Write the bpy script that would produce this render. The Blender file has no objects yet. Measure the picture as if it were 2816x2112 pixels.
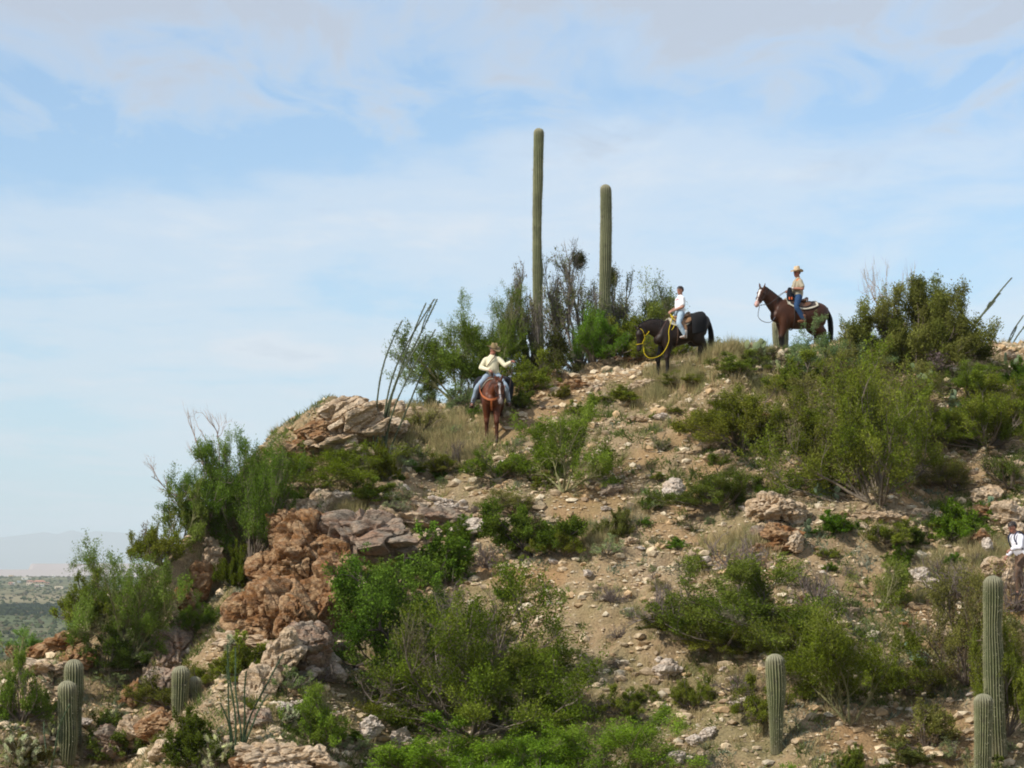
import bpy, bmesh, math, random, time
import numpy as np
from mathutils import Vector, Matrix

T0 = time.time()
SC = bpy.context.scene
COL = SC.collection
R = math.radians

# ------------------------------------------------------------------ camera
F = 2634.0                      # focal length in pixels of the 1024 px frame
PITCH = math.atan(192.0 / F)    # the horizon stands 192 px under the frame's centre
cam_d = bpy.data.cameras.new("camera")
cam_d.sensor_width = 36.0
cam_d.lens = 36.0 * F / 1024.0
cam_d.clip_start = 0.5
cam_d.clip_end = 150000.0
cam = bpy.data.objects.new("camera", cam_d)
COL.objects.link(cam)
cam.location = (0, 0, 0)
cam.rotation_euler = (math.pi / 2 + PITCH, 0, 0)
SC.camera = cam

# ------------------------------------------------------------------ sun and sky
SUN_TO = Vector((0.63, 0.42, -0.66)).normalized()      # the way the light travels
sun_d = bpy.data.lights.new("sun", 'SUN')
sun_d.energy = 5.0
sun_d.angle = R(0.6)
sun_d.color = (1.0, 0.94, 0.84)
sun = bpy.data.objects.new("sun", sun_d)
COL.objects.link(sun)
sun.rotation_euler = SUN_TO.to_track_quat('-Z', 'Y').to_euler()
sun.location = (-40, -30, 60)

world = bpy.data.worlds.new("World")
SC.world = world
world.use_nodes = True
wt = world.node_tree
wt.nodes.clear()


def nd(t, kind, **kw):
    n = t.nodes.new(kind)
    for k, v in kw.items():
        if k.startswith('i_'):
            n.inputs[k[2:].replace('_', ' ')].default_value = v
        elif k.startswith('n') and k[1:].isdigit():
            n.inputs[int(k[1:])].default_value = v
        else:
            setattr(n, k, v)
    return n


def ramp(t, stops, interp='LINEAR'):
    n = t.nodes.new('ShaderNodeValToRGB')
    cr = n.color_ramp
    cr.interpolation = interp
    while len(cr.elements) < len(stops):
        cr.elements.new(0.5)
    for e, (p, c) in zip(cr.elements, stops):
        e.position = p
        e.color = (c, c, c, 1) if not isinstance(c, (tuple, list)) else tuple(c) + (1,)
    return n


def math_n(t, op, a, b=None, clamp=False):
    n = t.nodes.new('ShaderNodeMath')
    n.operation = op
    n.use_clamp = clamp
    for k, v in enumerate((a, b)):
        if v is None:
            continue
        if isinstance(v, (int, float)):
            n.inputs[k].default_value = v
        else:
            t.links.new(v, n.inputs[k])
    return n.outputs[0]


def mixc(t, f, a, b, mode='MIX'):
    n = t.nodes.new('ShaderNodeMix')
    n.data_type = 'RGBA'
    n.blend_type = mode
    n.clamp_factor = True
    for k, v in ((0, f), (6, a), (7, b)):
        if isinstance(v, (int, float)):
            n.inputs[k].default_value = v
        elif isinstance(v, tuple):
            n.inputs[k].default_value = v + (1,) if len(v) == 3 else v
        else:
            t.links.new(v, n.inputs[k])
    return n.outputs[2]


def build_sky():
    t = wt
    sky = nd(t, 'ShaderNodeTexSky', sky_type='NISHITA', sun_disc=False)
    sky.sun_elevation = math.asin(-SUN_TO.z)
    sky.sun_rotation = math.atan2(-SUN_TO.x, -SUN_TO.y)
    sky.altitude = 900
    sky.air_density = 1.0
    sky.dust_density = 0.6
    sky.ozone_density = 1.5
    tc = nd(t, 'ShaderNodeTexCoord')
    sep = nd(t, 'ShaderNodeSeparateXYZ')
    t.links.new(tc.outputs['Generated'], sep.inputs[0])
    x, y, z = sep.outputs
    zc = math_n(t, 'MAXIMUM', z, 0.0)
    # cloud deck: the view direction carried up to a flat layer, softened so that it never stretches to infinity
    den = math_n(t, 'ADD', zc, 0.045)
    cx = math_n(t, 'DIVIDE', x, den)
    cy = math_n(t, 'DIVIDE', y, den)
    comb = nd(t, 'ShaderNodeCombineXYZ')
    t.links.new(cx, comb.inputs[0])
    t.links.new(cy, comb.inputs[1])

    def layer(sx, sy, off, detail, rough, dist=0.0, scale=1.0):
        m = nd(t, 'ShaderNodeMapping')
        m.inputs['Scale'].default_value = (sx, sy, 1)
        m.inputs['Location'].default_value = off
        t.links.new(comb.outputs[0], m.inputs[0])
        n = nd(t, 'ShaderNodeTexNoise')
        n.inputs['Scale'].default_value = scale
        n.inputs['Detail'].default_value = detail
        n.inputs['Roughness'].default_value = rough
        n.inputs['Distortion'].default_value = dist
        t.links.new(m.outputs[0], n.inputs['Vector'])
        return n.outputs[0]

    streak = layer(1.1, 0.75, (3.4, 0.4, 0), 7, 0.55, 0.4)
    puff = layer(5.0, 1.9, (1.7, 5.2, 0), 8, 0.6, 0.6)
    big = layer(0.42, 0.33, (7.3, 1.9, 0), 4, 0.5, 0.3)
    s1 = math_n(t, 'MULTIPLY', streak, 0.58)
    s2 = math_n(t, 'MULTIPLY', puff, 0.15)
    s3 = math_n(t, 'MULTIPLY', big, 0.64)
    s = math_n(t, 'ADD', math_n(t, 'ADD', s1, s2), s3)
    cover = ramp(t, [(0.58, 0.0), (0.70, 0.50), (0.82, 0.88)], 'EASE')
    t.links.new(s, cover.inputs[0])
    # thick parts of the deck turn greyer and bluer than thin ones
    thick = ramp(t, [(0.82, 0.0), (0.95, 1.0)])
    t.links.new(s, thick.inputs[0])
    # the deck thickens overhead
    up = nd(t, 'ShaderNodeMapRange')
    up.inputs['From Min'].default_value = 0.165
    up.inputs['From Max'].default_value = 0.222
    up.inputs['To Min'].default_value = 0.0
    up.inputs['To Max'].default_value = 0.9
    t.links.new(math_n(t, 'ADD', z, math_n(t, 'MULTIPLY', math_n(t, 'SUBTRACT', puff, 0.5), 0.20)), up.inputs[0])
    cov = math_n(t, 'MAXIMUM', cover.outputs[0], up.outputs[0])
    thk = math_n(t, 'MAXIMUM', thick.outputs[0], up.outputs[0])
    cloudc = mixc(t, thk, (7.1, 7.6, 8.3), (4.6, 5.15, 6.2))
    # pale veil that gathers toward the horizon
    veil = nd(t, 'ShaderNodeMapRange')
    veil.interpolation_type = 'SMOOTHSTEP'
    veil.inputs['From Min'].default_value = 0.0
    veil.inputs['From Max'].default_value = 0.19
    veil.inputs['To Min'].default_value = 0.62
    veil.inputs['To Max'].default_value = 0.26
    t.links.new(z, veil.inputs[0])
    base = mixc(t, 1.0, sky.outputs[0], SKY_GAIN, 'MULTIPLY')
    c1 = mixc(t, veil.outputs[0], base, (5.2, 6.8, 7.9))
    c2 = mixc(t, cov, c1, cloudc)
    bg = nd(t, 'ShaderNodeBackground')
    bg.inputs['Strength'].default_value = 0.12
    t.links.new(c2, bg.inputs[0])
    out = nd(t, 'ShaderNodeOutputWorld')
    t.links.new(bg.outputs[0], out.inputs[0])


SKY_GAIN = (0.95, 1.22, 1.44)
build_sky()

SC.view_settings.view_transform = 'Standard'
SC.view_settings.look = 'None'
SC.view_settings.gamma = 1.0
SC.view_settings.exposure = -0.10
SC.view_settings.use_curve_mapping = False
SC.render.engine = 'CYCLES'
SC.cycles.use_denoising = True
SC.cycles.max_bounces = 6
SC.cycles.diffuse_bounces = 3
SC.cycles.transparent_max_bounces = 8
SC.cycles.volume_bounces = 1
SC.cycles.caustics_reflective = False
SC.cycles.caustics_refractive = False
SC.render.filter_size = 1.7 if hasattr(SC.render, 'filter_size') else 1.5
SC.cycles.filter_width = 1.9


# ------------------------------------------------------------------ pixels and points
CP, SP = math.cos(PITCH), math.sin(PITCH)


def ray(u, v):
    """direction (with y = 1) through the pixel u, v of the 1024 x 768 frame"""
    a, b = (u - 512.0) / F, (384.0 - v) / F
    dy = CP - b * SP
    dz = SP + b * CP
    return a / dy, dz / dy


def at(u, v, Y):
    a, c = ray(u, v)
    return np.array([a * Y, Y, c * Y])


# ------------------------------------------------------------------ noise
def _hash(ix, iy, iz, seed):
    h = (ix.astype(np.uint32) * np.uint32(374761393) + iy.astype(np.uint32) * np.uint32(668265263)
         + iz.astype(np.uint32) * np.uint32(2147483647) + np.uint32((seed * 974711 + 12345) & 0xffffffff))
    h = (h ^ (h >> np.uint32(13))) * np.uint32(1274126177)
    h = h ^ (h >> np.uint32(16))
    h = h * np.uint32(2246822519)
    h = h ^ (h >> np.uint32(15))
    return (h & np.uint32(0xffffff)).astype(np.float64) / 0xffffff


def vnoise(p, seed=0):
    """smooth value noise of points (n,3), 0..1"""
    f = np.floor(p)
    i = f.astype(np.int64)
    t = p - f
    t = t * t * t * (t * (t * 6 - 15) + 10)
    r = 0
    for dx in (0, 1):
        wx = t[:, 0] if dx else 1 - t[:, 0]
        for dy in (0, 1):
            wy = t[:, 1] if dy else 1 - t[:, 1]
            for dz in (0, 1):
                wz = t[:, 2] if dz else 1 - t[:, 2]
                r = r + wx * wy * wz * _hash(i[:, 0] + dx, i[:, 1] + dy, i[:, 2] + dz, seed)
    return r


def fbm(p, octv=4, seed=0, gain=0.5, lac=2.03):
    a, s, n = 1.0, 0.0, 0.0
    q = p.copy()
    for k in range(octv):
        s = s + a * vnoise(q, seed + k * 17)
        n += a
        a *= gain
        q = q * lac + 5.3
    return s / n * 2 - 1


def ridged(p, octv=4, seed=0):
    a, s, n = 1.0, 0.0, 0.0
    q = p.copy()
    for k in range(octv):
        s = s + a * (1 - np.abs(vnoise(q, seed + k * 31) * 2 - 1))
        n += a
        a *= 0.5
        q = q * 2.1 + 3.1
    return s / n


def sst(a, b, x):
    t = np.clip((x - a) / (b - a), 0, 1)
    return t * t * (3 - 2 * t)


# ------------------------------------------------------------------ object helpers
def tag(o, label=None, cat=None, group=None, kind=None):
    if label:
        o['label'] = label
    if cat:
        o['category'] = cat
    if group:
        o['group'] = group
    if kind:
        o['kind'] = kind
    return o


def empty(name, loc=(0, 0, 0), rz=0.0, parent=None):
    o = bpy.data.objects.new(name, None)
    o.empty_display_size = 0.2
    COL.objects.link(o)
    o.location = loc
    o.rotation_euler = (0, 0, rz)
    if parent:
        o.parent = parent
    return o


def mk_mesh(name, V, faces, smooth=False, col=None, mats=None, midx=None):
    """V (n,3); faces: list of (m,k) int arrays; col (n,3) goes to the point attribute Col"""
    me = bpy.data.meshes.new(name)
    V = np.asarray(V, dtype=np.float32)
    faces = [np.asarray(f, dtype=np.int32) for f in faces if len(f)]
    me.vertices.add(len(V))
    me.vertices.foreach_set('co', V.ravel())
    nl = sum(f.size for f in faces)
    npoly = sum(len(f) for f in faces)
    me.loops.add(nl)
    me.loops.foreach_set('vertex_index', np.concatenate([f.ravel() for f in faces]))
    me.polygons.add(npoly)
    starts, tot, s = [], [], 0
    for f in faces:
        m, k = f.shape
        starts.append(s + np.arange(m) * k)
        tot.append(np.full(m, k))
        s += m * k
    me.polygons.foreach_set('loop_start', np.concatenate(starts).astype(np.int32))
    if midx is not None:
        me.polygons.foreach_set('material_index', np.asarray(midx, dtype=np.int32))
    me.polygons.foreach_set('use_smooth', np.full(npoly, bool(smooth)))
    me.update(calc_edges=True)
    if col is not None:
        a = me.color_attributes.new('Col', 'FLOAT_COLOR', 'POINT')
        c = np.ones((len(V), 4), dtype=np.float32)
        c[:, :3] = col
        a.data.foreach_set('color', c.ravel())
    for m in (mats or []):
        me.materials.append(m)
    return me


def obj(name, me, parent=None, loc=None, rz=None):
    o = bpy.data.objects.new(name, me)
    COL.objects.link(o)
    if parent:
        o.parent = parent
    if loc is not None:
        o.location = loc
    if rz is not None:
        o.rotation_euler = (0, 0, rz)
    return o


class Acc:
    """collects vertices, faces and colours for one mesh"""
    def __init__(self):
        self.V, self.F, self.C, self.n = [], [], [], 0

    def add(self, V, Fs, C=None):
        V = np.asarray(V, dtype=np.float64)
        if isinstance(Fs, np.ndarray):
            Fs = [Fs]
        for f in Fs:
            if len(f):
                self.F.append(np.asarray(f) + self.n)
        self.V.append(V)
        if C is None:
            C = (1, 1, 1)
        C = np.asarray(C, dtype=np.float64)
        if C.ndim == 1:
            C = np.tile(C, (len(V), 1))
        self.C.append(C)
        self.n += len(V)
        return self

    def mesh(self, name, mats=None, smooth=False):
        V = np.concatenate(self.V)
        by = {}
        for f in self.F:
            by.setdefault(f.shape[1], []).append(f)
        return mk_mesh(name, V, [np.concatenate(v) for v in by.values()], smooth, np.concatenate(self.C), mats)


# ------------------------------------------------------------------ materials
def mat_new(name):
    m = bpy.data.materials.new(name)
    m.use_nodes = True
    m.node_tree.nodes.clear()
    return m, m.node_tree


def out_surf(t, sh):
    o = t.nodes.new('ShaderNodeOutputMaterial')
    t.links.new(sh, o.inputs[0])


def principled(t, col, rough=0.8, spec=0.3, bump=None, bstr=0.5, bdist=0.02, metal=0.0, sheen=0.0):
    p = t.nodes.new('ShaderNodeBsdfPrincipled')
    if isinstance(col, tuple):
        p.inputs['Base Color'].default_value = col + (1,)
    else:
        t.links.new(col, p.inputs['Base Color'])
    p.inputs['Roughness'].default_value = rough
    p.inputs['Specular IOR Level'].default_value = spec
    p.inputs['Metallic'].default_value = metal
    if sheen:
        p.inputs['Sheen Weight'].default_value = sheen
    if bump is not None:
        b = t.nodes.new('ShaderNodeBump')
        b.inputs['Strength'].default_value = bstr
        b.inputs['Distance'].default_value = bdist
        t.links.new(bump, b.inputs['Height'])
        t.links.new(b.outputs[0], p.inputs['Normal'])
    return p


def noise_n(t, vec, scale, detail=4, rough=0.55, dist=0.0):
    n = t.nodes.new('ShaderNodeTexNoise')
    n.inputs['Scale'].default_value = scale
    n.inputs['Detail'].default_value = detail
    n.inputs['Roughness'].default_value = rough
    n.inputs['Distortion'].default_value = dist
    if vec is not None:
        t.links.new(vec, n.inputs['Vector'])
    return n.outputs[0]


def mat_attr(name, rough=0.7, transl=0.0, spec=0.25, nscale=0.0, namp=0.3, rnd=0.0, bscale=0.0, bstr=0.4, bdist=0.01):
    """colour from the point attribute Col, with grain from a noise and a little change from object to object"""
    m, t = mat_new(name)
    at_ = t.nodes.new('ShaderNodeAttribute')
    at_.attribute_name = 'Col'
    c = at_.outputs['Color']
    tc = t.nodes.new('ShaderNodeTexCoord')
    if nscale:
        n = noise_n(t, tc.outputs['Object'], nscale, 3)
        f = nd(t, 'ShaderNodeMapRange')
        f.inputs['To Min'].default_value = 1 - namp
        f.inputs['To Max'].default_value = 1 + namp
        f.inputs['From Min'].default_value = 0.3
        f.inputs['From Max'].default_value = 0.7
        t.links.new(n, f.inputs[0])
        h = nd(t, 'ShaderNodeVectorMath', operation='SCALE')
        t.links.new(c, h.inputs[0])
        t.links.new(f.outputs[0], h.inputs['Scale'])
        c = h.outputs[0]
    if rnd:
        oi = t.nodes.new('ShaderNodeObjectInfo')
        hs = t.nodes.new('ShaderNodeHueSaturation')
        t.links.new(math_n(t, 'ADD', math_n(t, 'MULTIPLY', oi.outputs['Random'], 0.05 * rnd), 0.5 - 0.025 * rnd), hs.inputs['Hue'])
        t.links.new(math_n(t, 'ADD', math_n(t, 'MULTIPLY', oi.outputs['Random'], 0.5 * rnd), 1 - 0.25 * rnd), hs.inputs['Value'])
        t.links.new(c, hs.inputs['Color'])
        c = mixc(t, 1.0, hs.outputs[0], oi.outputs['Color'], 'MULTIPLY')
    if transl:
        d = t.nodes.new('ShaderNodeBsdfDiffuse')
        tr = t.nodes.new('ShaderNodeBsdfTranslucent')
        t.links.new(c, d.inputs[0])
        t.links.new(c, tr.inputs[0])
        mx = t.nodes.new('ShaderNodeMixShader')
        mx.inputs[0].default_value = transl
        t.links.new(d.outputs[0], mx.inputs[1])
        t.links.new(tr.outputs[0], mx.inputs[2])
        out_surf(t, mx.outputs[0])
    else:
        b = noise_n(t, tc.outputs['Object'], bscale, 4) if bscale else None
        p = principled(t, c, rough, spec, b, bstr, bdist)
        out_surf(t, p.outputs[0])
    return m


def mat_plain(name, col, rough=0.8, spec=0.3, nscale=20.0, namp=0.25, bstr=0.3, bdist=0.005, metal=0.0, sheen=0.0):
    m, t = mat_new(name)
    tc = t.nodes.new('ShaderNodeTexCoord')
    n = noise_n(t, tc.outputs['Object'], nscale, 4)
    c = mixc(t, n, tuple(x * (1 - namp) for x in col), tuple(min(1, x * (1 + namp)) for x in col))
    p = principled(t, c, rough, spec, n, bstr, bdist, metal, sheen)
    out_surf(t, p.outputs[0])
    return m


def mat_rock(name, pale, stain, grey, stain_amt=0.5, grey_amt=0.4, scale=1.0, squash=(1, 1, 2.4)):
    m, t = mat_new(name)
    tc = t.nodes.new('ShaderNodeTexCoord')
    geo = t.nodes.new('ShaderNodeNewGeometry')
    mp = nd(t, 'ShaderNodeMapping')
    mp.inputs['Scale'].default_value = tuple(s * scale for s in squash)
    mp.inputs['Rotation'].default_value = (0.35, -0.3, 0.2)
    t.links.new(geo.outputs['Position'], mp.inputs[0])
    v = mp.outputs[0]
    n1 = noise_n(t, v, 1.6, 6, 0.62, 0.8)
    n2 = noise_n(t, v, 4.5, 6, 0.65, 0.4)
    n3 = noise_n(t, v, 14.0, 5, 0.6)
    r1 = ramp(t, [(0.5 - 0.18 * stain_amt - 0.04, 0.0), (0.5 + 0.22 * (1 - stain_amt) + 0.03, 1.0)])
    t.links.new(n1, r1.inputs[0])
    r2 = ramp(t, [(0.46, 0.0), (0.62, 1.0)])
    t.links.new(n2, r2.inputs[0])
    c = mixc(t, math_n(t, 'MULTIPLY', r1.outputs[0], stain_amt * 1.4, True), pale, stain)
    c = mixc(t, math_n(t, 'MULTIPLY', r2.outputs[0], grey_amt), c, grey)
    r3 = ramp(t, [(0.3, 0.62), (0.5, 1.0), (0.72, 1.22)])
    t.links.new(n3, r3.inputs[0])
    c = mixc(t, 1.0, c, r3.outputs[0], 'MULTIPLY')
    # thin seams, with the shade of crevices painted into the colour
    vo = nd(t, 'ShaderNodeTexVoronoi', feature='DISTANCE_TO_EDGE')
    vo.inputs['Scale'].default_value = 2.6
    mp2 = nd(t, 'ShaderNodeVectorMath', operation='ADD')
    t.links.new(v, mp2.inputs[0])
    ns = nd(t, 'ShaderNodeTexNoise')
    ns.inputs['Scale'].default_value = 3.0
    t.links.new(v, ns.inputs['Vector'])
    t.links.new(ns.outputs[1], mp2.inputs[1])
    t.links.new(mp2.outputs[0], vo.inputs['Vector'])
    r4 = ramp(t, [(0.0, 0.25), (0.04, 0.75), (0.09, 1.0)])
    t.links.new(vo.outputs[0], r4.inputs[0])
    c = mixc(t, 0.45, c, r4.outputs[0], 'MULTIPLY')
    h = math_n(t, 'ADD', math_n(t, 'MULTIPLY', n2, 0.6), math_n(t, 'MULTIPLY', n3, 0.4))
    h = math_n(t, 'ADD', h, math_n(t, 'MULTIPLY', r4.outputs[0], 0.3))
    p = principled(t, c, 0.9, 0.15, h, 0.9, 0.05)
    out_surf(t, p.outputs[0])
    return m


M = {}
M['rock_pale'] = mat_rock('pale_rock', (0.58, 0.46, 0.33), (0.38, 0.235, 0.11), (0.33, 0.28, 0.22), 0.5, 0.35)
M['rock_brown'] = mat_rock('brown_rock', (0.50, 0.350, 0.205), (0.22, 0.105, 0.040), (0.26, 0.20, 0.15), 0.78, 0.3)
M['rock_grey'] = mat_rock('grey_rock', (0.30, 0.245, 0.185), (0.29, 0.14, 0.08), (0.215, 0.19, 0.16), 0.45, 0.6, 1.0)
M['rock_white'] = mat_rock('white_rock', (0.60, 0.52, 0.44), (0.46, 0.32, 0.21), (0.42, 0.38, 0.34), 0.35, 0.35)
M['leaf'] = mat_attr('leaf', transl=0.3, rnd=0.5)
M['bark'] = mat_attr('bark', rough=0.9, rnd=0.3)
M['chip'] = mat_attr('stone_chip', rough=0.92, spec=0.1, nscale=9.0, namp=0.3)
M['cactus'] = mat_attr('cactus_skin', rough=0.6, spec=0.3, nscale=4.0, namp=0.15)
M['skin'] = mat_attr('skin', rough=0.55, spec=0.35, nscale=30, namp=0.08)
M['coat'] = mat_attr('horse_coat', rough=0.48, spec=0.28, nscale=7.0, namp=0.15, bscale=70, bstr=0.15, bdist=0.004)
M['cloth'] = mat_attr('cloth', rough=0.9, spec=0.1, nscale=9.0, namp=0.08, bscale=16, bstr=0.5, bdist=0.012)
M['leather'] = mat_attr('leather', rough=0.5, spec=0.4, nscale=18.0, namp=0.25, bscale=40, bstr=0.3, bdist=0.004)
M['felt'] = mat_attr('hat_felt', rough=0.85, spec=0.15, nscale=12, namp=0.1)
M['hair'] = mat_attr('hair', rough=0.5, spec=0.4, nscale=40, namp=0.3)
M['metal'] = mat_plain('worn_metal', (0.55, 0.55, 0.53), 0.3, 0.5, 20, 0.1, 0.1, 0.002, 1.0)


# ------------------------------------------------------------------ hill
# ridge line read as pixel columns: column, row, distance
RIDGE = np.array([
    (-420, 790, 60), (-200, 720, 60), (-60, 676, 61), (0, 664, 62), (25, 652, 62.5), (60, 640, 63), (84, 626, 64), (130, 606, 65), (170, 590, 66),
    (200, 556, 67), (228, 512, 68), (252, 482, 69), (278, 450, 70), (308, 428, 71), (350, 414, 72), (412, 408, 73),
    (440, 412, 74), (470, 404, 74), (525, 386, 74), (556, 377, 74), (602, 370, 74), (648, 363, 74), (695, 356, 73.5), (722, 347, 73.5),
    (752, 350, 73.5), (772, 356, 73.5), (812, 357, 73.5), (845, 353, 73.5), (880, 354, 73.5), (970, 354, 73.5), (1024, 352, 73.5), (1100, 346, 74), (1400, 330, 75)])
_rx = np.array([at(u, v, Y)[0] for u, v, Y in RIDGE])
_rz = np.array([at(u, v, Y)[2] for u, v, Y in RIDGE])
_ry = RIDGE[:, 2]


def interp_s(x, xs, ys, w=0.35):
    s = 0
    for k, o in ((1, -w), (2, 0), (1, w)):
        s = s + k * np.interp(x + o, xs, ys)
    return s / 4


def hill_height(x, y):
    sh = x.shape
    x = x.ravel()
    y = y.ravel()
    zr = interp_s(x, _rx, _rz)
    yr = interp_s(x, _rx, _ry)
    d = yr - y
    dd = np.maximum(d, 0)
    left = sst(-9.5, -12.5, x)                       # 1 on the low spur at the left
    # gentle crown, then the steep face
    def sp(q):
        return np.where(q > 20, q, np.log1p(np.exp(np.minimum(q * 1.3, 30))) / 1.3)
    right = 0.13 * dd + 0.42 * (sp(dd - 4.5) - sp(np.full_like(dd, -4.5)))
    D = right * (1 - left) + 0.30 * dd * left
    # rocky cliff at the left of the hill
    cw = sst(-10.6, -9.2, x) * sst(-3.2, -4.8, x)
    d0 = 3.6 + 1.0 * np.sin(x * 1.3) + 1.5 * sst(-9.0, -5.0, x)
    D = D + cw * (2.1 * sst(d0, d0 + 1.7, dd) - 0.16 * dd)
    back = np.maximum(-d, 0)
    B = 0.10 * back + 0.5 * sp((back - 3.0)) - 0.5 * sp(np.full_like(back, -3.0))
    z = zr - D - np.minimum(B, 60)
    # valley between the camera's slope and the hill
    zv = np.interp(y, [-400, -60, -20, 0, 8, 25, 40, 52], [-60, 6, 1.0, -1.7, -3.6, -9.0, -10.5, -8.5])
    front = sst(46, 53, y)
    z = np.where(y < 60, np.maximum(z, -11.0), z)
    z = np.where(y < 53, z * front + np.minimum(zv, np.where(y > 40, z, zv)) * (1 - front), z)
    # outer fall to the plain
    r = np.maximum(np.abs(x) - 24, 0)
    z = z - np.where(x < 0, 0.35, 0.10) * np.maximum(r, 0) * sst(20, 60, y) - 0.05 * r
    z = np.where(d < 0, np.maximum(z, -62), np.maximum(z, -62))
    p = np.stack([x, y, np.zeros_like(x)], 1)
    near = np.exp(-(np.maximum(np.abs(y - 66) - 22, 0) / 14) ** 2) * np.exp(-(np.maximum(np.abs(x) - 22, 0) / 14) ** 2)
    lo = fbm(p * 0.28, 3, 11) * 0.32 * sst(0.4, 4.0, np.abs(d)) * (1 - 0.5 * left)
    mid = fbm(p * 1.1, 4, 23) * 0.20
    pr = p @ np.array([[0.86, -0.5, 0], [0.5, 0.86, 0], [0, 0, 1]])
    led = ridged(pr * np.array([0.5, 1.6, 1]), 4, 41)
    led = sst(0.50, 0.72, led) * 0.26 * sst(-0.15, 0.25, fbm(p * 0.35, 2, 77))
    fine = fbm(p * 6.0, 3, 51) * 0.035
    return (z + lo + (mid + led + fine) * near).reshape(sh)


def axis(lo, hi, step, n, grow):
    core = np.arange(lo, hi + 1e-6, step)
    g = step * np.cumsum(grow ** np.arange(1, n + 1))
    return np.concatenate([lo - g[::-1], core, hi + g])


GX = axis(-16.5, 16.5, 0.095, 34, 1.17)
GY = axis(48.5, 80.0, 0.095, 34, 1.17)
gx, gy = np.meshgrid(GX, GY)
GZ = hill_height(gx, gy)


def ground(x, y):
    """height of the hill's sheet at x, y"""
    i = int(np.clip(np.searchsorted(GX, x) - 1, 0, len(GX) - 2))
    j = int(np.clip(np.searchsorted(GY, y) - 1, 0, len(GY) - 2))
    a = (x - GX[i]) / (GX[i + 1] - GX[i])
    b = (y - GY[j]) / (GY[j + 1] - GY[j])
    return float((GZ[j, i] * (1 - a) + GZ[j, i + 1] * a) * (1 - b) + (GZ[j + 1, i] * (1 - a) + GZ[j + 1, i + 1] * a) * b)


def ground_v(x, y):
    i = np.clip(np.searchsorted(GX, x) - 1, 0, len(GX) - 2)
    j = np.clip(np.searchsorted(GY, y) - 1, 0, len(GY) - 2)
    a = (x - GX[i]) / (GX[i + 1] - GX[i])
    b = (y - GY[j]) / (GY[j + 1] - GY[j])
    return (GZ[j, i] * (1 - a) + GZ[j, i + 1] * a) * (1 - b) + (GZ[j + 1, i] * (1 - a) + GZ[j + 1, i + 1] * a) * b


_ys = np.arange(49.0, 84.0, 0.06)


def hit(u, v):
    """where the sight line through a pixel meets the hill (or the ridge under it)"""
    a, c = ray(u, v)
    xs, zs = a * _ys, c * _ys
    g = ground_v(xs, _ys) - zs
    k = np.nonzero(g > 0)[0]
    if len(k):
        k = k[0]
        if k == 0:
            Y = _ys[0]
        else:
            Y = _ys[k - 1] + 0.06 * (-g[k - 1]) / (g[k] - g[k - 1])
        return np.array([a * Y, Y, ground(a * Y, Y)])
    k = int(np.argmax(g))
    Y = _ys[k]
    return np.array([a * Y, Y, ground(a * Y, Y)])


WS = 1024.0 / 2212.0                         # the photograph was measured at 2212 px


def hitw(x, y):
    return hit(x * WS, y * WS)


def mpp(Y):
    """metres per measured (2212 px) pixel at distance Y"""
    return WS * Y / F


# soil masks: the worn trail and the gullies, as lines on the ground
def line_pts(pts):
    return np.array([hitw(*p)[:2] for p in pts])


TRAILS = [(line_pts([(1240, 850), (1150, 885), (1100, 930), (1060, 950), (1020, 990)]), 0.75),
          (line_pts([(1130, 830), (1210, 835), (1300, 810), (1420, 795), (1490, 790)]), 0.9),
          (line_pts([(1480, 930), (1400, 990), (1330, 1040), (1300, 1080), (1230, 1100)]), 0.6),
          (line_pts([(1560, 950), (1520, 1020), (1490, 1080), (1430, 1140), (1560, 1190), (1680, 1230)]), 0.45),
          (line_pts([(1900, 1290), (1990, 1310), (2080, 1290), (2180, 1300)]), 0.6),
          (line_pts([(1840, 1620), (1960, 1600), (2060, 1600)]), 0.8),
          (line_pts([(1060, 1230), (1120, 1250), (1200, 1240)]), 0.4),
          (line_pts([(1960, 1060), (2060, 1030), (2150, 1060)]), 0.5)]


def line_mask(x, y, pts, w):
    d = np.full(x.shape, 1e9)
    for a, b in zip(pts[:-1], pts[1:]):
        ab = b - a
        t = np.clip(((x - a[0]) * ab[0] + (y - a[1]) * ab[1]) / (ab @ ab + 1e-9), 0, 1)
        dx, dy = x - (a[0] + t * ab[0]), (y - (a[1] + t * ab[1])) * 0.7
        d = np.minimum(d, np.hypot(dx, dy))
    return 1 - sst(w * 0.45, w * 1.25, d)


def soil_mask(x, y):
    m = np.zeros(x.shape)
    for pts, w in TRAILS:
        m = np.maximum(m, line_mask(x, y, pts, w))
    return m


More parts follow.
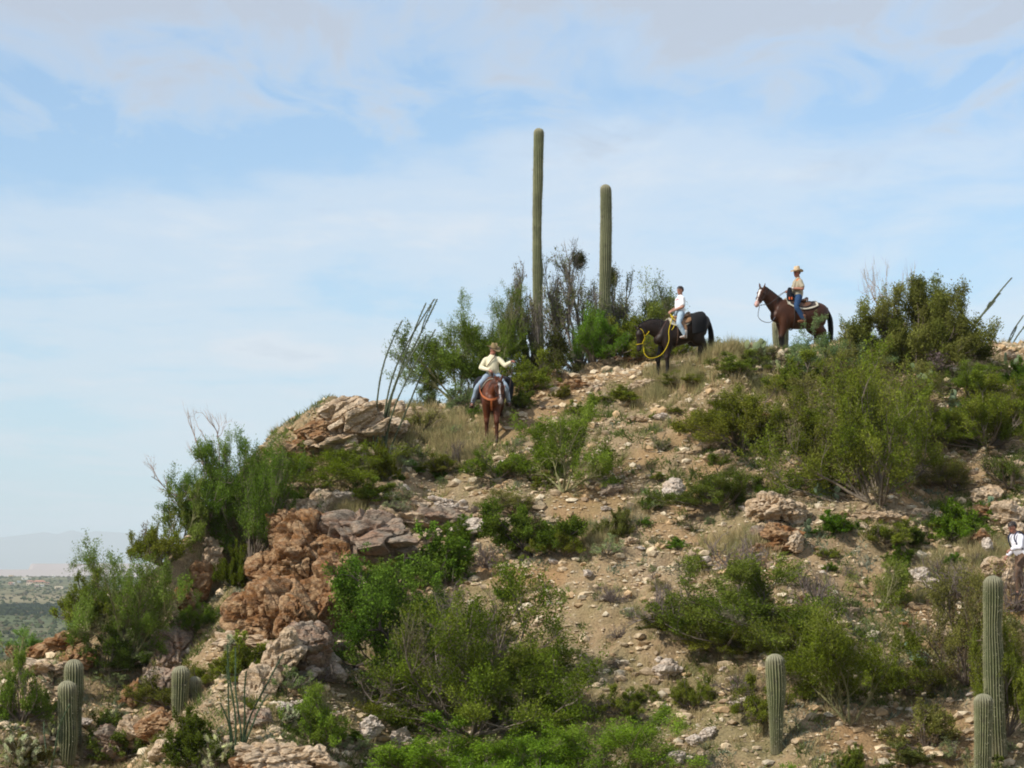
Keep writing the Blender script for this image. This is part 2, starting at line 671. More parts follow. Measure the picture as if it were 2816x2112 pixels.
def make_hill():
    ny, nx = gx.shape
    V = np.stack([gx.ravel(), gy.ravel(), GZ.ravel()], 1)
    idx = np.arange(nx * ny).reshape(ny, nx)
    Fq = np.stack([idx[:-1, :-1], idx[:-1, 1:], idx[1:, 1:], idx[1:, :-1]], -1).reshape(-1, 4)
    p = V * np.array([1, 1, 0])
    soil = soil_mask(V[:, 0], V[:, 1]) * (0.75 + 0.5 * fbm(p * 1.3, 3, 5))
    grass = sst(-0.2, 0.3, fbm(p * 0.45, 3, 91) + 0.15 * fbm(p * 3, 2, 92))
    rocky = sst(-0.1, 0.3, fbm(p * 0.6, 3, 97))
    col = np.stack([np.clip(soil, 0, 1), grass, rocky], 1)
    m, t = mat_new('desert_ground')
    a = t.nodes.new('ShaderNodeAttribute')
    a.attribute_name = 'Col'
    sp = nd(t, 'ShaderNodeSeparateColor')
    t.links.new(a.outputs['Color'], sp.inputs[0])
    geo = t.nodes.new('ShaderNodeNewGeometry')
    pos = geo.outputs['Position']
    n1 = noise_n(t, pos, 0.9, 6, 0.6, 0.3)
    n2 = noise_n(t, pos, 5.0, 5, 0.65)
    n3 = noise_n(t, pos, 22.0, 4, 0.7)
    base = mixc(t, n1, (0.20, 0.142, 0.075), (0.40, 0.305, 0.180))
    r = ramp(t, [(0.42, 0.0), (0.6, 1.0)])
    t.links.new(n2, r.inputs[0])
    base = mixc(t, math_n(t, 'MULTIPLY', r.outputs[0], 0.5), base, (0.30, 0.195, 0.115))
    # gravel flecks
    vo = nd(t, 'ShaderNodeTexVoronoi')
    vo.inputs['Scale'].default_value = 8.5
    t.links.new(pos, vo.inputs['Vector'])
    rr = ramp(t, [(0.12, 1.0), (0.42, 0.0)])
    t.links.new(vo.outputs['Distance'], rr.inputs[0])
    sc_ = nd(t, 'ShaderNodeSeparateColor')
    t.links.new(vo.outputs['Color'], sc_.inputs[0])
    fl = math_n(t, 'MULTIPLY', rr.outputs[0], math_n(t, 'GREATER_THAN', sc_.outputs[0], 0.45))
    flc = mixc(t, sc_.outputs[1], (0.56, 0.45, 0.31), (0.38, 0.295, 0.20))
    base = mixc(t, math_n(t, 'MULTIPLY', fl, 0.8), base, flc)
    # rocky, greyer ground
    base = mixc(t, math_n(t, 'MULTIPLY', sp.outputs[2], 0.35), base, (0.33, 0.265, 0.185))
    # thin cover of low weeds
    gg = math_n(t, 'MULTIPLY', math_n(t, 'MULTIPLY', sp.outputs[1], n2), 1.2, True)
    base = mixc(t, gg, base, (0.165, 0.15, 0.065))
    soilc = mixc(t, n2, (0.25, 0.140, 0.062), (0.38, 0.245, 0.125))
    base = mixc(t, math_n(t, 'MULTIPLY', sp.outputs[0], 0.85), base, soilc)
    r3 = ramp(t, [(0.3, 0.45), (0.5, 1.0), (0.7, 1.3)])
    t.links.new(n3, r3.inputs[0])
    base = mixc(t, 1.0, base, r3.outputs[0], 'MULTIPLY')
    h = math_n(t, 'ADD', math_n(t, 'MULTIPLY', n3, 0.5), math_n(t, 'MULTIPLY', fl, 0.6))
    h = math_n(t, 'ADD', h, math_n(t, 'MULTIPLY', n2, 0.6))
    pr = principled(t, base, 0.95, 0.08, h, 0.8, 0.05)
    out_surf(t, pr.outputs[0])
    M['ground'] = m
    me = mk_mesh('hill_ground', V, [Fq], True, col, [m])
    o = obj('hill_ground', me)
    tag(o, kind='structure')
    return o


make_hill()
print('hill', round(time.time() - T0, 1))
# ------------------------------------------------------------------ far plain, tailings and mountains
PR = [0, 60, 150, 400, 1000, 1430, 1800, 2200, 2600, 3300, 4200, 4800, 5300, 7000, 12000, 25000, 70000]
PZ = [-70, -66, -50, -46, -42, -40, -37, -32, -28.6, -18, -9, -2.2, -9, -60, -110, -160, -200]


def plain_z(x, y):
    r = np.hypot(x, y)
    z = np.interp(r, PR, PZ)
    p = np.stack([x, y, x * 0], -1).reshape(-1, 3)
    n = fbm(p / 900.0, 4, 301).reshape(r.shape)
    n2 = fbm(p / 160.0, 3, 307).reshape(r.shape)
    return z + n * np.interp(r, [0, 500, 2000, 5000, 9000], [0, 0.8, 1.6, 2.6, 12]) + n2 * np.interp(r, [0, 500, 5000], [0, 0.4, 1.0])


def make_plain():
    na = 900
    # fine where the picture looks, coarser elsewhere
    a1 = np.linspace(R(-20), R(20), 220)
    a2 = np.linspace(R(20), R(340), 80)[1:-1]
    ang = np.concatenate([a1, a2])
    rad = np.concatenate([np.linspace(100, 900, 14), np.linspace(950, 5600, 80), np.geomspace(5800, 60000, 40)])
    A, RR = np.meshgrid(ang, rad)
    x, y = np.sin(A) * RR, np.cos(A) * RR
    z = plain_z(x, y)
    V = np.stack([x, y, z], -1).reshape(-1, 3)
    n = len(ang)
    idx = np.arange(len(rad) * n).reshape(len(rad), n)
    nxt = np.roll(idx, -1, 1)
    Fq = np.stack([idx[:-1], nxt[:-1], nxt[1:], idx[1:]], -1).reshape(-1, 4)
    r = RR.reshape(-1)
    p = V * np.array([1, 1, 0])
    g1 = sst(-0.25, 0.3, fbm(p * np.array([1 / 700., 1 / 260., 0]), 4, 311))
    tanb = sst(2620, 2750, r) * sst(3700, 3200, r)
    wash = sst(2180, 2240, r + 60 * fbm(p / 150.0, 2, 5)) * sst(2610, 2560, r)
    green = np.array([0.098, 0.118, 0.060])
    tan = np.array([0.24, 0.205, 0.125])
    dark = np.array([0.045, 0.06, 0.04])
    k = np.clip(0.25 + 0.35 * g1 + 0.35 * tanb - 0.2 * (r < 2200), 0, 1)[:, None]
    c = green * (1 - k) + tan * k
    c = c * (1 - wash[:, None] * 0.8) + dark * wash[:, None] * 0.8
    m, t = mat_new('plain_scrub')
    a = t.nodes.new('ShaderNodeAttribute')
    a.attribute_name = 'Col'
    geo = t.nodes.new('ShaderNodeNewGeometry')
    nn = noise_n(t, geo.outputs['Position'], 0.02, 6, 0.7)
    rr = ramp(t, [(0.35, 0.65), (0.65, 1.3)])
    t.links.new(nn, rr.inputs[0])
    cc = mixc(t, 1.0, a.outputs['Color'], rr.outputs[0], 'MULTIPLY')
    d = t.nodes.new('ShaderNodeBsdfDiffuse')
    t.links.new(cc, d.inputs[0])
    out_surf(t, d.outputs[0])
    o = obj('desert_plain', mk_mesh('desert_plain', V, [Fq], True, c, [m]))
    tag(o, kind='structure')


make_plain()


def plain_hit(u, v, r0=900, r1=4900):
    a, c = ray(u, v)
    Y = np.arange(r0, r1, 8.0)
    g = plain_z(a * Y, Y) - c * Y
    k = np.nonzero(g > 0)[0]
    k = k[0] if len(k) else int(np.argmax(g))
    return np.array([a * Y[k], Y[k], float(plain_z(np.array([a * Y[k]]), np.array([Y[k]]))[0])])


def make_far_scrub():
    rg = np.random.RandomState(5)
    n = 8500
    r = np.exp(rg.uniform(math.log(700), math.log(4900), n))
    wash = (rg.rand(n) < 0.3)
    r = np.where(wash, rg.uniform(2200, 2600, n), r)
    a = R(1) * np.where(rg.rand(n) < 0.7, rg.uniform(-12.5, -6, n), rg.uniform(-17, 1, n)) if True else R(1) * rg.uniform(-17, 1.0, n)
    x, y = np.sin(a) * r, np.cos(a) * r
    z = plain_z(x, y)
    s = rg.uniform(0.8, 2.2, n) * (1 + 0.5 * (rg.rand(n) < 0.1)) * np.where(wash, 1.25, 1)
    oc = np.array([(1, 0, 0), (0, 1, 0), (-1, 0, 0), (0, -1, 0), (.7, .7, .75), (-.7, .7, .7), (-.7, -.7, .8), (.7, -.7, .7), (0, 0, 1.15)], float)
    tri = np.array([(0, 1, 4), (1, 2, 5), (2, 3, 6), (3, 0, 7), (4, 1, 5), (5, 2, 6), (6, 3, 7), (7, 0, 4), (4, 5, 8), (5, 6, 8), (6, 7, 8), (7, 4, 8)])
    P = oc[None] * s[:, None, None] * rg.uniform(0.7, 1.25, (n, 9, 1)) * np.array([1, 1, 0.95])
    P = P + np.stack([x, y, z - 0.1], 1)[:, None]
    Ff = (tri[None] + 9 * np.arange(n)[:, None, None]).reshape(-1, 3)
    c = np.array([0.075, 0.095, 0.04])[None] * rg.uniform(0.6, 1.5, (n, 1))
    c = np.where((rg.rand(n) < 0.2)[:, None], np.array([0.16, 0.14, 0.08])[None], c)
    c = np.where(wash[:, None], np.array([[0.045, 0.062, 0.035]]), c)
    C = np.repeat(c, 9, 0)
    o = obj('desert_scrub', mk_mesh('desert_scrub', P.reshape(-1, 3), [Ff], False, C, [M['leaf']]))
    tag(o, 'dark green scrub dotted over the far desert plain', 'scrub', kind='stuff')


make_far_scrub()


def make_far_hills():
    # mine tailings: two pale flat-topped benches
    def bench(name, a0, a1, Y, vtop, depth, col, seed, vleft=None):
        us = np.linspace(a0, a1, 160)
        V, C = [], []
        rows = [(0.0, -130.0), (depth * 0.5, 0.45), (depth * 0.62, 0.5), (depth, 1.0), (depth * 3, 1.0), (depth * 3.6, -0.6)]
        for j, (dy, h) in enumerate(rows):
            y = Y + dy
            top = at(0, vtop, Y + depth)[2]
            for i, u in enumerate(us):
                a, _ = ray(u, 500)
                e = sst(a0, a0 + 9, u)
                z = h if h < -1 else (-40 + (top + 40) * h * (0.25 + 0.75 * e) if h > 0 else -130)
                V.append((a * y, y, z))
        n = len(us)
        V = np.array(V, float)
        V[:, 2] += fbm(V * np.array([1 / 300., 1 / 300., 0]), 3, seed) * 3.0
        idx = np.arange(len(V)).reshape(len(rows), n)
        Fq = np.stack([idx[:-1, :-1], idx[:-1, 1:], idx[1:, 1:], idx[1:, :-1]], -1).reshape(-1, 4)
        mt = M.get('tailings') or mat_plain('tailings', (0.42, 0.33, 0.29), 0.95, 0.05, 0.004, 0.12, 0.0)
        M['tailings'] = mt
        o = obj(name, mk_mesh(name, V, [Fq], True, None, [mt]))
        tag(o, kind='structure')
    bench('tailings_bench', 24, 330, 12000, 563.6, 500, None, 61)
    bench('tailings_bench', -260, 200, 10800, 569.6, 400, None, 67)
    # mountain range
    key_u = [0, 23, 46, 56.6, 72, 85.5, 94.6, 130]
    key_v = [537.6, 534.8, 531.8, 534.2, 529.8, 533.6, 531, 533]
    us = np.linspace(-1500, 2500, 900)
    Y = 40000.0
    V = []
    rows = np.linspace(0, 1, 16)
    vv = 536 + 5.0 * fbm(np.stack([us / 70.0, us * 0, us * 0], 1), 4, 71) + 7 * fbm(np.stack([us / 400.0, us * 0, us * 0], 1), 2, 73)
    w = sst(-30, 0, us) * sst(160, 120, us)
    vv = vv * (1 - w) + np.interp(us, key_u, key_v) * w
    for j in rows:
        for u, v in zip(us, vv):
            y = Y - 9000 * (1 - j)
            a, _ = ray(u, 500)
            zt = at(0, v, Y)[2]
            V.append((a * y, y, -150 + (zt + 150) * (0.15 * j + 0.85 * j ** 2.2)))
    V = np.array(V)
    jj = np.repeat(rows, len(us))
    V[:, 2] += ridged(V * np.array([1 / 2600., 1 / 2600., 0]), 4, 79) * 340 * jj * (1 - jj) * 2.2
    idx = np.arange(len(V)).reshape(len(rows), len(us))
    Fq = np.stack([idx[:-1, :-1], idx[:-1, 1:], idx[1:, 1:], idx[1:, :-1]], -1).reshape(-1, 4)
    mt = mat_plain('mountain_rock', (0.17, 0.14, 0.11), 0.95, 0.05, 0.0008, 0.3, 0.0)
    o = obj('mountain_range', mk_mesh('mountain_range', V, [Fq], True, None, [mt]))
    tag(o, kind='structure')


make_far_hills()


# ------------------------------------------------------------------ far houses
def box_v(x0, x1, y0, y1, z0, z1):
    V = np.array([(x, y, z) for z in (z0, z1) for y in (y0, y1) for x in (x0, x1)], float)
    Fq = np.array([(0, 1, 3, 2)[::-1], (4, 5, 7, 6), (0, 1, 5, 4), (1, 3, 7, 5), (3, 2, 6, 7), (2, 0, 4, 6)])
    return V, Fq


def far_house(u, v, wpx, hpx, wall, roof, label, pitched=False, seed=0, wings=1):
    P = plain_hit(u, v + hpx * 0.4, 3000, 4790)
    m = P[1] / F
    w, h = wpx * m, max(hpx * m, 3.0)
    d = w * 0.5
    t = empty('house', tuple(P + np.array([0, 0, -0.4])), random.Random(seed).uniform(-0.25, 0.25))
    tag(t, label, 'house', 'houses of the far desert settlement')
    a = Acc()
    a.add(*box_v(-w / 2, w / 2, 0, d, 0, h), wall)
    if wings > 1:
        a.add(*box_v(-w * 0.28, w * 0.2, d * 0.2, d * 0.95, h + 0.002, h * 1.45), wall)
    obj('wall', a.mesh('wall', [M['house']]), t)
    r = Acc()
    if pitched:
        e = 0.8
        V = np.array([(-w / 2 - e, -e, h), (w / 2 + e, -e, h), (w / 2 + e, d + e, h), (-w / 2 - e, d + e, h),
                      (-w / 2 + d * 0.4, d / 2, h + d * 0.22), (w / 2 - d * 0.4, d / 2, h + d * 0.22)])
        V[:, 2] += 0.02
        r.add(V, [np.array([(0, 1, 5, 4), (2, 3, 4, 5), (3, 2, 1, 0)]), np.array([(1, 2, 5), (3, 0, 4)])], roof)
    else:
        for q in ((-w / 2 - .2, w / 2 + .2, -.2, .3), (-w / 2 - .2, w / 2 + .2, d - .3, d + .2), (-w / 2 - .2, -w / 2 + .3, .3, d - .3), (w / 2 - .3, w / 2 + .2, .3, d - .3)):
            r.add(*box_v(q[0], q[1], q[2], q[3], h + 0.003, h + 0.7), roof)
        r.add(*box_v(-w / 2 + .3, w / 2 - .3, .3, d - .3, h + 0.003, h + 0.2), roof)
    obj('roof', r.mesh('roof', [M['house']]), t)
    nw = max(2, int(w / 6))
    wm = None
    for i in range(nw):
        x = -w / 2 + (i + 0.5) * w / nw
        if wm is None:
            wa = Acc().add(*box_v(-1.0, 1.0, -0.12, 0.05, h * 0.35, h * 0.75), (0.05, 0.06, 0.07))
            wm = wa.mesh('window', [M['glass']])
        q = obj('window', wm, t)
        q.location = (x, 0, 0)


M['house'] = mat_attr('stucco', rough=0.9, spec=0.1, nscale=0.5, namp=0.06)
M['glass'] = mat_attr('dark_glass', rough=0.2, spec=0.6)
CREAM, PINK, WHITE_, REDR, TANW = (0.68, 0.58, 0.44), (0.62, 0.42, 0.33), (0.8, 0.77, 0.7), (0.50, 0.23, 0.16), (0.60, 0.46, 0.30)


def cv(x, y):
    return x / 15.2, 516.4 + y / 15.2


for (x, y, w, h, wall, roof, lab, pit, wings) in [
        (398, 948, 9.5, 2.2, WHITE_, CREAM, 'largest cream villa with a raised middle storey in the far settlement', False, 2),
        (162, 914, 4.6, 1.2, TANW, TANW, 'low orange tan house on the crest, far left of the settlement', False, 1),
        (160, 1025, 5.0, 1.8, PINK, REDR, 'small pink house with red roof at the left edge of the settlement', True, 1),
        (208, 1032, 1.9, 1.6, WHITE_, WHITE_, 'tiny white house just right of the small pink one', False, 1),
        (285, 1000, 3.6, 2.0, (0.55, 0.62, 0.6), (0.5, 0.55, 0.52), 'pale blue green house left of the middle villas', False, 1),
        (450, 1000, 6.0, 2.2, PINK, REDR, 'pink villa with red tiled roof under the large cream villa', True, 1),
        (600, 1006, 12.0, 2.0, TANW, REDR, 'longest house of the settlement, with one long red roof', True, 1),
        (722, 1028, 3.6, 1.2, PINK, REDR, 'small red roofed house at the right end of the long red roof', True, 1),
        (438, 1040, 5.5, 1.2, CREAM, CREAM, 'low cream house below the pink villa', False, 1),
        (560, 1064, 4.2, 1.4, PINK, WHITE_, 'low pink house with pale roof below the long red roof', False, 1),
        (636, 1056, 3.2, 1.4, WHITE_, CREAM, 'low white house below the long red roof', False, 1),
        (722, 1058, 2.4, 1.0, CREAM, TANW, 'tiny cream house at the lower right of the settlement', False, 1),
        (892, 1095, 8.4, 0.9, CREAM, CREAM, 'long low cream building standing alone right of the settlement', False, 1),
        (803, 916, 2.2, 1.9, WHITE_, WHITE_, 'bright white cube house alone on the skyline', False, 1),
        (742, 922, 1.6, 1.1, (0.6, 0.6, 0.62), CREAM, 'tiny grey house on the skyline beside the white cube', False, 1)]:
    u, v = cv(x, y)
    far_house(u, v, w, h, wall, roof, lab, pit, int(x), wings)


# ------------------------------------------------------------------ rocks
_ico = {}


def ico(n):
    if n not in _ico:
        bm = bmesh.new()
        bmesh.ops.create_icosphere(bm, subdivisions=n, radius=1.0)
        V = np.array([v.co[:] for v in bm.verts])
        Ff = np.array([[v.index for v in f.verts] for f in bm.faces])
        bm.free()
        _ico[n] = (V, Ff)
    return _ico[n]


def rotm(ax, ay, az):
    return np.array(Matrix.Rotation(az, 3, 'Z') @ Matrix.Rotation(ay, 3, 'Y') @ Matrix.Rotation(ax, 3, 'X'))


def rock_verts(seed, size, sub=4, rough=1.0, strata=None, cut=12, crack=0.0, beds=1.0, cells=1.0):
    """an angular block: a ball cut by random planes, split into beds and broken by cracks. size = full extents"""
    rg = np.random.RandomState(seed)
    V, Ff = ico(sub)
    N = rg.normal(size=(cut, 3))
    N /= np.linalg.norm(N, axis=1)[:, None]
    D = rg.uniform(0.62, 0.95, cut)
    q = D[None] / np.maximum(V @ N.T, 1e-3)
    r = np.minimum(q.min(1), 1.12)
    P = V * r[:, None]
    ext = (P.max(0) - P.min(0)) / 2
    P = (P - (P.max(0) + P.min(0)) / 2) / ext
    sz = np.array(size, float) / 2
    W = P * sz
    big = max(size)
    if sub >= 4:
        nrm = P / np.linalg.norm(P, axis=1)[:, None]
        off = rg.uniform(0, 50, 3)
        sd = np.array(strata if strata is not None else (0.2, 0.3, 0.93), float)
        sd /= np.linalg.norm(sd)
        s = W @ sd
        wv = fbm(W / (0.35 * big) + off, 3, seed)
        lay = 0.06 * big + 0.05
        k = (s + wv * 0.35 * lay * 1.6) / lay
        fl = np.floor(k)
        fr = k - fl
        h0 = _hash(fl.astype(np.int64) + 100, fl.astype(np.int64) * 0, fl.astype(np.int64) * 0, seed)
        h1 = _hash(fl.astype(np.int64) + 101, fl.astype(np.int64) * 0, fl.astype(np.int64) * 0, seed)
        step = h0 * (1 - sst(0.75, 1.0, fr)) + h1 * sst(0.75, 1.0, fr)
        notch = np.exp(-((fr - 0.92) / 0.1) ** 2)
        lat = nrm - (nrm @ sd)[:, None] * sd
        W = W + lat * ((step - 0.5) * 0.11 * big * rough * beds - notch * 0.045 * big * rough * beds)[:, None]
        # cells and cracks
        nc = 34
        S = rg.uniform(-1, 1, (nc, 3)) * sz * 1.1
        dd = np.linalg.norm(W[:, None] - S[None] + (0.12 * big * fbm(W / (0.2 * big) + off, 2, seed + 3))[:, None, None], axis=2)
        o2 = np.partition(dd, 1, axis=1)
        near = dd.argmin(1)
        edge = np.exp(-((o2[:, 1] - o2[:, 0]) / (0.035 * big)) ** 2)
        cell = rg.uniform(-1, 1, nc)[near]
        W = W + nrm * (cell * 0.04 * cells * big * rough - edge * (0.075 + crack) * big)[:, None]
        W = W + nrm * (fbm(W / (0.16 * big) + off, 4, seed + 9) * 0.045 * big * rough)[:, None]
        W = W + nrm * ((ridged(W / (0.07 * big) + off, 3, seed + 12) - 0.5) * 0.03 * big * rough)[:, None]
    else:
        W = W + P * (fbm(P * 1.7 + rg.uniform(0, 50, 3), 3, seed) * 0.14 * big)[:, None]
    return W, Ff


def rock_block(name, wx, wy, ww, wh, mat, seed, parent=None, sub=5, depth=1.0, tilt=0.0, dY=0.0, Y=None, rough=1.0, strata=None, crack=0.0, label=None, group=None, beds=1.0, cells=1.0):
    """a rock seen centred at measured pixel (wx, wy), ww x wh pixels large"""
    h_ = hitw(wx, wy + wh * 0.30)
    Yc = (h_[1] if Y is None else Y) + dY
    m = mpp(Yc)
    size = (ww * m, min(ww, wh * 1.5) * m * depth, wh * m)
    c = at(wx * WS, wy * WS, Yc)
    W, Ff = rock_verts(seed, size, sub, rough, strata, crack=crack, beds=beds, cells=cells)
    W = W @ rotm(0, tilt, 0).T
    me = mk_mesh(name, W, [Ff], False, None, [M[mat]])
    o = obj(name, me)
    if parent is not None:
        o.parent = parent
        o.location = tuple(c - np.array(parent.location))
    else:
        o.location = tuple(c)
        tag(o, label, 'rock', group)
    return o


def outcrop(label, blocks, base, group=None, name='rock_outcrop', strata=None, rough=1.0, sub=5, beds=1.0, cells=1.0):
    b = hitw(*base)
    t = empty(name, tuple(b))
    tag(t, label, 'rock outcrop', group)
    for k, bl in enumerate(blocks):
        x, y, w, h, mat = bl[:5]
        kw = bl[5] if len(bl) > 5 else {}
        kw = dict({'sub': sub if w * h > 7000 else 4, 'rough': rough, 'strata': strata, 'beds': beds, 'cells': cells}, **kw)
        rock_block('rock', x, y, w, h, mat, int(x * 7 + y) % 9973 + k, parent=t, **kw)
    return t


ST1 = (0.35, 0.1, 0.93)
outcrop('pale striated outcrop on the skyline behind the left ocotillo', [
    (765, 915, 170, 100, 'rock_pale', {'sub': 6}), (695, 938, 110, 76, 'rock_brown', {'tilt': 0.35}),
    (868, 893, 130, 56, 'rock_pale', {'tilt': 0.3, 'rough': 0.6, 'dY': 0.6}), (825, 925, 110, 70, 'rock_pale'),
    (735, 960, 170, 46, 'rock_pale', {'tilt': 0.18}), (652, 975, 90, 56, 'rock_brown', {'tilt': -0.2}),
    (612, 1000, 60, 66, 'rock_pale', {'tilt': -0.5})], (760, 960), strata=(-0.45, 0.1, 0.88))

outcrop('tall brown broken cliff face in the left half of the hill', [
    (665, 1190, 190, 170, 'rock_brown', {'sub': 6, 'crack': 0.02, 'dY': 0.45}), (600, 1330, 180, 170, 'rock_brown', {'sub': 6, 'dY': 0.5}), (730, 1290, 190, 180, 'rock_brown', {'sub': 5, 'dY': 0.4}),
    (735, 1082, 120, 52, 'rock_white', {'tilt': 0.12}), (694, 1092, 62, 70, 'rock_pale', {'tilt': 0.25, 'dY': -0.3}),
    (660, 1112, 110, 80, 'rock_pale', {'sub': 5, 'tilt': -0.25}), (628, 1150, 100, 110, 'rock_brown', {'sub': 6, 'tilt': -0.3}),
    (700, 1160, 110, 110, 'rock_brown', {'sub': 5}), (655, 1215, 120, 110, 'rock_brown', {'sub': 6, 'crack': 0.03}),
    (735, 1225, 90, 130, 'rock_brown', {'sub': 5, 'crack': 0.03}), (572, 1230, 90, 80, 'rock_brown', {'tilt': -0.3}),
    (548, 1240, 46, 44, 'rock_white'), (610, 1275, 90, 70, 'rock_brown', {'dY': -0.2}),
    (673, 1275, 66, 66, 'rock_brown', {'dY': -0.5}), (765, 1262, 70, 50, 'rock_pale', {'dY': -0.4}),
    (545, 1325, 140, 110, 'rock_brown', {'sub': 5, 'tilt': -0.2, 'rough': 0.8}), (530, 1385, 150, 40, 'rock_pale', {'tilt': 0.1}),
    (635, 1340, 90, 120, 'rock_brown', {'tilt': 0.1}), (612, 1420, 90, 150, 'rock_pale', {'tilt': 0.3, 'rough': 0.6}),
    (700, 1330, 110, 110, 'rock_brown', {'rough': 0.7}), (665, 1400, 120, 120, 'rock_grey', {'rough': 0.7}),
    (580, 1284, 32, 26, 'rock_white', {'dY': -0.8, 'sub': 4}), (556, 1276, 24, 20, 'rock_white', {'dY': -0.8, 'sub': 4}),
    (745, 1340, 60, 60, 'rock_brown'), (560, 1475, 90, 90, 'rock_pale', {'tilt': 0.4, 'rough': 0.6})],
    (640, 1400), strata=(0.75, 0.2, 0.5), rough=0.85, beds=0.75, cells=1.0)

outcrop('smooth grey rock slab with a rust red patch right of the cliff', [
    (790, 1160, 240, 120, 'rock_grey', {'sub': 6, 'rough': 0.35, 'tilt': 0.18}),
    (960, 1128, 170, 66, 'rock_grey', {'rough': 0.4, 'tilt': 0.15}),
    (870, 1120, 150, 34, 'rock_pale', {'tilt': 0.2}), (900, 1170, 120, 26, 'rock_pale', {'tilt': -0.35}),
    (990, 1100, 110, 22, 'rock_white', {'tilt': 0.15}), (1040, 1120, 60, 24, 'rock_pale', {'tilt': 0.2})], (860, 1190), strata=(-0.3, 0.6, 0.7))

outcrop('brown rock rib running down left of the cliff', [
    (455, 1215, 60, 90, 'rock_pale', {'tilt': 0.4}), (425, 1262, 70, 100, 'rock_brown', {'tilt': 0.5}), (395, 1300, 60, 80, 'rock_brown', {'tilt': 0.5}),
    (365, 1345, 50, 90, 'rock_pale', {'tilt': 0.5}), (372, 1410, 110, 120, 'rock_grey', {'rough': 0.6, 'tilt': 0.5}),
    (335, 1400, 40, 90, 'rock_pale', {'tilt': 0.5}), (318, 1470, 50, 110, 'rock_pale', {'tilt': 0.5}),
    (350, 1490, 110, 110, 'rock_grey', {'tilt': 0.4, 'rough': 0.7}), (285, 1500, 50, 70, 'rock_brown', {'tilt': 0.4}),
    (455, 1180, 40, 40, 'rock_pale')], (380, 1450), strata=(0.7, 0.1, 0.6))

outcrop('low jagged brown rocks at the far left edge of the hill', [
    (40, 1412, 70, 36, 'rock_brown', {'tilt': 0.2}), (95, 1408, 90, 44, 'rock_brown', {'tilt': -0.3}), (140, 1388, 90, 46, 'rock_brown', {'tilt': -0.4}),
    (172, 1368, 60, 36, 'rock_pale', {'tilt': -0.5}), (182, 1340, 44, 34, 'rock_pale', {'tilt': -0.6}), (90, 1445, 130, 50, 'rock_pale', {'tilt': -0.1}),
    (165, 1420, 90, 60, 'rock_brown')], (110, 1440), strata=(0.4, 0.1, 0.8))

outcrop('pale layered rock at the bottom edge below the lower left bushes', [
    (590, 1635, 170, 80, 'rock_pale', {'sub': 5, 'tilt': 0.12}), (680, 1640, 110, 60, 'rock_pale', {'tilt': 0.2}), (540, 1660, 90, 60, 'rock_brown')],
    (610, 1655), strata=(-0.35, 0.1, 0.9))
outcrop('brown and white layered rock under the small double saguaro', [
    (345, 1568, 120, 66, 'rock_brown', {'tilt': -0.2}), (300, 1590, 90, 80, 'rock_pale', {'tilt': 0.3}), (235, 1610, 90, 90, 'rock_grey', {'tilt': 0.3}),
    (355, 1620, 80, 50, 'rock_pale', {'tilt': -0.4})], (310, 1620), strata=(0.3, 0.1, 0.9))
outcrop('yellowish layered outcrop in the middle of the right slope', [
    (1680, 1098, 130, 74, 'rock_pale', {'sub': 5, 'tilt': 0.15}), (1637, 1108, 56, 66, 'rock_pale', {'tilt': -0.2}), (1722, 1112, 50, 56, 'rock_pale'),
    (1686, 1160, 90, 60, 'rock_brown', {'tilt': 0.4}), (1715, 1172, 50, 50, 'rock_pale', {'dY': -0.2}), (1640, 1150, 50, 30, 'rock_grey'), (1660, 1185, 90, 30, 'rock_brown')],
    (1680, 1190), strata=(-0.4, 0.1, 0.85))
outcrop('pale rock band right of the slope below the right hand bushes', [
    (2130, 1068, 70, 56, 'rock_pale', {'tilt': 0.4}), (2175, 1112, 100, 66, 'rock_pale'), (2120, 1110, 60, 40, 'rock_brown'), (2120, 1170, 60, 60, 'rock_brown'), (2135, 1180, 30, 40, 'rock_white', {'dY': -0.4}),
    (2195, 1150, 60, 50, 'rock_pale')], (2150, 1180), strata=(0.2, 0.1, 0.9))
outcrop('pale rocks directly behind the top of the tall right saguaro', [
    (2145, 1228, 56, 50, 'rock_pale', {'tilt': -0.3}), (2190, 1250, 50, 70, 'rock_pale', {'tilt': 0.4}), (2175, 1225, 40, 50, 'rock_pale', {'tilt': 0.5})], (2160, 1250))
outcrop('grey and white broken rocks below the cliff foot', [
    (700, 1425, 70, 50, 'rock_white', {'tilt': 0.3}), (675, 1450, 60, 40, 'rock_white'), (722, 1450, 50, 60, 'rock_white', {'tilt': -0.3}), (745, 1405, 50, 40, 'rock_grey')], (710, 1450))
outcrop('low pale ledges above the middle green bushes', [
    (900, 1085, 80, 30, 'rock_pale', {'tilt': 0.1}), (960, 1085, 70, 22, 'rock_white', {'tilt': 0.15}), (1010, 1145, 110, 46, 'rock_white', {'tilt': -0.25, 'rough': 0.7}), (990, 1190, 50, 26, 'rock_white')], (980, 1150))
outcrop('flat pale ledge on the bank right of the trail bushes', [
    (1540, 958, 70, 32, 'rock_pale', {'tilt': -0.1}), (1560, 985, 80, 30, 'rock_pale')], (1545, 975))
outcrop('layered ledge at the foot of the bay horse thicket', [
    (1662, 878, 60, 26, 'rock_pale', {'tilt': 0.1}), (1650, 902, 80, 26, 'rock_brown', {'tilt': 0.15}), (1640, 925, 70, 26, 'rock_pale'), (1700, 905, 40, 30, 'rock_pale')], (1655, 920))

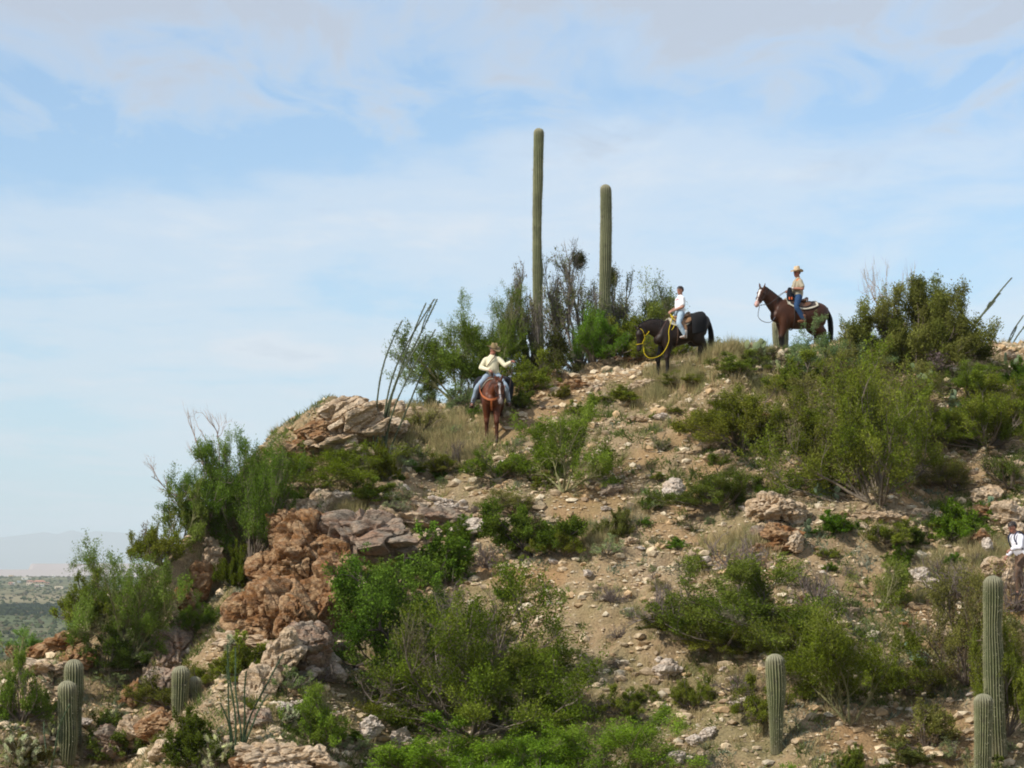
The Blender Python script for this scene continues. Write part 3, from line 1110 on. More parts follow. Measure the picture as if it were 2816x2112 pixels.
for (x, y, w, h, mat, lab, kw) in [
        (1455, 1060, 50, 58, 'rock_white', 'upright pale boulder beside the small dark green bush at mid slope', {'tilt': 0.35, 'rough': 0.6}),
        (832, 1540, 86, 40, 'rock_white', 'long white boulder lying under the big central bush', {'tilt': -0.35}),
        (803, 1570, 56, 52, 'rock_white', 'squat white boulder at the lower end of the long white boulder', {'dY': -0.2}),
        (868, 1590, 52, 44, 'rock_white', 'rounded white boulder just right of the squat one', {}),
        (1385, 832, 84, 28, 'rock_pale', 'flat pale slab in the soil below the black horse', {'tilt': -0.25, 'rough': 0.5}),
        (1430, 900, 42, 18, 'rock_white', 'flat pale stone on the bare bank left of the upper right bush', {'rough': 0.5}),
        (1375, 906, 46, 18, 'rock_pale', 'flat pale stone just left of the one on the bare bank', {'rough': 0.5}),
        (1900, 1118, 84, 32, 'rock_pale', 'long low pale rock under the foot of the largest right bush', {'tilt': 0.1}),
        (1985, 1110, 60, 26, 'rock_pale', 'low pale rock right of the long low one under the largest right bush', {}),
        (2128, 762, 40, 26, 'rock_pale', 'square pale boulder on the right skyline', {'rough': 0.5}),
        (2178, 765, 34, 24, 'rock_pale', 'smaller pale boulder on the skyline right of the square one', {'rough': 0.5}),
        (1000, 1300, 1, 1, None, '', {}),
        (1240, 832, 80, 22, 'rock_brown', 'dark brown ledge beside the trail under the bare tree', {'tilt': 0.1}),
        (1368, 778, 80, 20, 'rock_brown', 'dark earth and rock mound under the black horse nose', {'rough': 0.7}),
        (1440, 1442, 60, 44, 'rock_white', 'grey white boulder on the gravel between the two lower bushes', {'tilt': -0.2}),
        (1285, 830, 60, 14, 'rock_pale', 'thin pale rock at the edge of the trail', {}),
        (1360, 1170, 44, 20, 'rock_pale', 'pale stone beside the tan grass clump at mid slope', {}),
        (1322, 1058, 60, 30, 'rock_grey', 'smooth grey rock in the orange gully below the middle bush', {'rough': 0.4, 'tilt': -0.4}),
        (1458, 1640, 50, 36, 'rock_white', 'pale boulder at the bottom edge right of the bright bushes', {'tilt': -0.3}),
        (1500, 1600, 40, 26, 'rock_white', 'pale boulder above the one at the bottom edge', {}),
        (1530, 1585, 44, 28, 'rock_white', 'pale angular boulder left of the middle saguaro', {'tilt': -0.4}),
        (830, 985, 40, 26, 'rock_pale', 'pale rock at the foot of the left ocotillo', {'tilt': 0.3}),
        (850, 972, 20, 26, 'rock_white', 'small upright white rock at the foot of the left ocotillo', {'tilt': -0.3}),
        (1160, 1090, 50, 14, 'rock_pale', 'thin flat pale stone below the middle green bush', {}),
        (1310, 1098, 30, 12, 'rock_white', 'small bright white stone above the mid slope shrubs', {}),
        (1985, 1245, 60, 40, 'rock_white', 'white broken rock above the twisted trunk bush', {'tilt': -0.2}),
        (2010, 1265, 60, 34, 'rock_white', 'white broken rock just right of and below its neighbour above the twisted trunk bush', {'tilt': 0.3}),
        (2085, 885, 40, 40, 'rock_pale', 'pale rock behind the prickly pear on the right slope', {}),
        (2165, 850, 60, 40, 'rock_pale', 'pale rock at the right edge below the skyline', {}),
        (620, 1530, 50, 30, 'rock_white', 'white rock above the yellow green bush at lower left', {}),
        (660, 1530, 60, 40, 'rock_white', 'larger white rock beside the white rock above the yellow green bush', {}),
        (180, 1560, 40, 24, 'rock_white', 'white rock right of the large saguaro pair', {}),
        (520, 1540, 60, 50, 'rock_pale', 'pale rock behind the lower ocotillo', {'tilt': 0.2}),
        (560, 1555, 60, 50, 'rock_grey', 'grey rock just right of the lower ocotillo', {}),
        (1600, 1520, 50, 30, 'rock_white', 'white rock left of the middle saguaro top', {}),
        (1415, 1300, 36, 20, 'rock_pale', 'pale stone between the two dry brown bushes', {})]:
    if mat:
        rock_block('rock', x, y, w, h, mat, int(x * 3 + y * 5), label=lab, sub=4, **kw)

# loose stones: small ones one could not count are one object
def scatter_stones():
    rg = np.random.RandomState(12)
    V1, F1 = ico(1)
    V2 = np.array([(1, 0, 0), (0, 1, 0), (-1, 0, 0), (0, -1, 0), (0.1, 0.1, 1), (0, 0, -0.8)], float)
    F2 = np.array([(0, 1, 4), (1, 2, 4), (2, 3, 4), (3, 0, 4), (1, 0, 5), (2, 1, 5), (3, 2, 5), (0, 3, 5)])
    for nm, n, s0, s1, lab in (('gravel', 34000, 0.022, 0.075, 'pale gravel and rock chips strewn over the slope'),
                               ('rubble', 5600, 0.065, 0.16, 'fist sized pale and tan stones strewn over the slope')):
        V0, F0 = (V2, F2) if nm == 'gravel' else (V1, F1)
        nv = len(V0)
        x = rg.uniform(-16.5, 16.5, n * 3)
        y = rg.uniform(49, 75.5, n * 3)
        p = np.stack([x, y, x * 0], 1)
        dens = sst(-0.15, 0.40, fbm(p * 0.55, 3, 131) + 0.45 * fbm(p * 2.0, 2, 133)) * (1 - 0.6 * soil_mask(x, y)) + 0.28
        ridge = interp_s(x, _rx, _ry)
        keep = (rg.rand(n * 3) < dens) & (y < ridge + 0.6)
        x, y = x[keep][:n], y[keep][:n]
        m = len(x)
        z = ground_v(x, y)
        s = np.exp(rg.uniform(math.log(s0), math.log(s1), m))
        P = V0[None] * rg.uniform(0.6, 1.25, (m, nv, 1))
        P = P * np.stack([rg.uniform(0.8, 1.5, m), rg.uniform(0.8, 1.3, m), rg.uniform(0.4, 0.85, m)], 1)[:, None] * s[:, None, None]
        a = rg.uniform(0, 6.283, m)
        ca, sa = np.cos(a)[:, None], np.sin(a)[:, None]
        X = P[..., 0] * ca - P[..., 1] * sa
        Yy = P[..., 0] * sa + P[..., 1] * ca
        P = np.stack([X + x[:, None], Yy + y[:, None], P[..., 2] + (z + s * 0.15)[:, None]], -1)
        Ff = (F0[None] + nv * np.arange(m)[:, None, None]).reshape(-1, 3)
        pal = np.array([(0.56, 0.44, 0.29), (0.42, 0.32, 0.21), (0.60, 0.51, 0.37), (0.48, 0.335, 0.19), (0.34, 0.25, 0.17)])
        c = pal[rg.choice(5, m, p=[0.34, 0.2, 0.18, 0.18, 0.1])] * rg.uniform(0.75, 1.15, (m, 1))
        o = obj(nm, mk_mesh(nm, P.reshape(-1, 3), [Ff], False, np.repeat(c, nv, 0), [M['chip']]))
        tag(o, lab, nm, kind='stuff')


scatter_stones()
print('rocks', round(time.time() - T0, 1))
# ------------------------------------------------------------------ plants
def unit(a):
    return a / np.maximum(np.linalg.norm(a, axis=-1, keepdims=True), 1e-9)


def perp(rg, d):
    r = rg.normal(size=d.shape)
    r = r - (r * d).sum(-1, keepdims=True) * d
    return unit(r)


def walk(rg, P0, D0, L, k, wob, up):
    """polylines from P0 along D0: (N, k+1, 3)"""
    n = len(P0)
    pts = np.zeros((n, k + 1, 3))
    pts[:, 0] = P0
    d = D0.copy()
    for i in range(k):
        d = unit(d + rg.normal(size=d.shape) * wob + np.array([0, 0, up]))
        pts[:, i + 1] = pts[:, i] + d * (L / k)[:, None]
    return pts


def tubes(acc, pts, r0, r1, col, n=3):
    """pts (N,k+1,3), r0/r1 (N,) radii at the two ends; col (N,3)"""
    N, K, _ = pts.shape
    d = np.zeros_like(pts)
    d[:, 1:-1] = pts[:, 2:] - pts[:, :-2]
    d[:, 0] = pts[:, 1] - pts[:, 0]
    d[:, -1] = pts[:, -1] - pts[:, -2]
    d = unit(d)
    ref = np.where(np.abs(d[..., 2:3]) > 0.9, np.array([1.0, 0, 0]), np.array([0, 0, 1.0]))
    a = unit(np.cross(d, ref))
    b = np.cross(d, a)
    t = np.linspace(0, 1, K)[None, :, None]
    r = r0[:, None, None] * (1 - t) + r1[:, None, None] * t
    th = np.arange(n) * 2 * math.pi / n
    ring = pts[:, :, None] + (a[:, :, None] * np.cos(th)[None, None, :, None] + b[:, :, None] * np.sin(th)[None, None, :, None]) * r[:, :, None]
    V = ring.reshape(-1, 3)
    base = (np.arange(N) * K * n)[:, None, None] + (np.arange(K - 1) * n)[None, :, None]
    i = np.arange(n)[None, None]
    j = (np.arange(n) + 1)[None, None] % n
    Fq = np.stack([base + i, base + j, base + n + j, base + n + i], -1).reshape(-1, 4)
    acc.add(V, Fq, np.repeat(col, K * n, 0))


def ribbons(acc, rg, pts, w, col):
    """thin twigs as flat slivers, a chain of triangles that ends in a point"""
    N, K, _ = pts.shape
    s = perp(rg, unit(pts[:, -1] - pts[:, 0])) * w * 0.5
    if K == 2:
        V = np.stack([pts[:, 0] - s, pts[:, 0] + s, pts[:, 1]], 1).reshape(-1, 3)
        acc.add(V, np.arange(3 * N).reshape(N, 3), np.repeat(col, 3, 0))
        return
    m = K // 2
    V = np.stack([pts[:, 0] - s, pts[:, 0] + s, pts[:, m] - s * 0.7, pts[:, m] + s * 0.7, pts[:, -1]], 1).reshape(-1, 3)
    b = np.arange(N)[:, None] * 5
    acc.add(V, [b + np.array([[0, 1, 3]]), b + np.array([[0, 3, 2]]), b + np.array([[2, 3, 4]])], np.repeat(col, 5, 0))


def children(rg, par, cnt, t0, t1, ang0, ang1, L, upb, k, wob, up, mask=None):
    N, K, _ = par.shape
    idx = np.repeat(np.arange(N), cnt)
    if mask is not None:
        idx = idx[mask[idx]]
    n = len(idx)
    t = rg.uniform(t0, t1, n) * (K - 1)
    i = np.minimum(t.astype(int), K - 2)
    f = (t - i)[:, None]
    a, b = par[idx, i], par[idx, i + 1]
    P = a * (1 - f) + b * f
    d = unit(b - a)
    an = rg.uniform(ang0, ang1, n)[:, None]
    D = unit(d * np.cos(an) + perp(rg, d) * np.sin(an) + np.array([0, 0, upb]))
    Ls = L * rg.uniform(0.6, 1.25, n) * (1.15 - 0.5 * t / (K - 1))
    return walk(rg, P, D, Ls, k, wob, up), idx


def leaves_on(acc, rg, tw, per, ln, wd, col, jit=0.6, along=0.6, t0=0.1, cnt_w=None, fluff=0.0):
    N, K, _ = tw.shape
    idx = np.repeat(np.arange(N), per)
    if cnt_w is not None:
        idx = idx[rg.rand(len(idx)) < cnt_w[idx]]
    n = len(idx)
    t = rg.uniform(t0, 1, n) * (K - 1)
    i = np.minimum(t.astype(int), K - 2)
    f = (t - i)[:, None]
    a, b = tw[idx, i], tw[idx, i + 1]
    P = a * (1 - f) + b * f
    if fluff:
        P = P + rg.normal(size=P.shape) * fluff
    d = unit(unit(b - a) * along + rg.normal(size=(n, 3)) * jit)
    s = perp(rg, d)
    l = (ln * rg.uniform(0.6, 1.3, n))[:, None]
    w = (wd * rg.uniform(0.6, 1.3, n))[:, None]
    V = np.stack([P - s * w * 0.5, P + s * w * 0.5, P + d * l], 1).reshape(-1, 3)
    Ff = np.arange(3 * n).reshape(n, 3)
    c = col[idx] * rg.uniform(0.65, 1.35, (n, 1)) * LEAF_TONE
    acc.add(V, Ff, np.repeat(c, 3, 0))


LEAF_TONE = np.array([0.92, 0.94, 0.72])
KINDS = {
    # n0, spread(deg), stem len, sub counts, twig density, leaves per twig, leaf size, leaf colour, dry colour, dry share, bark
    'creosote': dict(n0=16, sp=(8, 62), c1=5, c2=7, c3=3, per=11, ln=0.075, wd=0.020, leaf=(0.160, 0.204, 0.029), leaf2=(0.224, 0.238, 0.045), dry=(0.20, 0.16, 0.11), dshare=0.10, bark=(0.16, 0.13, 0.10), up=0.10, upb=0.35, wob=0.10),
    'paloverde': dict(n0=8, sp=(10, 60), c1=6, c2=8, c3=4, per=9, ln=0.085, wd=0.017, leaf=(0.186, 0.238, 0.037), leaf2=(0.256, 0.286, 0.090), dry=(0.24, 0.21, 0.14), dshare=0.12, bark=(0.20, 0.19, 0.09), up=0.05, upb=0.25, wob=0.16),
    'mesquite': dict(n0=7, sp=(15, 70), c1=6, c2=8, c3=4, per=10, ln=0.07, wd=0.030, leaf=(0.096, 0.170, 0.025), leaf2=(0.154, 0.224, 0.041), dry=(0.16, 0.13, 0.09), dshare=0.05, bark=(0.075, 0.06, 0.05), up=0.02, upb=0.15, wob=0.22),
    'leafy': dict(n0=20, sp=(5, 70), c1=6, c2=7, c3=0, per=26, ln=0.065, wd=0.036, leaf=(0.120, 0.180, 0.024), leaf2=(0.154, 0.272, 0.037), dry=(0.15, 0.13, 0.07), dshare=0.03, bark=(0.10, 0.09, 0.06), up=0.10, upb=0.3, wob=0.12),
    'grey': dict(n0=20, sp=(10, 75), c1=4, c2=4, c3=0, per=16, ln=0.055, wd=0.030, leaf=(0.294, 0.353, 0.191), leaf2=(0.384, 0.449, 0.269), dry=(0.28, 0.24, 0.18), dshare=0.2, bark=(0.22, 0.19, 0.15), up=0.12, upb=0.3, wob=0.12),
    'greygreen': dict(n0=14, sp=(10, 68), c1=5, c2=7, c3=3, per=9, ln=0.06, wd=0.024, leaf=(0.160, 0.224, 0.112), leaf2=(0.243, 0.299, 0.157), dry=(0.2, 0.18, 0.13), dshare=0.1, bark=(0.12, 0.11, 0.09), up=0.05, upb=0.3, wob=0.18),
    'olive': dict(n0=14, sp=(10, 64), c1=5, c2=7, c3=3, per=9, ln=0.075, wd=0.018, leaf=(0.192, 0.190, 0.045), leaf2=(0.243, 0.231, 0.090), dry=(0.20, 0.14, 0.09), dshare=0.35, bark=(0.15, 0.12, 0.09), up=0.06, upb=0.3, wob=0.15),
    'dry': dict(n0=22, sp=(10, 75), c1=5, c2=6, c3=3, per=2, ln=0.05, wd=0.014, leaf=(0.256, 0.231, 0.146), leaf2=(0.218, 0.204, 0.101), dry=(0.22, 0.17, 0.14), dshare=0.6, bark=(0.17, 0.135, 0.12), up=0.05, upb=0.25, wob=0.22),
    'bare': dict(n0=12, sp=(12, 62), c1=6, c2=8, c3=5, per=5, ln=0.06, wd=0.022, leaf=(0.166, 0.190, 0.061), leaf2=(0.218, 0.231, 0.112), dry=(0.16, 0.13, 0.10), dshare=0.3, bark=(0.19, 0.165, 0.14), up=0.06, upb=0.25, wob=0.24),
    'dead': dict(n0=3, sp=(5, 50), c1=4, c2=5, c3=3, per=0, ln=0.05, wd=0.02, leaf=(0.166, 0.190, 0.061), leaf2=(0.218, 0.231, 0.112), dry=(0.16, 0.13, 0.10), dshare=0.3, bark=(0.33, 0.24, 0.19), up=0.06, upb=0.2, wob=0.3),
}


LOWSPREAD = ('creosote', 'leafy', 'grey', 'dry', 'greygreen', 'olive')


def shrub_meshes(kind, seed, w, h, d=None, dens=1.0, per=1.0, small=False, br=1.0, lean=0.0, bare_top=0.0, thick=1.0, leafc=None, sky=1.0, bare_side=0):
    k = dict(KINDS[kind])
    k['per'] = int(round(k['per'] * per))
    k['wd'] *= 1.65
    k['ln'] *= 0.78
    k['per'] = int(k['per'] * 1.25)
    k['c1'] = int(round(k['c1'] * br))
    k['c2'] = int(round(k['c2'] * br ** 0.5))
    if small:
        k['c1'] = max(3, k['c1'] - 1)
        k['c3'] = min(k['c3'], 2)
    if leafc:
        k['leaf'] = leafc
    d = d or w * 0.8
    rg = np.random.RandomState(seed)
    big = max(w, h)
    n0 = max(3, int(k['n0'] * (1 if big > 1.2 else 0.7)))
    az = rg.uniform(0, 2 * math.pi, n0)
    sp = np.radians(rg.uniform(k['sp'][0], k['sp'][1], n0))
    sp = np.where(rg.rand(n0) < 0.35, np.radians(rg.uniform(60, 84, n0)), sp) if kind in LOWSPREAD else sp
    D = np.stack([np.sin(sp) * np.cos(az), np.sin(sp) * np.sin(az), np.cos(sp)], 1)
    P = np.stack([np.cos(az), np.sin(az), az * 0], 1) * rg.uniform(0, 0.06, n0)[:, None] * 1.0
    L0 = rg.uniform(0.55, 1.0, n0)
    l0 = walk(rg, P, D, L0, 7, k['wob'], k['up'])
    l1, i1 = children(rg, l0, k['c1'], 0.06 if kind in LOWSPREAD else 0.2, 0.98, 0.3, 0.85, 0.42, k['upb'] * 0.6, 5, k['wob'] * 1.2, k['up'])
    l2, i2 = children(rg, l1, k['c2'], 0.15, 1.0, 0.3, 0.9, 0.20, k['upb'], 3, k['wob'], k['up'])
    levels = [l0, l1, l2]
    if k['c3']:
        l3, i3 = children(rg, l2, k['c3'], 0.15, 1.0, 0.3, 0.8, 0.11, k['upb'], 2, k['wob'] * 0.7, k['up'])
        levels.append(l3)
    allp = np.concatenate([l.reshape(-1, 3) for l in levels[1:]])
    lo, hi = np.percentile(allp, 1.0, axis=0), np.percentile(allp, 99.0, axis=0)
    sx, sy, sz = w / (hi[0] - lo[0]), d / (hi[1] - lo[1]), h / max(hi[2], 0.1)
    cx = (hi[0] + lo[0]) / 2
    S = np.array([sx, sy, sz])
    for l in levels:
        hh = np.clip(l[..., 2] / max(hi[2], 0.1), 0, 1.2)
        l[..., 0] -= cx * np.clip(hh * 1.6, 0, 1)
        l *= S
        l[..., 0] += lean * l[..., 2]
        z = l[..., 2]
        l[..., 2] = np.where(z < 0.02, 0.02 + 0.03 * np.abs(z), z)
    if kind in LOWSPREAD or kind == 'paloverde':
        dr = 0.55 if kind in LOWSPREAD else 0.32
        for l in levels:
            rho = np.hypot(l[..., 0] / (w / 2), l[..., 1] / (d / 2))
            l[..., 2] *= 1 - dr * np.clip(rho, 0, 1.1) ** 1.4 * np.clip(1.25 - l[..., 2] / h, 0, 1)
    # clumps: each branch carries its own share and tone of leaves
    full = rg.uniform(0.35, 1.25, len(l1)) * dens
    tone = rg.uniform(0.75, 1.25, len(l1))
    mixk = rg.uniform(0, 1, len(l1))
    dryb = rg.rand(len(l1)) < k['dshare']
    tipz = l1[:, -1, 2] / h
    if bare_top:
        full = full * np.where(tipz > 1 - bare_top + rg.uniform(-0.15, 0.15, len(l1)), 0.12, 1)
    if bare_side:
        full = full * np.where(l1[:, -1, 0] * bare_side > w * 0.12, 0.15, 1)
    full = np.where(dryb, full * 0.3, full)
    leafc_ = np.array(k['leaf'])[None] * (1 - mixk[:, None]) + np.array(k['leaf2'])[None] * mixk[:, None]
    leafc_ = np.where(dryb[:, None], np.array(k['dry'])[None], leafc_) * tone[:, None]
    st = Acc()
    s_ = min(1.0, 0.35 + big / 4) * thick
    bark = np.array(k['bark'])

    def bc(n):
        return bark[None] * rg.uniform(0.7, 1.35, (n, 1))
    tubes(st, l0, np.full(len(l0), 0.034 * s_ * max(1, big / 3.2)), np.full(len(l0), 0.010 * s_), bc(len(l0)), 5)
    tubes(st, l1, np.full(len(l1), 0.014 * s_), np.full(len(l1), 0.006 * s_), bc(len(l1)), 4)
    ribbons(st, rg, l2, 0.012 * s_, bc(len(l2)) * 1.1)
    if k['c3']:
        ribbons(st, rg, l3[:, ::2], 0.008 * s_, bc(len(l3)) * 1.15)
    cr = Acc()
    if k['per']:
        sc = min(1.0, 0.45 + big / 6.0)
        fl = {'bare': 0.012, 'dry': 0.01, 'greygreen': 0.018}.get(kind, 0.026) * big
        fl = min(fl * 0.75, 0.055)
        f2 = np.clip(full[i2], 0, 2)
        c2 = leafc_[i2]
        if k['c3']:
            f3, c3 = f2[i3], c2[i3]
            leaves_on(cr, rg, l3, int(k['per'] * 1.3), k['ln'] * sc, k['wd'] * sc, c3, 0.62, 0.75, 0.0, f3 / 1.3, fl)
            leaves_on(cr, rg, l2, max(1, k['per'] // 2), k['ln'] * sc, k['wd'] * sc, c2, 0.65, 0.7, 0.3, f2 / 1.3, fl)
        else:
            leaves_on(cr, rg, l2, int(k['per'] * 1.3), k['ln'] * sc, k['wd'] * sc, c2, 0.8, 0.5, 0.0, f2 / 1.3, fl)
    return st, cr


TRIS = [0]
PROTO = {}


def proto(kind, size, var):
    key = (kind, size, var)
    if key not in PROTO:
        w = {'big': 3.2, 'small': 1.3, 'dense': 4.4}[size]
        h = w * 0.85
        st, cr = shrub_meshes(kind, 1000 + var * 37 + len(kind) * 7 + (size == 'big') * 3, w, h, w, dens=1.0, per={'big': 2.2, 'small': 1.7, 'dense': 2.4}[size] * (1.2 if kind == 'leafy' and size != 'small' else 0.75 if kind == 'leafy' else 1), small=(size == 'small'), br=(1.3 if size == 'dense' else 1.0))
        ms = st.mesh(kind + '_stems', [M['bark']])
        mc = cr.mesh(kind + '_foliage', [M['leaf']]) if cr.n else None
        PROTO[key] = (ms, mc, w, h)
        TRIS[0] += cr.n // 3 + len(ms.polygons)
        print(key, cr.n // 3, len(ms.polygons))
    return PROTO[key]


NVAR = {'creosote': 3, 'paloverde': 2, 'leafy': 2, 'olive': 2, 'dry': 2, 'grey': 2, 'greygreen': 2}
CNT = {}


def plant(label, kind, wx, wy, ww, wh, seed, cat='shrub', name='shrub', group=None, dY=0.0, trunk='stems', crown='foliage', **kw):
    """a plant whose foot stands at measured pixel (wx, wy), ww x wh pixels large"""
    b = hitw(wx, wy)
    if dY:
        y = b[1] + dY
        x = b[0] * y / b[1]
        b = np.array([x, y, ground(x, y)])
    m = mpp(b[1])
    gr = {'creosote': 1.2, 'paloverde': 1.2, 'olive': 1.15, 'mesquite': 1.15, 'greygreen': 1.1, 'leafy': 1.05}.get(kind, 1.0) if (wx > 620 and wx != 1985) else 1.0
    w, h = ww * m * gr, wh * m * (0.94 + (gr - 1) * 0.4)
    unique = kw.pop('unique', False) or 'lean' in kw or 'bare_top' in kw or kind in ('bare', 'dead', 'mesquite')
    t = empty(name, tuple(b - np.array([0, 0, 0.03])))
    tag(t, label, cat, group)
    leafc = kw.pop('leafc', None)
    dense = kw.pop('dense', False)
    tint = (1, 1, 1, 1)
    if leafc:
        a = np.array(KINDS[kind]['leaf']) * 0.5 + np.array(KINDS[kind]['leaf2']) * 0.5
        q = np.clip(np.array(leafc) * 1.12 / a, 0.4, 1.8)
        tint = tuple(q) + (1,)
    if not unique:
        size = 'dense' if dense else ('big' if max(w, h) > 1.9 else 'small')
        c = CNT[(kind, size)] = CNT.get((kind, size), -1) + 1
        ms, mc, pw, ph = proto(kind, size, c % (NVAR[kind] if size != 'dense' else 2))
        rz = (seed * 2.399) % 6.283
        for nm_, me in ((trunk, ms), (crown, mc)):
            if me is None:
                continue
            o = obj(nm_, me, t)
            o.rotation_euler = (0, 0, rz)
            o.scale = (w / pw, w / pw, h / ph)
            if nm_ == crown:
                o.color = tint
        return t
    st, cr = shrub_meshes(kind, seed, w, h, per=kw.pop('per', 2.6 if max(w, h) > 2.5 else 2.0), **kw)
    obj(trunk, st.mesh(trunk, [M['bark']]), t)
    if cr.n:
        obj(crown, cr.mesh(crown, [M['leaf']]), t).color = tint
    TRIS[0] += cr.n // 3 + st.n * 2
    return t


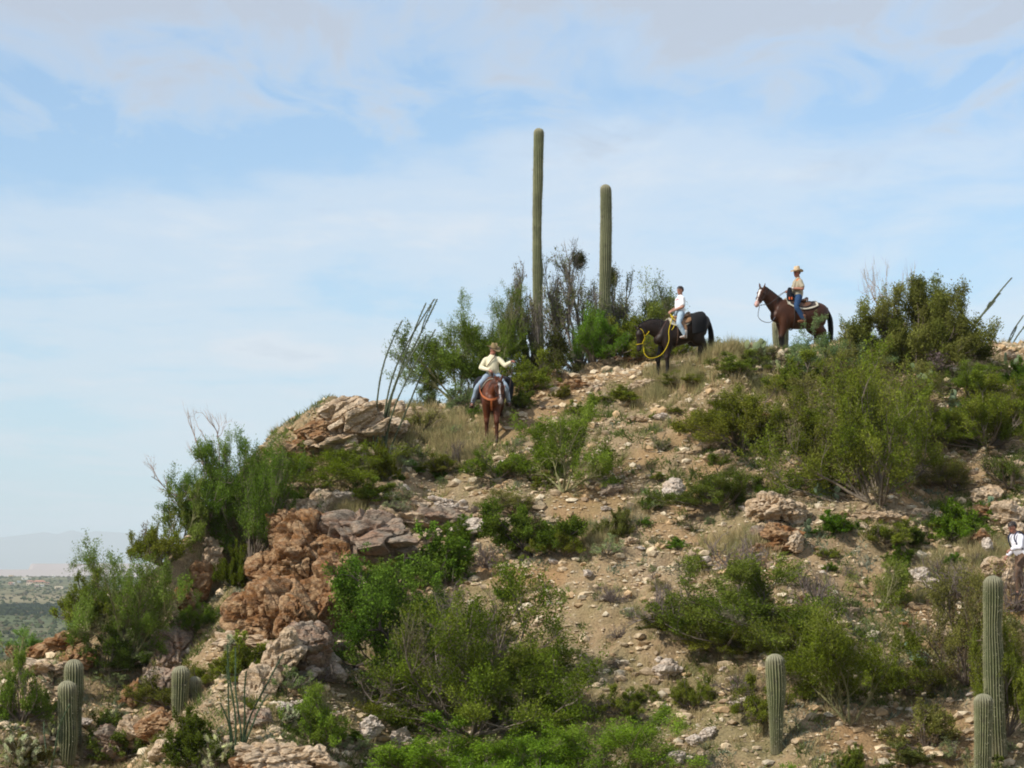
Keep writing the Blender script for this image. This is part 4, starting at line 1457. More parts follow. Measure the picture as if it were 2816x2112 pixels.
# --- the skyline thicket behind the riders
PL = [
    ('bare tree', 'tree', 'bare', 1250, 806, 200, 285, 'largest bare dark tree, standing between the two tallest saguaros', dict(dY=2.2, thick=1.5, dens=0.22, seed=4)),
    ('bare tree', 'tree', 'bare', 1150, 822, 100, 265, 'bare grey tree whose branches reach left of the tallest saguaro', dict(dY=2.0, thick=1.3, dens=0.14, lean=-0.06, seed=9)),
    ('bare tree', 'tree', 'bare', 1330, 800, 90, 230, 'slim bare tree just right of the second tallest saguaro', dict(dY=2.4, thick=1.1, dens=0.2, seed=14)),
    ('palo verde tree', 'tree', 'paloverde', 1062, 862, 150, 225, 'green palo verde rising directly behind the rider in the yellow shirt', dict(dense=True, dY=1.2, dens=1.15, seed=21, leafc=(0.128, 0.190, 0.033))),
    ('palo verde tree', 'tree', 'paloverde', 985, 880, 190, 180, 'leaning palo verde left of the rider in the yellow shirt', dict(dY=1.6, dens=1.0, seed=27, lean=-0.15, leafc=(0.147, 0.204, 0.041))),
    ('shrub', 'shrub', 'greygreen', 920, 885, 90, 70, 'sparse grey green shrub on the skyline right of the left ocotillo', dict(dY=1.5, seed=33, dens=0.8)),
    ('tree', 'tree', 'olive', 1190, 822, 130, 110, 'dense dark understory bush at the foot of the tallest saguaro', dict(dY=1.6, seed=35, dens=1.5, leafc=(0.090, 0.102, 0.033))),
    ('tree', 'tree', 'creosote', 1280, 806, 130, 120, 'bright green bush at the foot of the second tallest saguaro', dict(dY=0.9, seed=39, dens=1.2, leafc=(0.141, 0.231, 0.033))),
    ('palo verde tree', 'tree', 'paloverde', 1390, 790, 150, 205, 'airy green tree behind the head of the black horse', dict(dY=2.0, seed=43, dens=0.75, bare_top=0.25)),
    ('shrub', 'shrub', 'creosote', 1345, 792, 120, 110, 'green bush under the airy tree behind the black horse', dict(dY=1.2, seed=47, dens=1.2)),
    ('tree', 'tree', 'bare', 1455, 782, 70, 130, 'thin grey sapling behind the neck of the black horse', dict(dY=2.2, seed=49, dens=0.4, thick=0.8)),
    ('shrub', 'shrub', 'greygreen', 1525, 768, 90, 50, 'low grey green shrub behind the legs of the black horse', dict(dY=2.0, seed=51)),
    ('shrub', 'shrub', 'leafy', 1128, 880, 60, 50, 'small bright green bush beside the trail behind the chestnut horse', dict(seed=55, leafc=(0.133, 0.180, 0.036))),
    ('shrub', 'shrub', 'grey', 1060, 905, 50, 30, 'small grey bush beside the hind legs of the chestnut horse', dict(seed=57, dY=1.0)),
    # right of the skyline
    ('palo verde tree', 'tree', 'creosote', 1985, 812, 290, 225, 'large feathery tree on the right skyline, bare at its upper left', dict(dY=0.6, seed=61, unique=True, br=1.6, per=2.2, dens=1.2, leafc=(0.178, 0.200, 0.070))),
    ('tree', 'tree', 'dead', 1940, 800, 150, 250, 'leafless grey tree sticking out at the left of the large skyline tree', dict(dY=0.5, seed=62, thick=0.75, br=1.6)),
    ('shrub', 'shrub', 'greygreen', 1785, 802, 190, 140, 'grey green thicket hiding the legs of the bay horse', dict(seed=63, dY=-0.5)),
    ('shrub', 'shrub', 'greygreen', 1850, 770, 110, 80, 'wispy grey green shrub between the bay horse and the large skyline tree', dict(seed=65, dens=0.6, dY=0.8)),
    ('shrub', 'shrub', 'creosote', 1730, 850, 120, 90, 'low green bush at the lower left of the bay horse thicket', dict(seed=66)),
    ('shrub', 'shrub', 'creosote', 1900, 1090, 300, 330, 'largest bush of the right slope, standing under the bay horse thicket', dict(dense=True, seed=67, dens=1.25)),
    ('shrub', 'shrub', 'olive', 1840, 900, 200, 150, 'olive bush filling the slope above the largest right bush', dict(seed=69, dens=1.0)),
    ('shrub', 'shrub', 'olive', 1950, 900, 190, 120, 'olive brown bush below the foot of the large skyline tree', dict(seed=71, dens=0.8)),
    ('shrub', 'shrub', 'creosote', 2130, 965, 200, 150, 'green bush left of the prickly pear at the right edge', dict(seed=73, dens=1.1)),
    ('shrub', 'shrub', 'creosote', 2090, 850, 160, 70, 'low green growth on the slope below the right skyline boulders', dict(seed=75, leafc=(0.154, 0.204, 0.033))),
    ('shrub', 'shrub', 'leafy', 2190, 850, 80, 80, 'bright low bush at the right edge just below the skyline', dict(seed=76)),
    ('shrub', 'shrub', 'olive', 2180, 1055, 120, 80, 'dark olive bush at the right edge above the pale rock band', dict(seed=77, leafc=(0.102, 0.122, 0.033))),
    ('shrub', 'shrub', 'olive', 1790, 1060, 120, 110, 'olive bush in the left shoulder of the largest right bush', dict(seed=78)),
    ('shrub', 'shrub', 'creosote', 1600, 972, 230, 145, 'wide green bush on the bank below the black horse', dict(seed=79, dens=1.2)),
    ('shrub', 'shrub', 'creosote', 1560, 1100, 190, 110, 'green bush right of the upright pale boulder', dict(seed=81, leafc=(0.128, 0.170, 0.037))),
    ('shrub', 'shrub', 'leafy', 1405, 1098, 40, 42, 'small dark green bush left of the upright pale boulder', dict(seed=83, leafc=(0.083, 0.132, 0.018))),
    ('shrub', 'shrub', 'grey', 1425, 975, 56, 50, 'round grey bush on the bare bank below the flat stones', dict(seed=84, leafc=(0.205, 0.231, 0.123))),
    ('shrub', 'shrub', 'paloverde', 1215, 1062, 190, 190, 'feathery green bush standing in the middle of the slope', dict(seed=85, dens=1.2, leafc=(0.166, 0.231, 0.033))),
    ('shrub', 'shrub', 'creosote', 1075, 1035, 110, 82, 'green bush directly in front of the hooves of the chestnut horse', dict(seed=87, dens=1.2, leafc=(0.154, 0.231, 0.033))),
    ('shrub', 'shrub', 'creosote', 1350, 870, 90, 40, 'low green bush beside the trail bank', dict(seed=88)),
    ('shrub', 'shrub', 'leafy', 1212, 858, 40, 30, 'tiny green bush in the trail soil under the tall saguaros', dict(seed=89, leafc=(0.150, 0.143, 0.036))),
    ('shrub', 'shrub', 'creosote', 1590, 805, 110, 50, 'low green growth under the prickly pear on the skyline', dict(seed=90, leafc=(0.166, 0.204, 0.041))),
    ('shrub', 'shrub', 'olive', 1650, 790, 90, 50, 'dark olive bush beneath the skyline prickly pear', dict(seed=91, leafc=(0.090, 0.109, 0.033), dens=1.4)),
    ('shrub', 'shrub', 'creosote', 1490, 800, 90, 34, 'low green growth around the front hooves of the black horse', dict(seed=92, dY=-0.5)),
    ('shrub', 'shrub', 'creosote', 1930, 1180, 100, 60, 'low green bush under the foot of the largest right bush', dict(seed=94)),
    ('shrub', 'shrub', 'leafy', 1805, 1150, 90, 50, 'bright green bush right of the yellowish outcrop', dict(seed=93, leafc=(0.100, 0.167, 0.018))),
    ('shrub', 'shrub', 'leafy', 2065, 1170, 120, 95, 'bright green bush above the brown grass on the right', dict(seed=95, leafc=(0.133, 0.192, 0.022))),
    ('shrub', 'shrub', 'leafy', 1965, 1175, 70, 50, 'dark green bush between the two bright ones on the right', dict(seed=96, leafc=(0.083, 0.120, 0.028))),
    ('shrub', 'shrub', 'leafy', 2140, 1130, 90, 50, 'green bush on top of the pale rock band', dict(seed=98)),
    ('shrub', 'shrub', 'leafy', 1940, 1215, 60, 40, 'small green bush below the dark green one on the right', dict(seed=99)),
    ('shrub', 'shrub', 'leafy', 1960, 1245, 60, 30, 'tiny green bush lowest under the dark green one', dict(seed=101)),
    ('shrub', 'shrub', 'paloverde', 1900, 1320, 110, 110, 'yellow green bush above the twisted trunk bush', dict(seed=102, dens=0.8)),
    ('shrub', 'shrub', 'creosote', 1650, 1400, 310, 205, 'wide green bush left of the twisted trunk bush', dict(seed=103, dens=1.2, leafc=(0.141, 0.190, 0.037))),
    ('shrub', 'shrub', 'dry', 1760, 1300, 130, 90, 'brownish dry bush at the upper right of the wide green one', dict(seed=104)),
    ('palo verde tree', 'tree', 'paloverde', 1835, 1560, 240, 260, 'bush with a twisted trunk on the lower right slope', dict(seed=105, dens=0.95, thick=1.9, leafc=(0.147, 0.190, 0.029))),
    ('shrub', 'shrub', 'olive', 2090, 1480, 230, 250, 'large brownish green bush left of the tall right saguaro', dict(seed=107, dens=1.0)),
    ('shrub', 'shrub', 'creosote', 2175, 1590, 120, 240, 'green bush behind the tall right saguaro', dict(seed=109)),
    ('shrub', 'shrub', 'dry', 2060, 1300, 170, 110, 'reddish brown dry bush above the tall right saguaro', dict(seed=110)),
    ('shrub', 'shrub', 'dry', 2192, 1318, 110, 130, 'dry twiggy bush at the right edge under the hiker', dict(seed=111, dens=1.0)),
    ('shrub', 'shrub', 'dry', 1450, 1360, 160, 120, 'large dry leafless bush left of the wide green bush', dict(seed=112, thick=1.5)),
    ('shrub', 'shrub', 'leafy', 1450, 1362, 120, 60, 'dark green undergrowth at the foot of the large dry bush', dict(seed=113, leafc=(0.100, 0.102, 0.028), dens=1.0)),
    ('shrub', 'shrub', 'dry', 1590, 1230, 150, 90, 'dry twiggy bush below the yellowish outcrop', dict(seed=114)),
    ('shrub', 'shrub', 'dry', 1322, 1300, 80, 42, 'dark purplish dry bush alone on the gravel at mid slope', dict(seed=115, leafc=(0.166, 0.136, 0.112), dens=2)),
    ('shrub', 'shrub', 'dry', 1335, 1375, 60, 36, 'smaller purplish dry bush below the one on the gravel', dict(seed=116, dens=2)),
    ('shrub', 'shrub', 'grey', 1310, 1195, 80, 45, 'grey bush with a tan grass clump at mid slope', dict(seed=117)),
    ('shrub', 'shrub', 'leafy', 1325, 1160, 70, 66, 'green bush above the grey one at mid slope', dict(seed=118, leafc=(0.133, 0.156, 0.045))),
    ('shrub', 'shrub', 'grey', 1420, 1180, 36, 34, 'small dark grey bush on the gravel right of mid slope', dict(seed=119, leafc=(0.166, 0.190, 0.101))),
    ('shrub', 'shrub', 'mesquite', 1150, 1205, 180, 115, 'green bush with pale stalks right of the bright central bush', dict(seed=121, dens=1.2)),
    ('shrub', 'shrub', 'olive', 1110, 1110, 150, 56, 'low grey brown bush above the one with pale stalks', dict(seed=123)),
    ('shrub', 'shrub', 'leafy', 945, 1262, 150, 130, 'bright green bush on the right shoulder of the rock slab', dict(seed=125, dens=1.3, leafc=(0.125, 0.186, 0.028))),
    ('shrub', 'shrub', 'dry', 1050, 1225, 90, 60, 'dry brown bush between the bright bush and the one with pale stalks', dict(seed=126)),
    ('shrub', 'shrub', 'creosote', 1020, 1590, 390, 355, 'huge feathery bush in the middle of the lower slope', dict(dense=True, seed=127, dens=1.45, thick=1.6, leafc=(0.141, 0.197, 0.029))),
    ('shrub', 'shrub', 'dry', 1000, 1560, 340, 300, 'dead grey twigs standing inside the huge central bush', dict(seed=128, dY=0.3, thick=1.2)),
    ('mesquite', 'tree', 'mesquite', 845, 1480, 250, 270, 'dark spreading mesquite covering the right foot of the cliff', dict(br=1.1, per=2.6, seed=129, dens=0.8, thick=1.4)),
    ('shrub', 'shrub', 'leafy', 800, 1265, 110, 60, 'leafy green growth under the rock slab', dict(seed=131, leafc=(0.117, 0.150, 0.036))),
    ('shrub', 'shrub', 'creosote', 960, 1700, 340, 145, 'bright green bush at the bottom edge under the huge one', dict(seed=133, dens=1.3, leafc=(0.166, 0.258, 0.029))),
    ('shrub', 'shrub', 'creosote', 1180, 1720, 260, 140, 'bright green bush at the bottom edge right of its twin', dict(seed=134, dens=1.2, leafc=(0.154, 0.245, 0.029))),
    ('shrub', 'shrub', 'paloverde', 1340, 1700, 260, 160, 'bright feathery bush at the bottom edge in the middle', dict(seed=135, dens=1.3, leafc=(0.179, 0.272, 0.033))),
    ('shrub', 'shrub', 'creosote', 1350, 1545, 90, 66, 'small grey green bush above the bottom middle bush', dict(seed=136)),
    ('shrub', 'shrub', 'dry', 1290, 1540, 100, 50, 'low dry bush right of the huge central bush', dict(seed=137)),
    ('shrub', 'shrub', 'creosote', 1500, 1530, 70, 90, 'small upright green bush left of the middle saguaro', dict(seed=138)),
    ('shrub', 'shrub', 'creosote', 1690, 1700, 140, 110, 'bright green bush hiding the foot of the middle saguaro', dict(seed=139, dens=1.3, dY=-0.6, leafc=(0.166, 0.258, 0.029))),
    ('shrub', 'shrub', 'dry', 1600, 1500, 130, 60, 'dry brown bush between the two lower right bushes', dict(seed=140)),
    ('shrub', 'shrub', 'creosote', 1650, 1560, 100, 100, 'thin green bush left of the middle saguaro', dict(seed=141, dens=0.7)),
    ('shrub', 'shrub', 'grey', 2060, 1640, 80, 56, 'grey green clump left of the short right saguaro', dict(seed=142)),
    ('shrub', 'shrub', 'leafy', 1960, 1650, 110, 46, 'low green clump at the bottom edge on the right', dict(seed=143, leafc=(0.133, 0.143, 0.045))),
    ('shrub', 'shrub', 'leafy', 1835, 1665, 60, 60, 'leafy bush at the bottom edge right of the middle saguaro', dict(seed=144, leafc=(0.133, 0.156, 0.028))),
    ('shrub', 'shrub', 'creosote', 1960, 1500, 110, 110, 'dark green bush right of the twisted trunk', dict(seed=145)),
    ('shrub', 'shrub', 'greygreen', 1010, 880, 90, 60, 'low grey green growth left of the chestnut horse', dict(seed=301)),
    ('shrub', 'shrub', 'olive', 1900, 1000, 200, 130, 'olive bush overlapping the right side of the largest right bush', dict(seed=302)),
    ('shrub', 'shrub', 'creosote', 1770, 1000, 170, 140, 'green bush overlapping the left side of the largest right bush', dict(seed=303)),
    ('shrub', 'shrub', 'creosote', 2010, 960, 150, 110, 'green bush between the largest right bush and the right edge bushes', dict(seed=304)),
    ('shrub', 'shrub', 'creosote', 2170, 930, 120, 120, 'green bush at the right edge behind the prickly pear', dict(seed=305)),
    ('shrub', 'shrub', 'olive', 2060, 1060, 150, 80, 'low olive bush right of the foot of the largest right bush', dict(seed=306)),
    ('shrub', 'shrub', 'creosote', 1560, 1410, 180, 120, 'green bush at the lower left of the wide green bush', dict(seed=307)),
    ('shrub', 'shrub', 'creosote', 1740, 1430, 170, 120, 'green bush at the lower right of the wide green bush', dict(seed=308)),
    ('shrub', 'shrub', 'creosote', 900, 1560, 180, 150, 'green bush at the lower left of the huge central bush', dict(seed=309)),
    ('shrub', 'shrub', 'creosote', 1140, 1560, 190, 170, 'green bush at the lower right of the huge central bush', dict(seed=310)),
    ('shrub', 'shrub', 'creosote', 930, 1420, 190, 160, 'green bush between the mesquite and the huge central bush', dict(seed=311, leafc=(0.09, 0.13, 0.03))),
    ('shrub', 'shrub', 'creosote', 600, 1130, 170, 120, 'dark green bush between the tallest left tree and the cliff top', dict(seed=312, leafc=(0.09, 0.14, 0.025))),
    ('shrub', 'shrub', 'creosote', 180, 1420, 130, 130, 'green bush at the left side of the leftmost tree', dict(seed=313, dY=0.6)),
    ('shrub', 'shrub', 'creosote', 350, 1330, 120, 120, 'green bush at the right side of the leftmost tree', dict(seed=314, dY=0.6)),
    ('shrub', 'shrub', 'leafy', 1000, 1170, 80, 60, 'small leafy bush between the slab bush and the pale stalk bush', dict(seed=315)),
    ('shrub', 'shrub', 'creosote', 1220, 1200, 90, 70, 'green bush at the right end of the pale stalk bush', dict(seed=316)),
    ('shrub', 'shrub', 'olive', 2000, 1620, 150, 110, 'olive bush left of the short right saguaro', dict(seed=317)),
    ('shrub', 'shrub', 'creosote', 1140, 865, 110, 90, 'green growth under the bare grey tree on the skyline', dict(seed=318, dY=0.8)),
    ('shrub', 'shrub', 'creosote', 1440, 790, 90, 90, 'green bush behind the muzzle of the black horse', dict(seed=319, dY=1.6)),
    # left part
    ('shrub', 'shrub', 'paloverde', 690, 1055, 220, 115, 'yellow green bush below the striated outcrop', dict(seed=151, dens=1.5, leafc=(0.154, 0.204, 0.025))),
    ('shrub', 'shrub', 'leafy', 832, 990, 56, 90, 'dark green bush at the foot of the left ocotillo', dict(dY=-1.3, seed=153, dens=1.3, leafc=(0.117, 0.132, 0.018))),
    ('shrub', 'shrub', 'olive', 905, 935, 90, 60, 'dark olive bush right of the left ocotillo', dict(seed=154)),
    ('shrub', 'shrub', 'grey', 870, 1010, 90, 34, 'low grey growth right of the ocotillo foot', dict(seed=155)),
    ('shrub', 'shrub', 'dry', 770, 1020, 90, 56, 'dry grey bush left of the ocotillo foot', dict(seed=156)),
    ('shrub', 'shrub', 'leafy', 800, 1080, 100, 50, 'bright leafy plants above the cliff top', dict(seed=157, leafc=(0.150, 0.192, 0.032))),
    ('shrub', 'shrub', 'grey', 880, 1080, 60, 40, 'round grey bush on the ledge right of the cliff top', dict(seed=158, leafc=(0.256, 0.272, 0.168))),
    ('shrub', 'shrub', 'grey', 845, 1105, 70, 36, 'pale grey bush just above the rock slab', dict(seed=159, leafc=(0.307, 0.326, 0.213))),
    ('shrub', 'shrub', 'creosote', 950, 1025, 90, 46, 'low green bush left of the hooves bush', dict(seed=160)),
    ('shrub', 'shrub', 'dry', 985, 1000, 50, 60, 'small upright dry plant left of the chestnut horse', dict(seed=161)),
    ('palo verde tree', 'tree', 'creosote', 545, 1230, 230, 290, 'tallest green tree left of the cliff', dict(dense=True, seed=163, dens=1.5, thick=1.5, leafc=(0.109, 0.163, 0.029), dY=0.8)),
    ('palo verde tree', 'tree', 'creosote', 450, 1250, 170, 200, 'green tree in the notch left of the tallest one', dict(seed=165, dens=1.4, leafc=(0.122, 0.177, 0.033), dY=0.8)),
    ('tree', 'tree', 'dead', 425, 1190, 150, 180, 'dead pinkish tree leaning out left of the tallest green tree', dict(seed=168, thick=1.0, lean=-0.25, dY=1.2)),
    ('tree', 'tree', 'dead', 490, 1130, 110, 210, 'dead branch rising above the tallest green tree', dict(seed=171, thick=0.8, lean=-0.3, dY=1.2)),
    ('palo verde tree', 'tree', 'paloverde', 385, 1290, 120, 180, 'pale green tree between the notch tree and the leftmost tree', dict(seed=173, dens=1.1, dY=1.2, leafc=(0.166, 0.218, 0.049))),
    ('palo verde tree', 'tree', 'paloverde', 268, 1440, 260, 285, 'leftmost tree, standing against the distant plain', dict(dense=True, seed=175, dens=1.25, thick=1.4, leafc=(0.147, 0.197, 0.041))),
    ('shrub', 'shrub', 'creosote', 230, 1450, 140, 120, 'dark lower bush under the leftmost tree', dict(seed=177, dens=1.5, leafc=(0.090, 0.122, 0.025))),
    ('shrub', 'shrub', 'greygreen', 320, 1420, 110, 90, 'grey green bush right of the foot of the leftmost tree', dict(seed=178)),
    ('shrub', 'shrub', 'creosote', 427, 1365, 84, 95, 'rounded green bush on the brown rock rib', dict(seed=179, dens=1.4, leafc=(0.109, 0.170, 0.025))),
    ('shrub', 'shrub', 'leafy', 500, 1265, 70, 100, 'dark leafy bush at the left foot of the upper cliff', dict(seed=181, leafc=(0.100, 0.132, 0.018), dens=1.2)),
    ('shrub', 'shrub', 'leafy', 520, 1465, 110, 100, 'bright green leafy plants behind the lower ocotillo', dict(seed=183, leafc=(0.183, 0.227, 0.036), dens=0.8)),
    ('shrub', 'shrub', 'creosote', 685, 1622, 130, 140, 'yellow green bush at the lower left above the layered rock', dict(seed=185, dens=1.4, leafc=(0.154, 0.211, 0.033))),
    ('shrub', 'shrub', 'leafy', 430, 1655, 130, 130, 'dark green bush below the small double saguaro', dict(seed=187, leafc=(0.083, 0.114, 0.018), dens=1.2)),
    ('shrub', 'shrub', 'creosote', 45, 1560, 115, 160, 'wide green bush at the lower left edge', dict(seed=189, dens=1.3, leafc=(0.128, 0.177, 0.033))),
    ('shrub', 'shrub', 'leafy', 60, 1650, 90, 70, 'leafy bush at the bottom left corner', dict(seed=190, leafc=(0.150, 0.143, 0.041))),
    ('shrub', 'shrub', 'paloverde', 30, 1450, 110, 90, 'pale green bush behind the rocks at the left edge', dict(seed=191, dY=1.0, leafc=(0.154, 0.245, 0.057))),
    ('shrub', 'shrub', 'creosote', 370, 1530, 150, 110, 'olive green bush behind the small double saguaro', dict(seed=193, leafc=(0.141, 0.163, 0.037))),
    ('shrub', 'shrub', 'leafy', 255, 1640, 120, 110, 'green bush right of the large saguaro pair', dict(seed=195, leafc=(0.125, 0.143, 0.032))),
    ('shrub', 'shrub', 'grey', 290, 1420, 120, 34, 'pale grey green ground bush on the slope above the large saguaro pair', dict(seed=196)),
    ('shrub', 'shrub', 'grey', 250, 1470, 110, 36, 'grey green ground bush right above the large saguaro pair', dict(seed=197)),
    ('shrub', 'shrub', 'grey', 620, 1490, 110, 56, 'grey green bush below the cliff foot', dict(seed=198, leafc=(0.192, 0.245, 0.112))),
    ('shrub', 'shrub', 'grey', 760, 1620, 90, 40, 'grey bush left of the long white boulder', dict(seed=199)),
    ('shrub', 'shrub', 'dry', 690, 1470, 110, 60, 'small dry bush in the hollow under the cliff', dict(seed=200)),
    ('shrub', 'shrub', 'greygreen', 655, 958, 44, 50, 'wind bent grey shrub at the left end of the striated outcrop', dict(seed=201, dY=-0.3)),
    ('shrub', 'shrub', 'dead', 722, 890, 50, 34, 'tiny dead shrub on top of the striated outcrop', dict(seed=203, thick=0.5)),
    ('shrub', 'shrub', 'creosote', 450, 1480, 90, 60, 'green bush on the slope right of the small double saguaro', dict(seed=204)),
]
for (nm, cat, kind, x, y, w, h, lab, kw) in PL:
    kw = dict(kw)
    sd = kw.pop('seed')
    nm = nm.replace(' ', '_')
    tr, cr = ('trunk', 'crown') if cat == 'tree' else ('stems', 'foliage')
    plant(lab, kind, x, y, w, h, sd, cat=cat, name=nm, trunk=tr, crown=cr, **kw)
print('plants', round(time.time() - T0, 1), TRIS)


# mistletoe: dark dense balls in the bare trees
def mistletoe(label, wx, wy, r, Y):
    rg = np.random.RandomState(int(wx))
    n = 900
    a = Acc()
    st = walk(rg, np.zeros((60, 3)), unit(rg.normal(size=(60, 3))), np.full(60, r) * rg.uniform(0.4, 1.0, 60), 3, 0.4, 0)
    leaves_on(a, rg, st, 60, 0.05, 0.018, np.tile(np.array([[0.065, 0.065, 0.03]]), (60, 1)), 0.9, 0.3, 0.2, None, 0.07)
    tubes(a, st, np.full(60, 0.008), np.full(60, 0.004), np.tile(np.array([[0.08, 0.065, 0.05]]), (60, 1)))
    a.V = [v * np.array([1, 1, 1.2]) for v in a.V]
    o = obj('mistletoe', a.mesh('mistletoe', [M['leaf']]), None, tuple(at(wx * WS, wy * WS, Y)))
    tag(o, label, 'mistletoe')


mistletoe('dark mistletoe clump high in the largest bare tree', 1250, 562, 0.28, 75.4)
mistletoe('dark mistletoe clump at middle height in the bare trees', 1205, 690, 0.45, 75.2)
mistletoe('dark mistletoe clump low in the palo verde behind the yellow shirt rider', 1103, 700, 0.4, 75.0)
mistletoe('dark mistletoe clump in the top of the thicket right of the second saguaro', 1318, 600, 0.36, 75.6)


# ------------------------------------------------------------------ saguaros
def saguaro_mesh(H, R0, ribs, seed, base=0.78, nth=None, col=None, bulge=0.95):
    rg = np.random.RandomState(seed)
    nth = nth or ribs * 4
    nz = int(max(40, H * 11))
    th = np.arange(nth) / nth * 2 * math.pi
    zz = np.concatenate([np.linspace(0, H - R0, nz), H - R0 + R0 * 1.0 * np.sin(np.linspace(0.08, math.pi / 2 * 0.985, 14))])
    rad = np.where(zz <= H - R0, 1.0, np.sqrt(np.maximum(0.0, 1 - ((zz - (H - R0)) / R0) ** 2)))
    prof = base + (bulge - base) * sst(0, 0.35, zz / H) + (1.0 - bulge) * sst(0.35, 0.85, zz / H)
    w = vnoise(np.stack([zz * 1.6, zz * 0, zz * 0 + seed], 1), seed) - 0.5
    w2 = vnoise(np.stack([zz * 5, zz * 0, zz * 0 + seed], 1), seed + 1) - 0.5
    r = R0 * rad * prof * (1 + 0.17 * w + 0.05 * w2)
    cx = 0.05 * H / 7 * np.sin(zz / H * 3.1 + seed) + 0.02 * w
    cy = 0.04 * H / 7 * np.sin(zz / H * 2.3 + seed * 2)
    TH, Z = np.meshgrid(th, zz)
    ph = (TH * ribs / (2 * math.pi)) % 1.0
    tri = np.abs(ph - 0.5) * 2          # 1 on the crest of a rib
    fadeb = 1.0
    rr = r[:, None] * (1 + (tri ** 0.8 - 0.5) * 0.25 * fadeb)
    V = np.stack([cx[:, None] + rr * np.cos(TH), cy[:, None] + rr * np.sin(TH), Z], -1)
    V = np.concatenate([V.reshape(-1, 3), [[cx[-1], cy[-1], H]]])
    n = nth
    idx = np.arange(len(zz) * n).reshape(len(zz), n)
    nx = np.roll(idx, -1, 1)
    Fq = np.stack([idx[:-1], nx[:-1], nx[1:], idx[1:]], -1).reshape(-1, 4)
    Ft = np.stack([idx[-1], nx[-1], np.full(n, len(zz) * n)], -1)
    green = np.array(col if col is not None else (0.155, 0.175, 0.085))
    groove_shade = green * 0.42  # shade between the ribs, put into the skin colour
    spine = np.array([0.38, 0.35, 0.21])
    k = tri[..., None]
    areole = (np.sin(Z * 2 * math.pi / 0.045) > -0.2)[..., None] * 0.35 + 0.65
    c = groove_shade * (1 - k) + green * k
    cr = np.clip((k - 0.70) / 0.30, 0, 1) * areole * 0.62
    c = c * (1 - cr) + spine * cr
    topk = sst(H - R0 * 2.2, H - R0 * 0.1, Z)[..., None] * 0.55
    c = c * (1 - topk) + np.array([0.36, 0.33, 0.23]) * topk
    bands = (0.88 + 0.24 * vnoise(np.stack([Z.ravel() * 2.2, TH.ravel() * 0.4, TH.ravel() * 0], 1), seed + 5)).reshape(Z.shape)[..., None]
    c = c * bands
    brown = sst(0.18, 0.0, Z / H)[..., None] * 0.5
    c = c * (1 - brown) + np.array([0.19, 0.155, 0.095]) * brown
    # old woodpecker scars
    for q in range(5):
        a0, z0 = rg.uniform(math.pi, 2 * math.pi), rg.uniform(0.3, 0.9) * H
        dd = np.hypot((((TH - a0 + math.pi) % (2 * math.pi)) - math.pi) * R0, Z - z0)
        s = np.exp(-(dd / (0.035)) ** 2)[..., None] * 0.8
        c = c * (1 - s) + np.array([0.06, 0.05, 0.04]) * s
    c = np.concatenate([c.reshape(-1, 3), [[0.4, 0.37, 0.27]]])
    # spines along the crests
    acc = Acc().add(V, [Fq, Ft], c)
    ns = int(ribs * H / 0.05)
    ia = rg.randint(0, ribs, ns)
    az = (ia + 0.0) / ribs * 2 * math.pi
    zi = rg.uniform(0.05, 0.995, ns) * H
    rz = np.interp(zi, zz, r) * 1.12
    P = np.stack([np.interp(zi, zz, cx) + rz * np.cos(az), np.interp(zi, zz, cy) + rz * np.sin(az), zi], 1)
    D = unit(np.stack([np.cos(az), np.sin(az), np.zeros(ns)], 1) + rg.normal(size=(ns, 3)) * 0.55)
    s = perp(rg, D) * 0.0035
    l = rg.uniform(0.03, 0.06, ns)[:, None]
    VV = np.stack([P - s, P + s, P + D * l], 1).reshape(-1, 3)
    acc.add(VV, np.arange(3 * ns).reshape(-1, 3), np.tile(np.array([0.36, 0.33, 0.22]), (3 * ns, 1)))
    return acc


def saguaro(label, wx, wtop, wbase, wpx, Y, ribs, seed, col=None, base=0.78, bulge=0.95, group=None):
    """column centred at measured x = wx, top at wtop; wbase is where its foot would be"""
    m = mpp(Y)
    top = at(wx * WS, wtop * WS, Y)
    g = ground(top[0], Y)
    zb = min(at(wx * WS, wbase * WS, Y)[2], g)
    zb = g - 0.05
    a = saguaro_mesh(top[2] - zb, wpx * m / 2 / 1.04, ribs, seed, base, None, col, bulge)
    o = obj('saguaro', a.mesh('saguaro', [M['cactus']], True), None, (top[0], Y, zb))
    tag(o, label, 'saguaro cactus', group)
    return o


saguaro('tallest saguaro, a slim column rising from the skyline thicket', 1164.5, 276, 1050, 20, 73.7, 17, 3, base=1.25, bulge=1.0, col=(0.165, 0.185, 0.085))
saguaro('second tallest saguaro, right of the tallest on the skyline', 1305.5, 398, 1050, 22, 74.2, 18, 5, base=1.05, bulge=1.06, col=(0.155, 0.175, 0.085))
saguaro('lone saguaro with a greyish top in the lower right slope', 1675, 1412, 1640, 39, hitw(1675, 1625)[1], 19, 7, base=0.62, bulge=0.8, col=(0.100, 0.122, 0.045))
YR = hitw(2122, 1658)[1] - 0.6
saguaro('tall saguaro running out of the bottom edge at the right', 2146, 1243, 1900, 37, YR + 0.8, 21, 9, base=1.15, bulge=1.1, col=(0.100, 0.122, 0.045))
saguaro('short saguaro at the bottom right beside the tall one', 2122, 1498, 1900, 37, YR, 21, 11, base=1.0, col=(0.100, 0.122, 0.045))
yl = hitw(148, 1650)[1]
saguaro('front one of the large saguaro pair at the lower left', 146, 1470, 1660, 41, yl, 20, 13, base=0.9, col=(0.100, 0.122, 0.045))
saguaro('taller rear one of the large saguaro pair at the lower left', 161, 1424, 1640, 38, yl + 0.75, 20, 15, base=0.85, col=(0.100, 0.122, 0.045))
ys = hitw(400, 1545)[1]
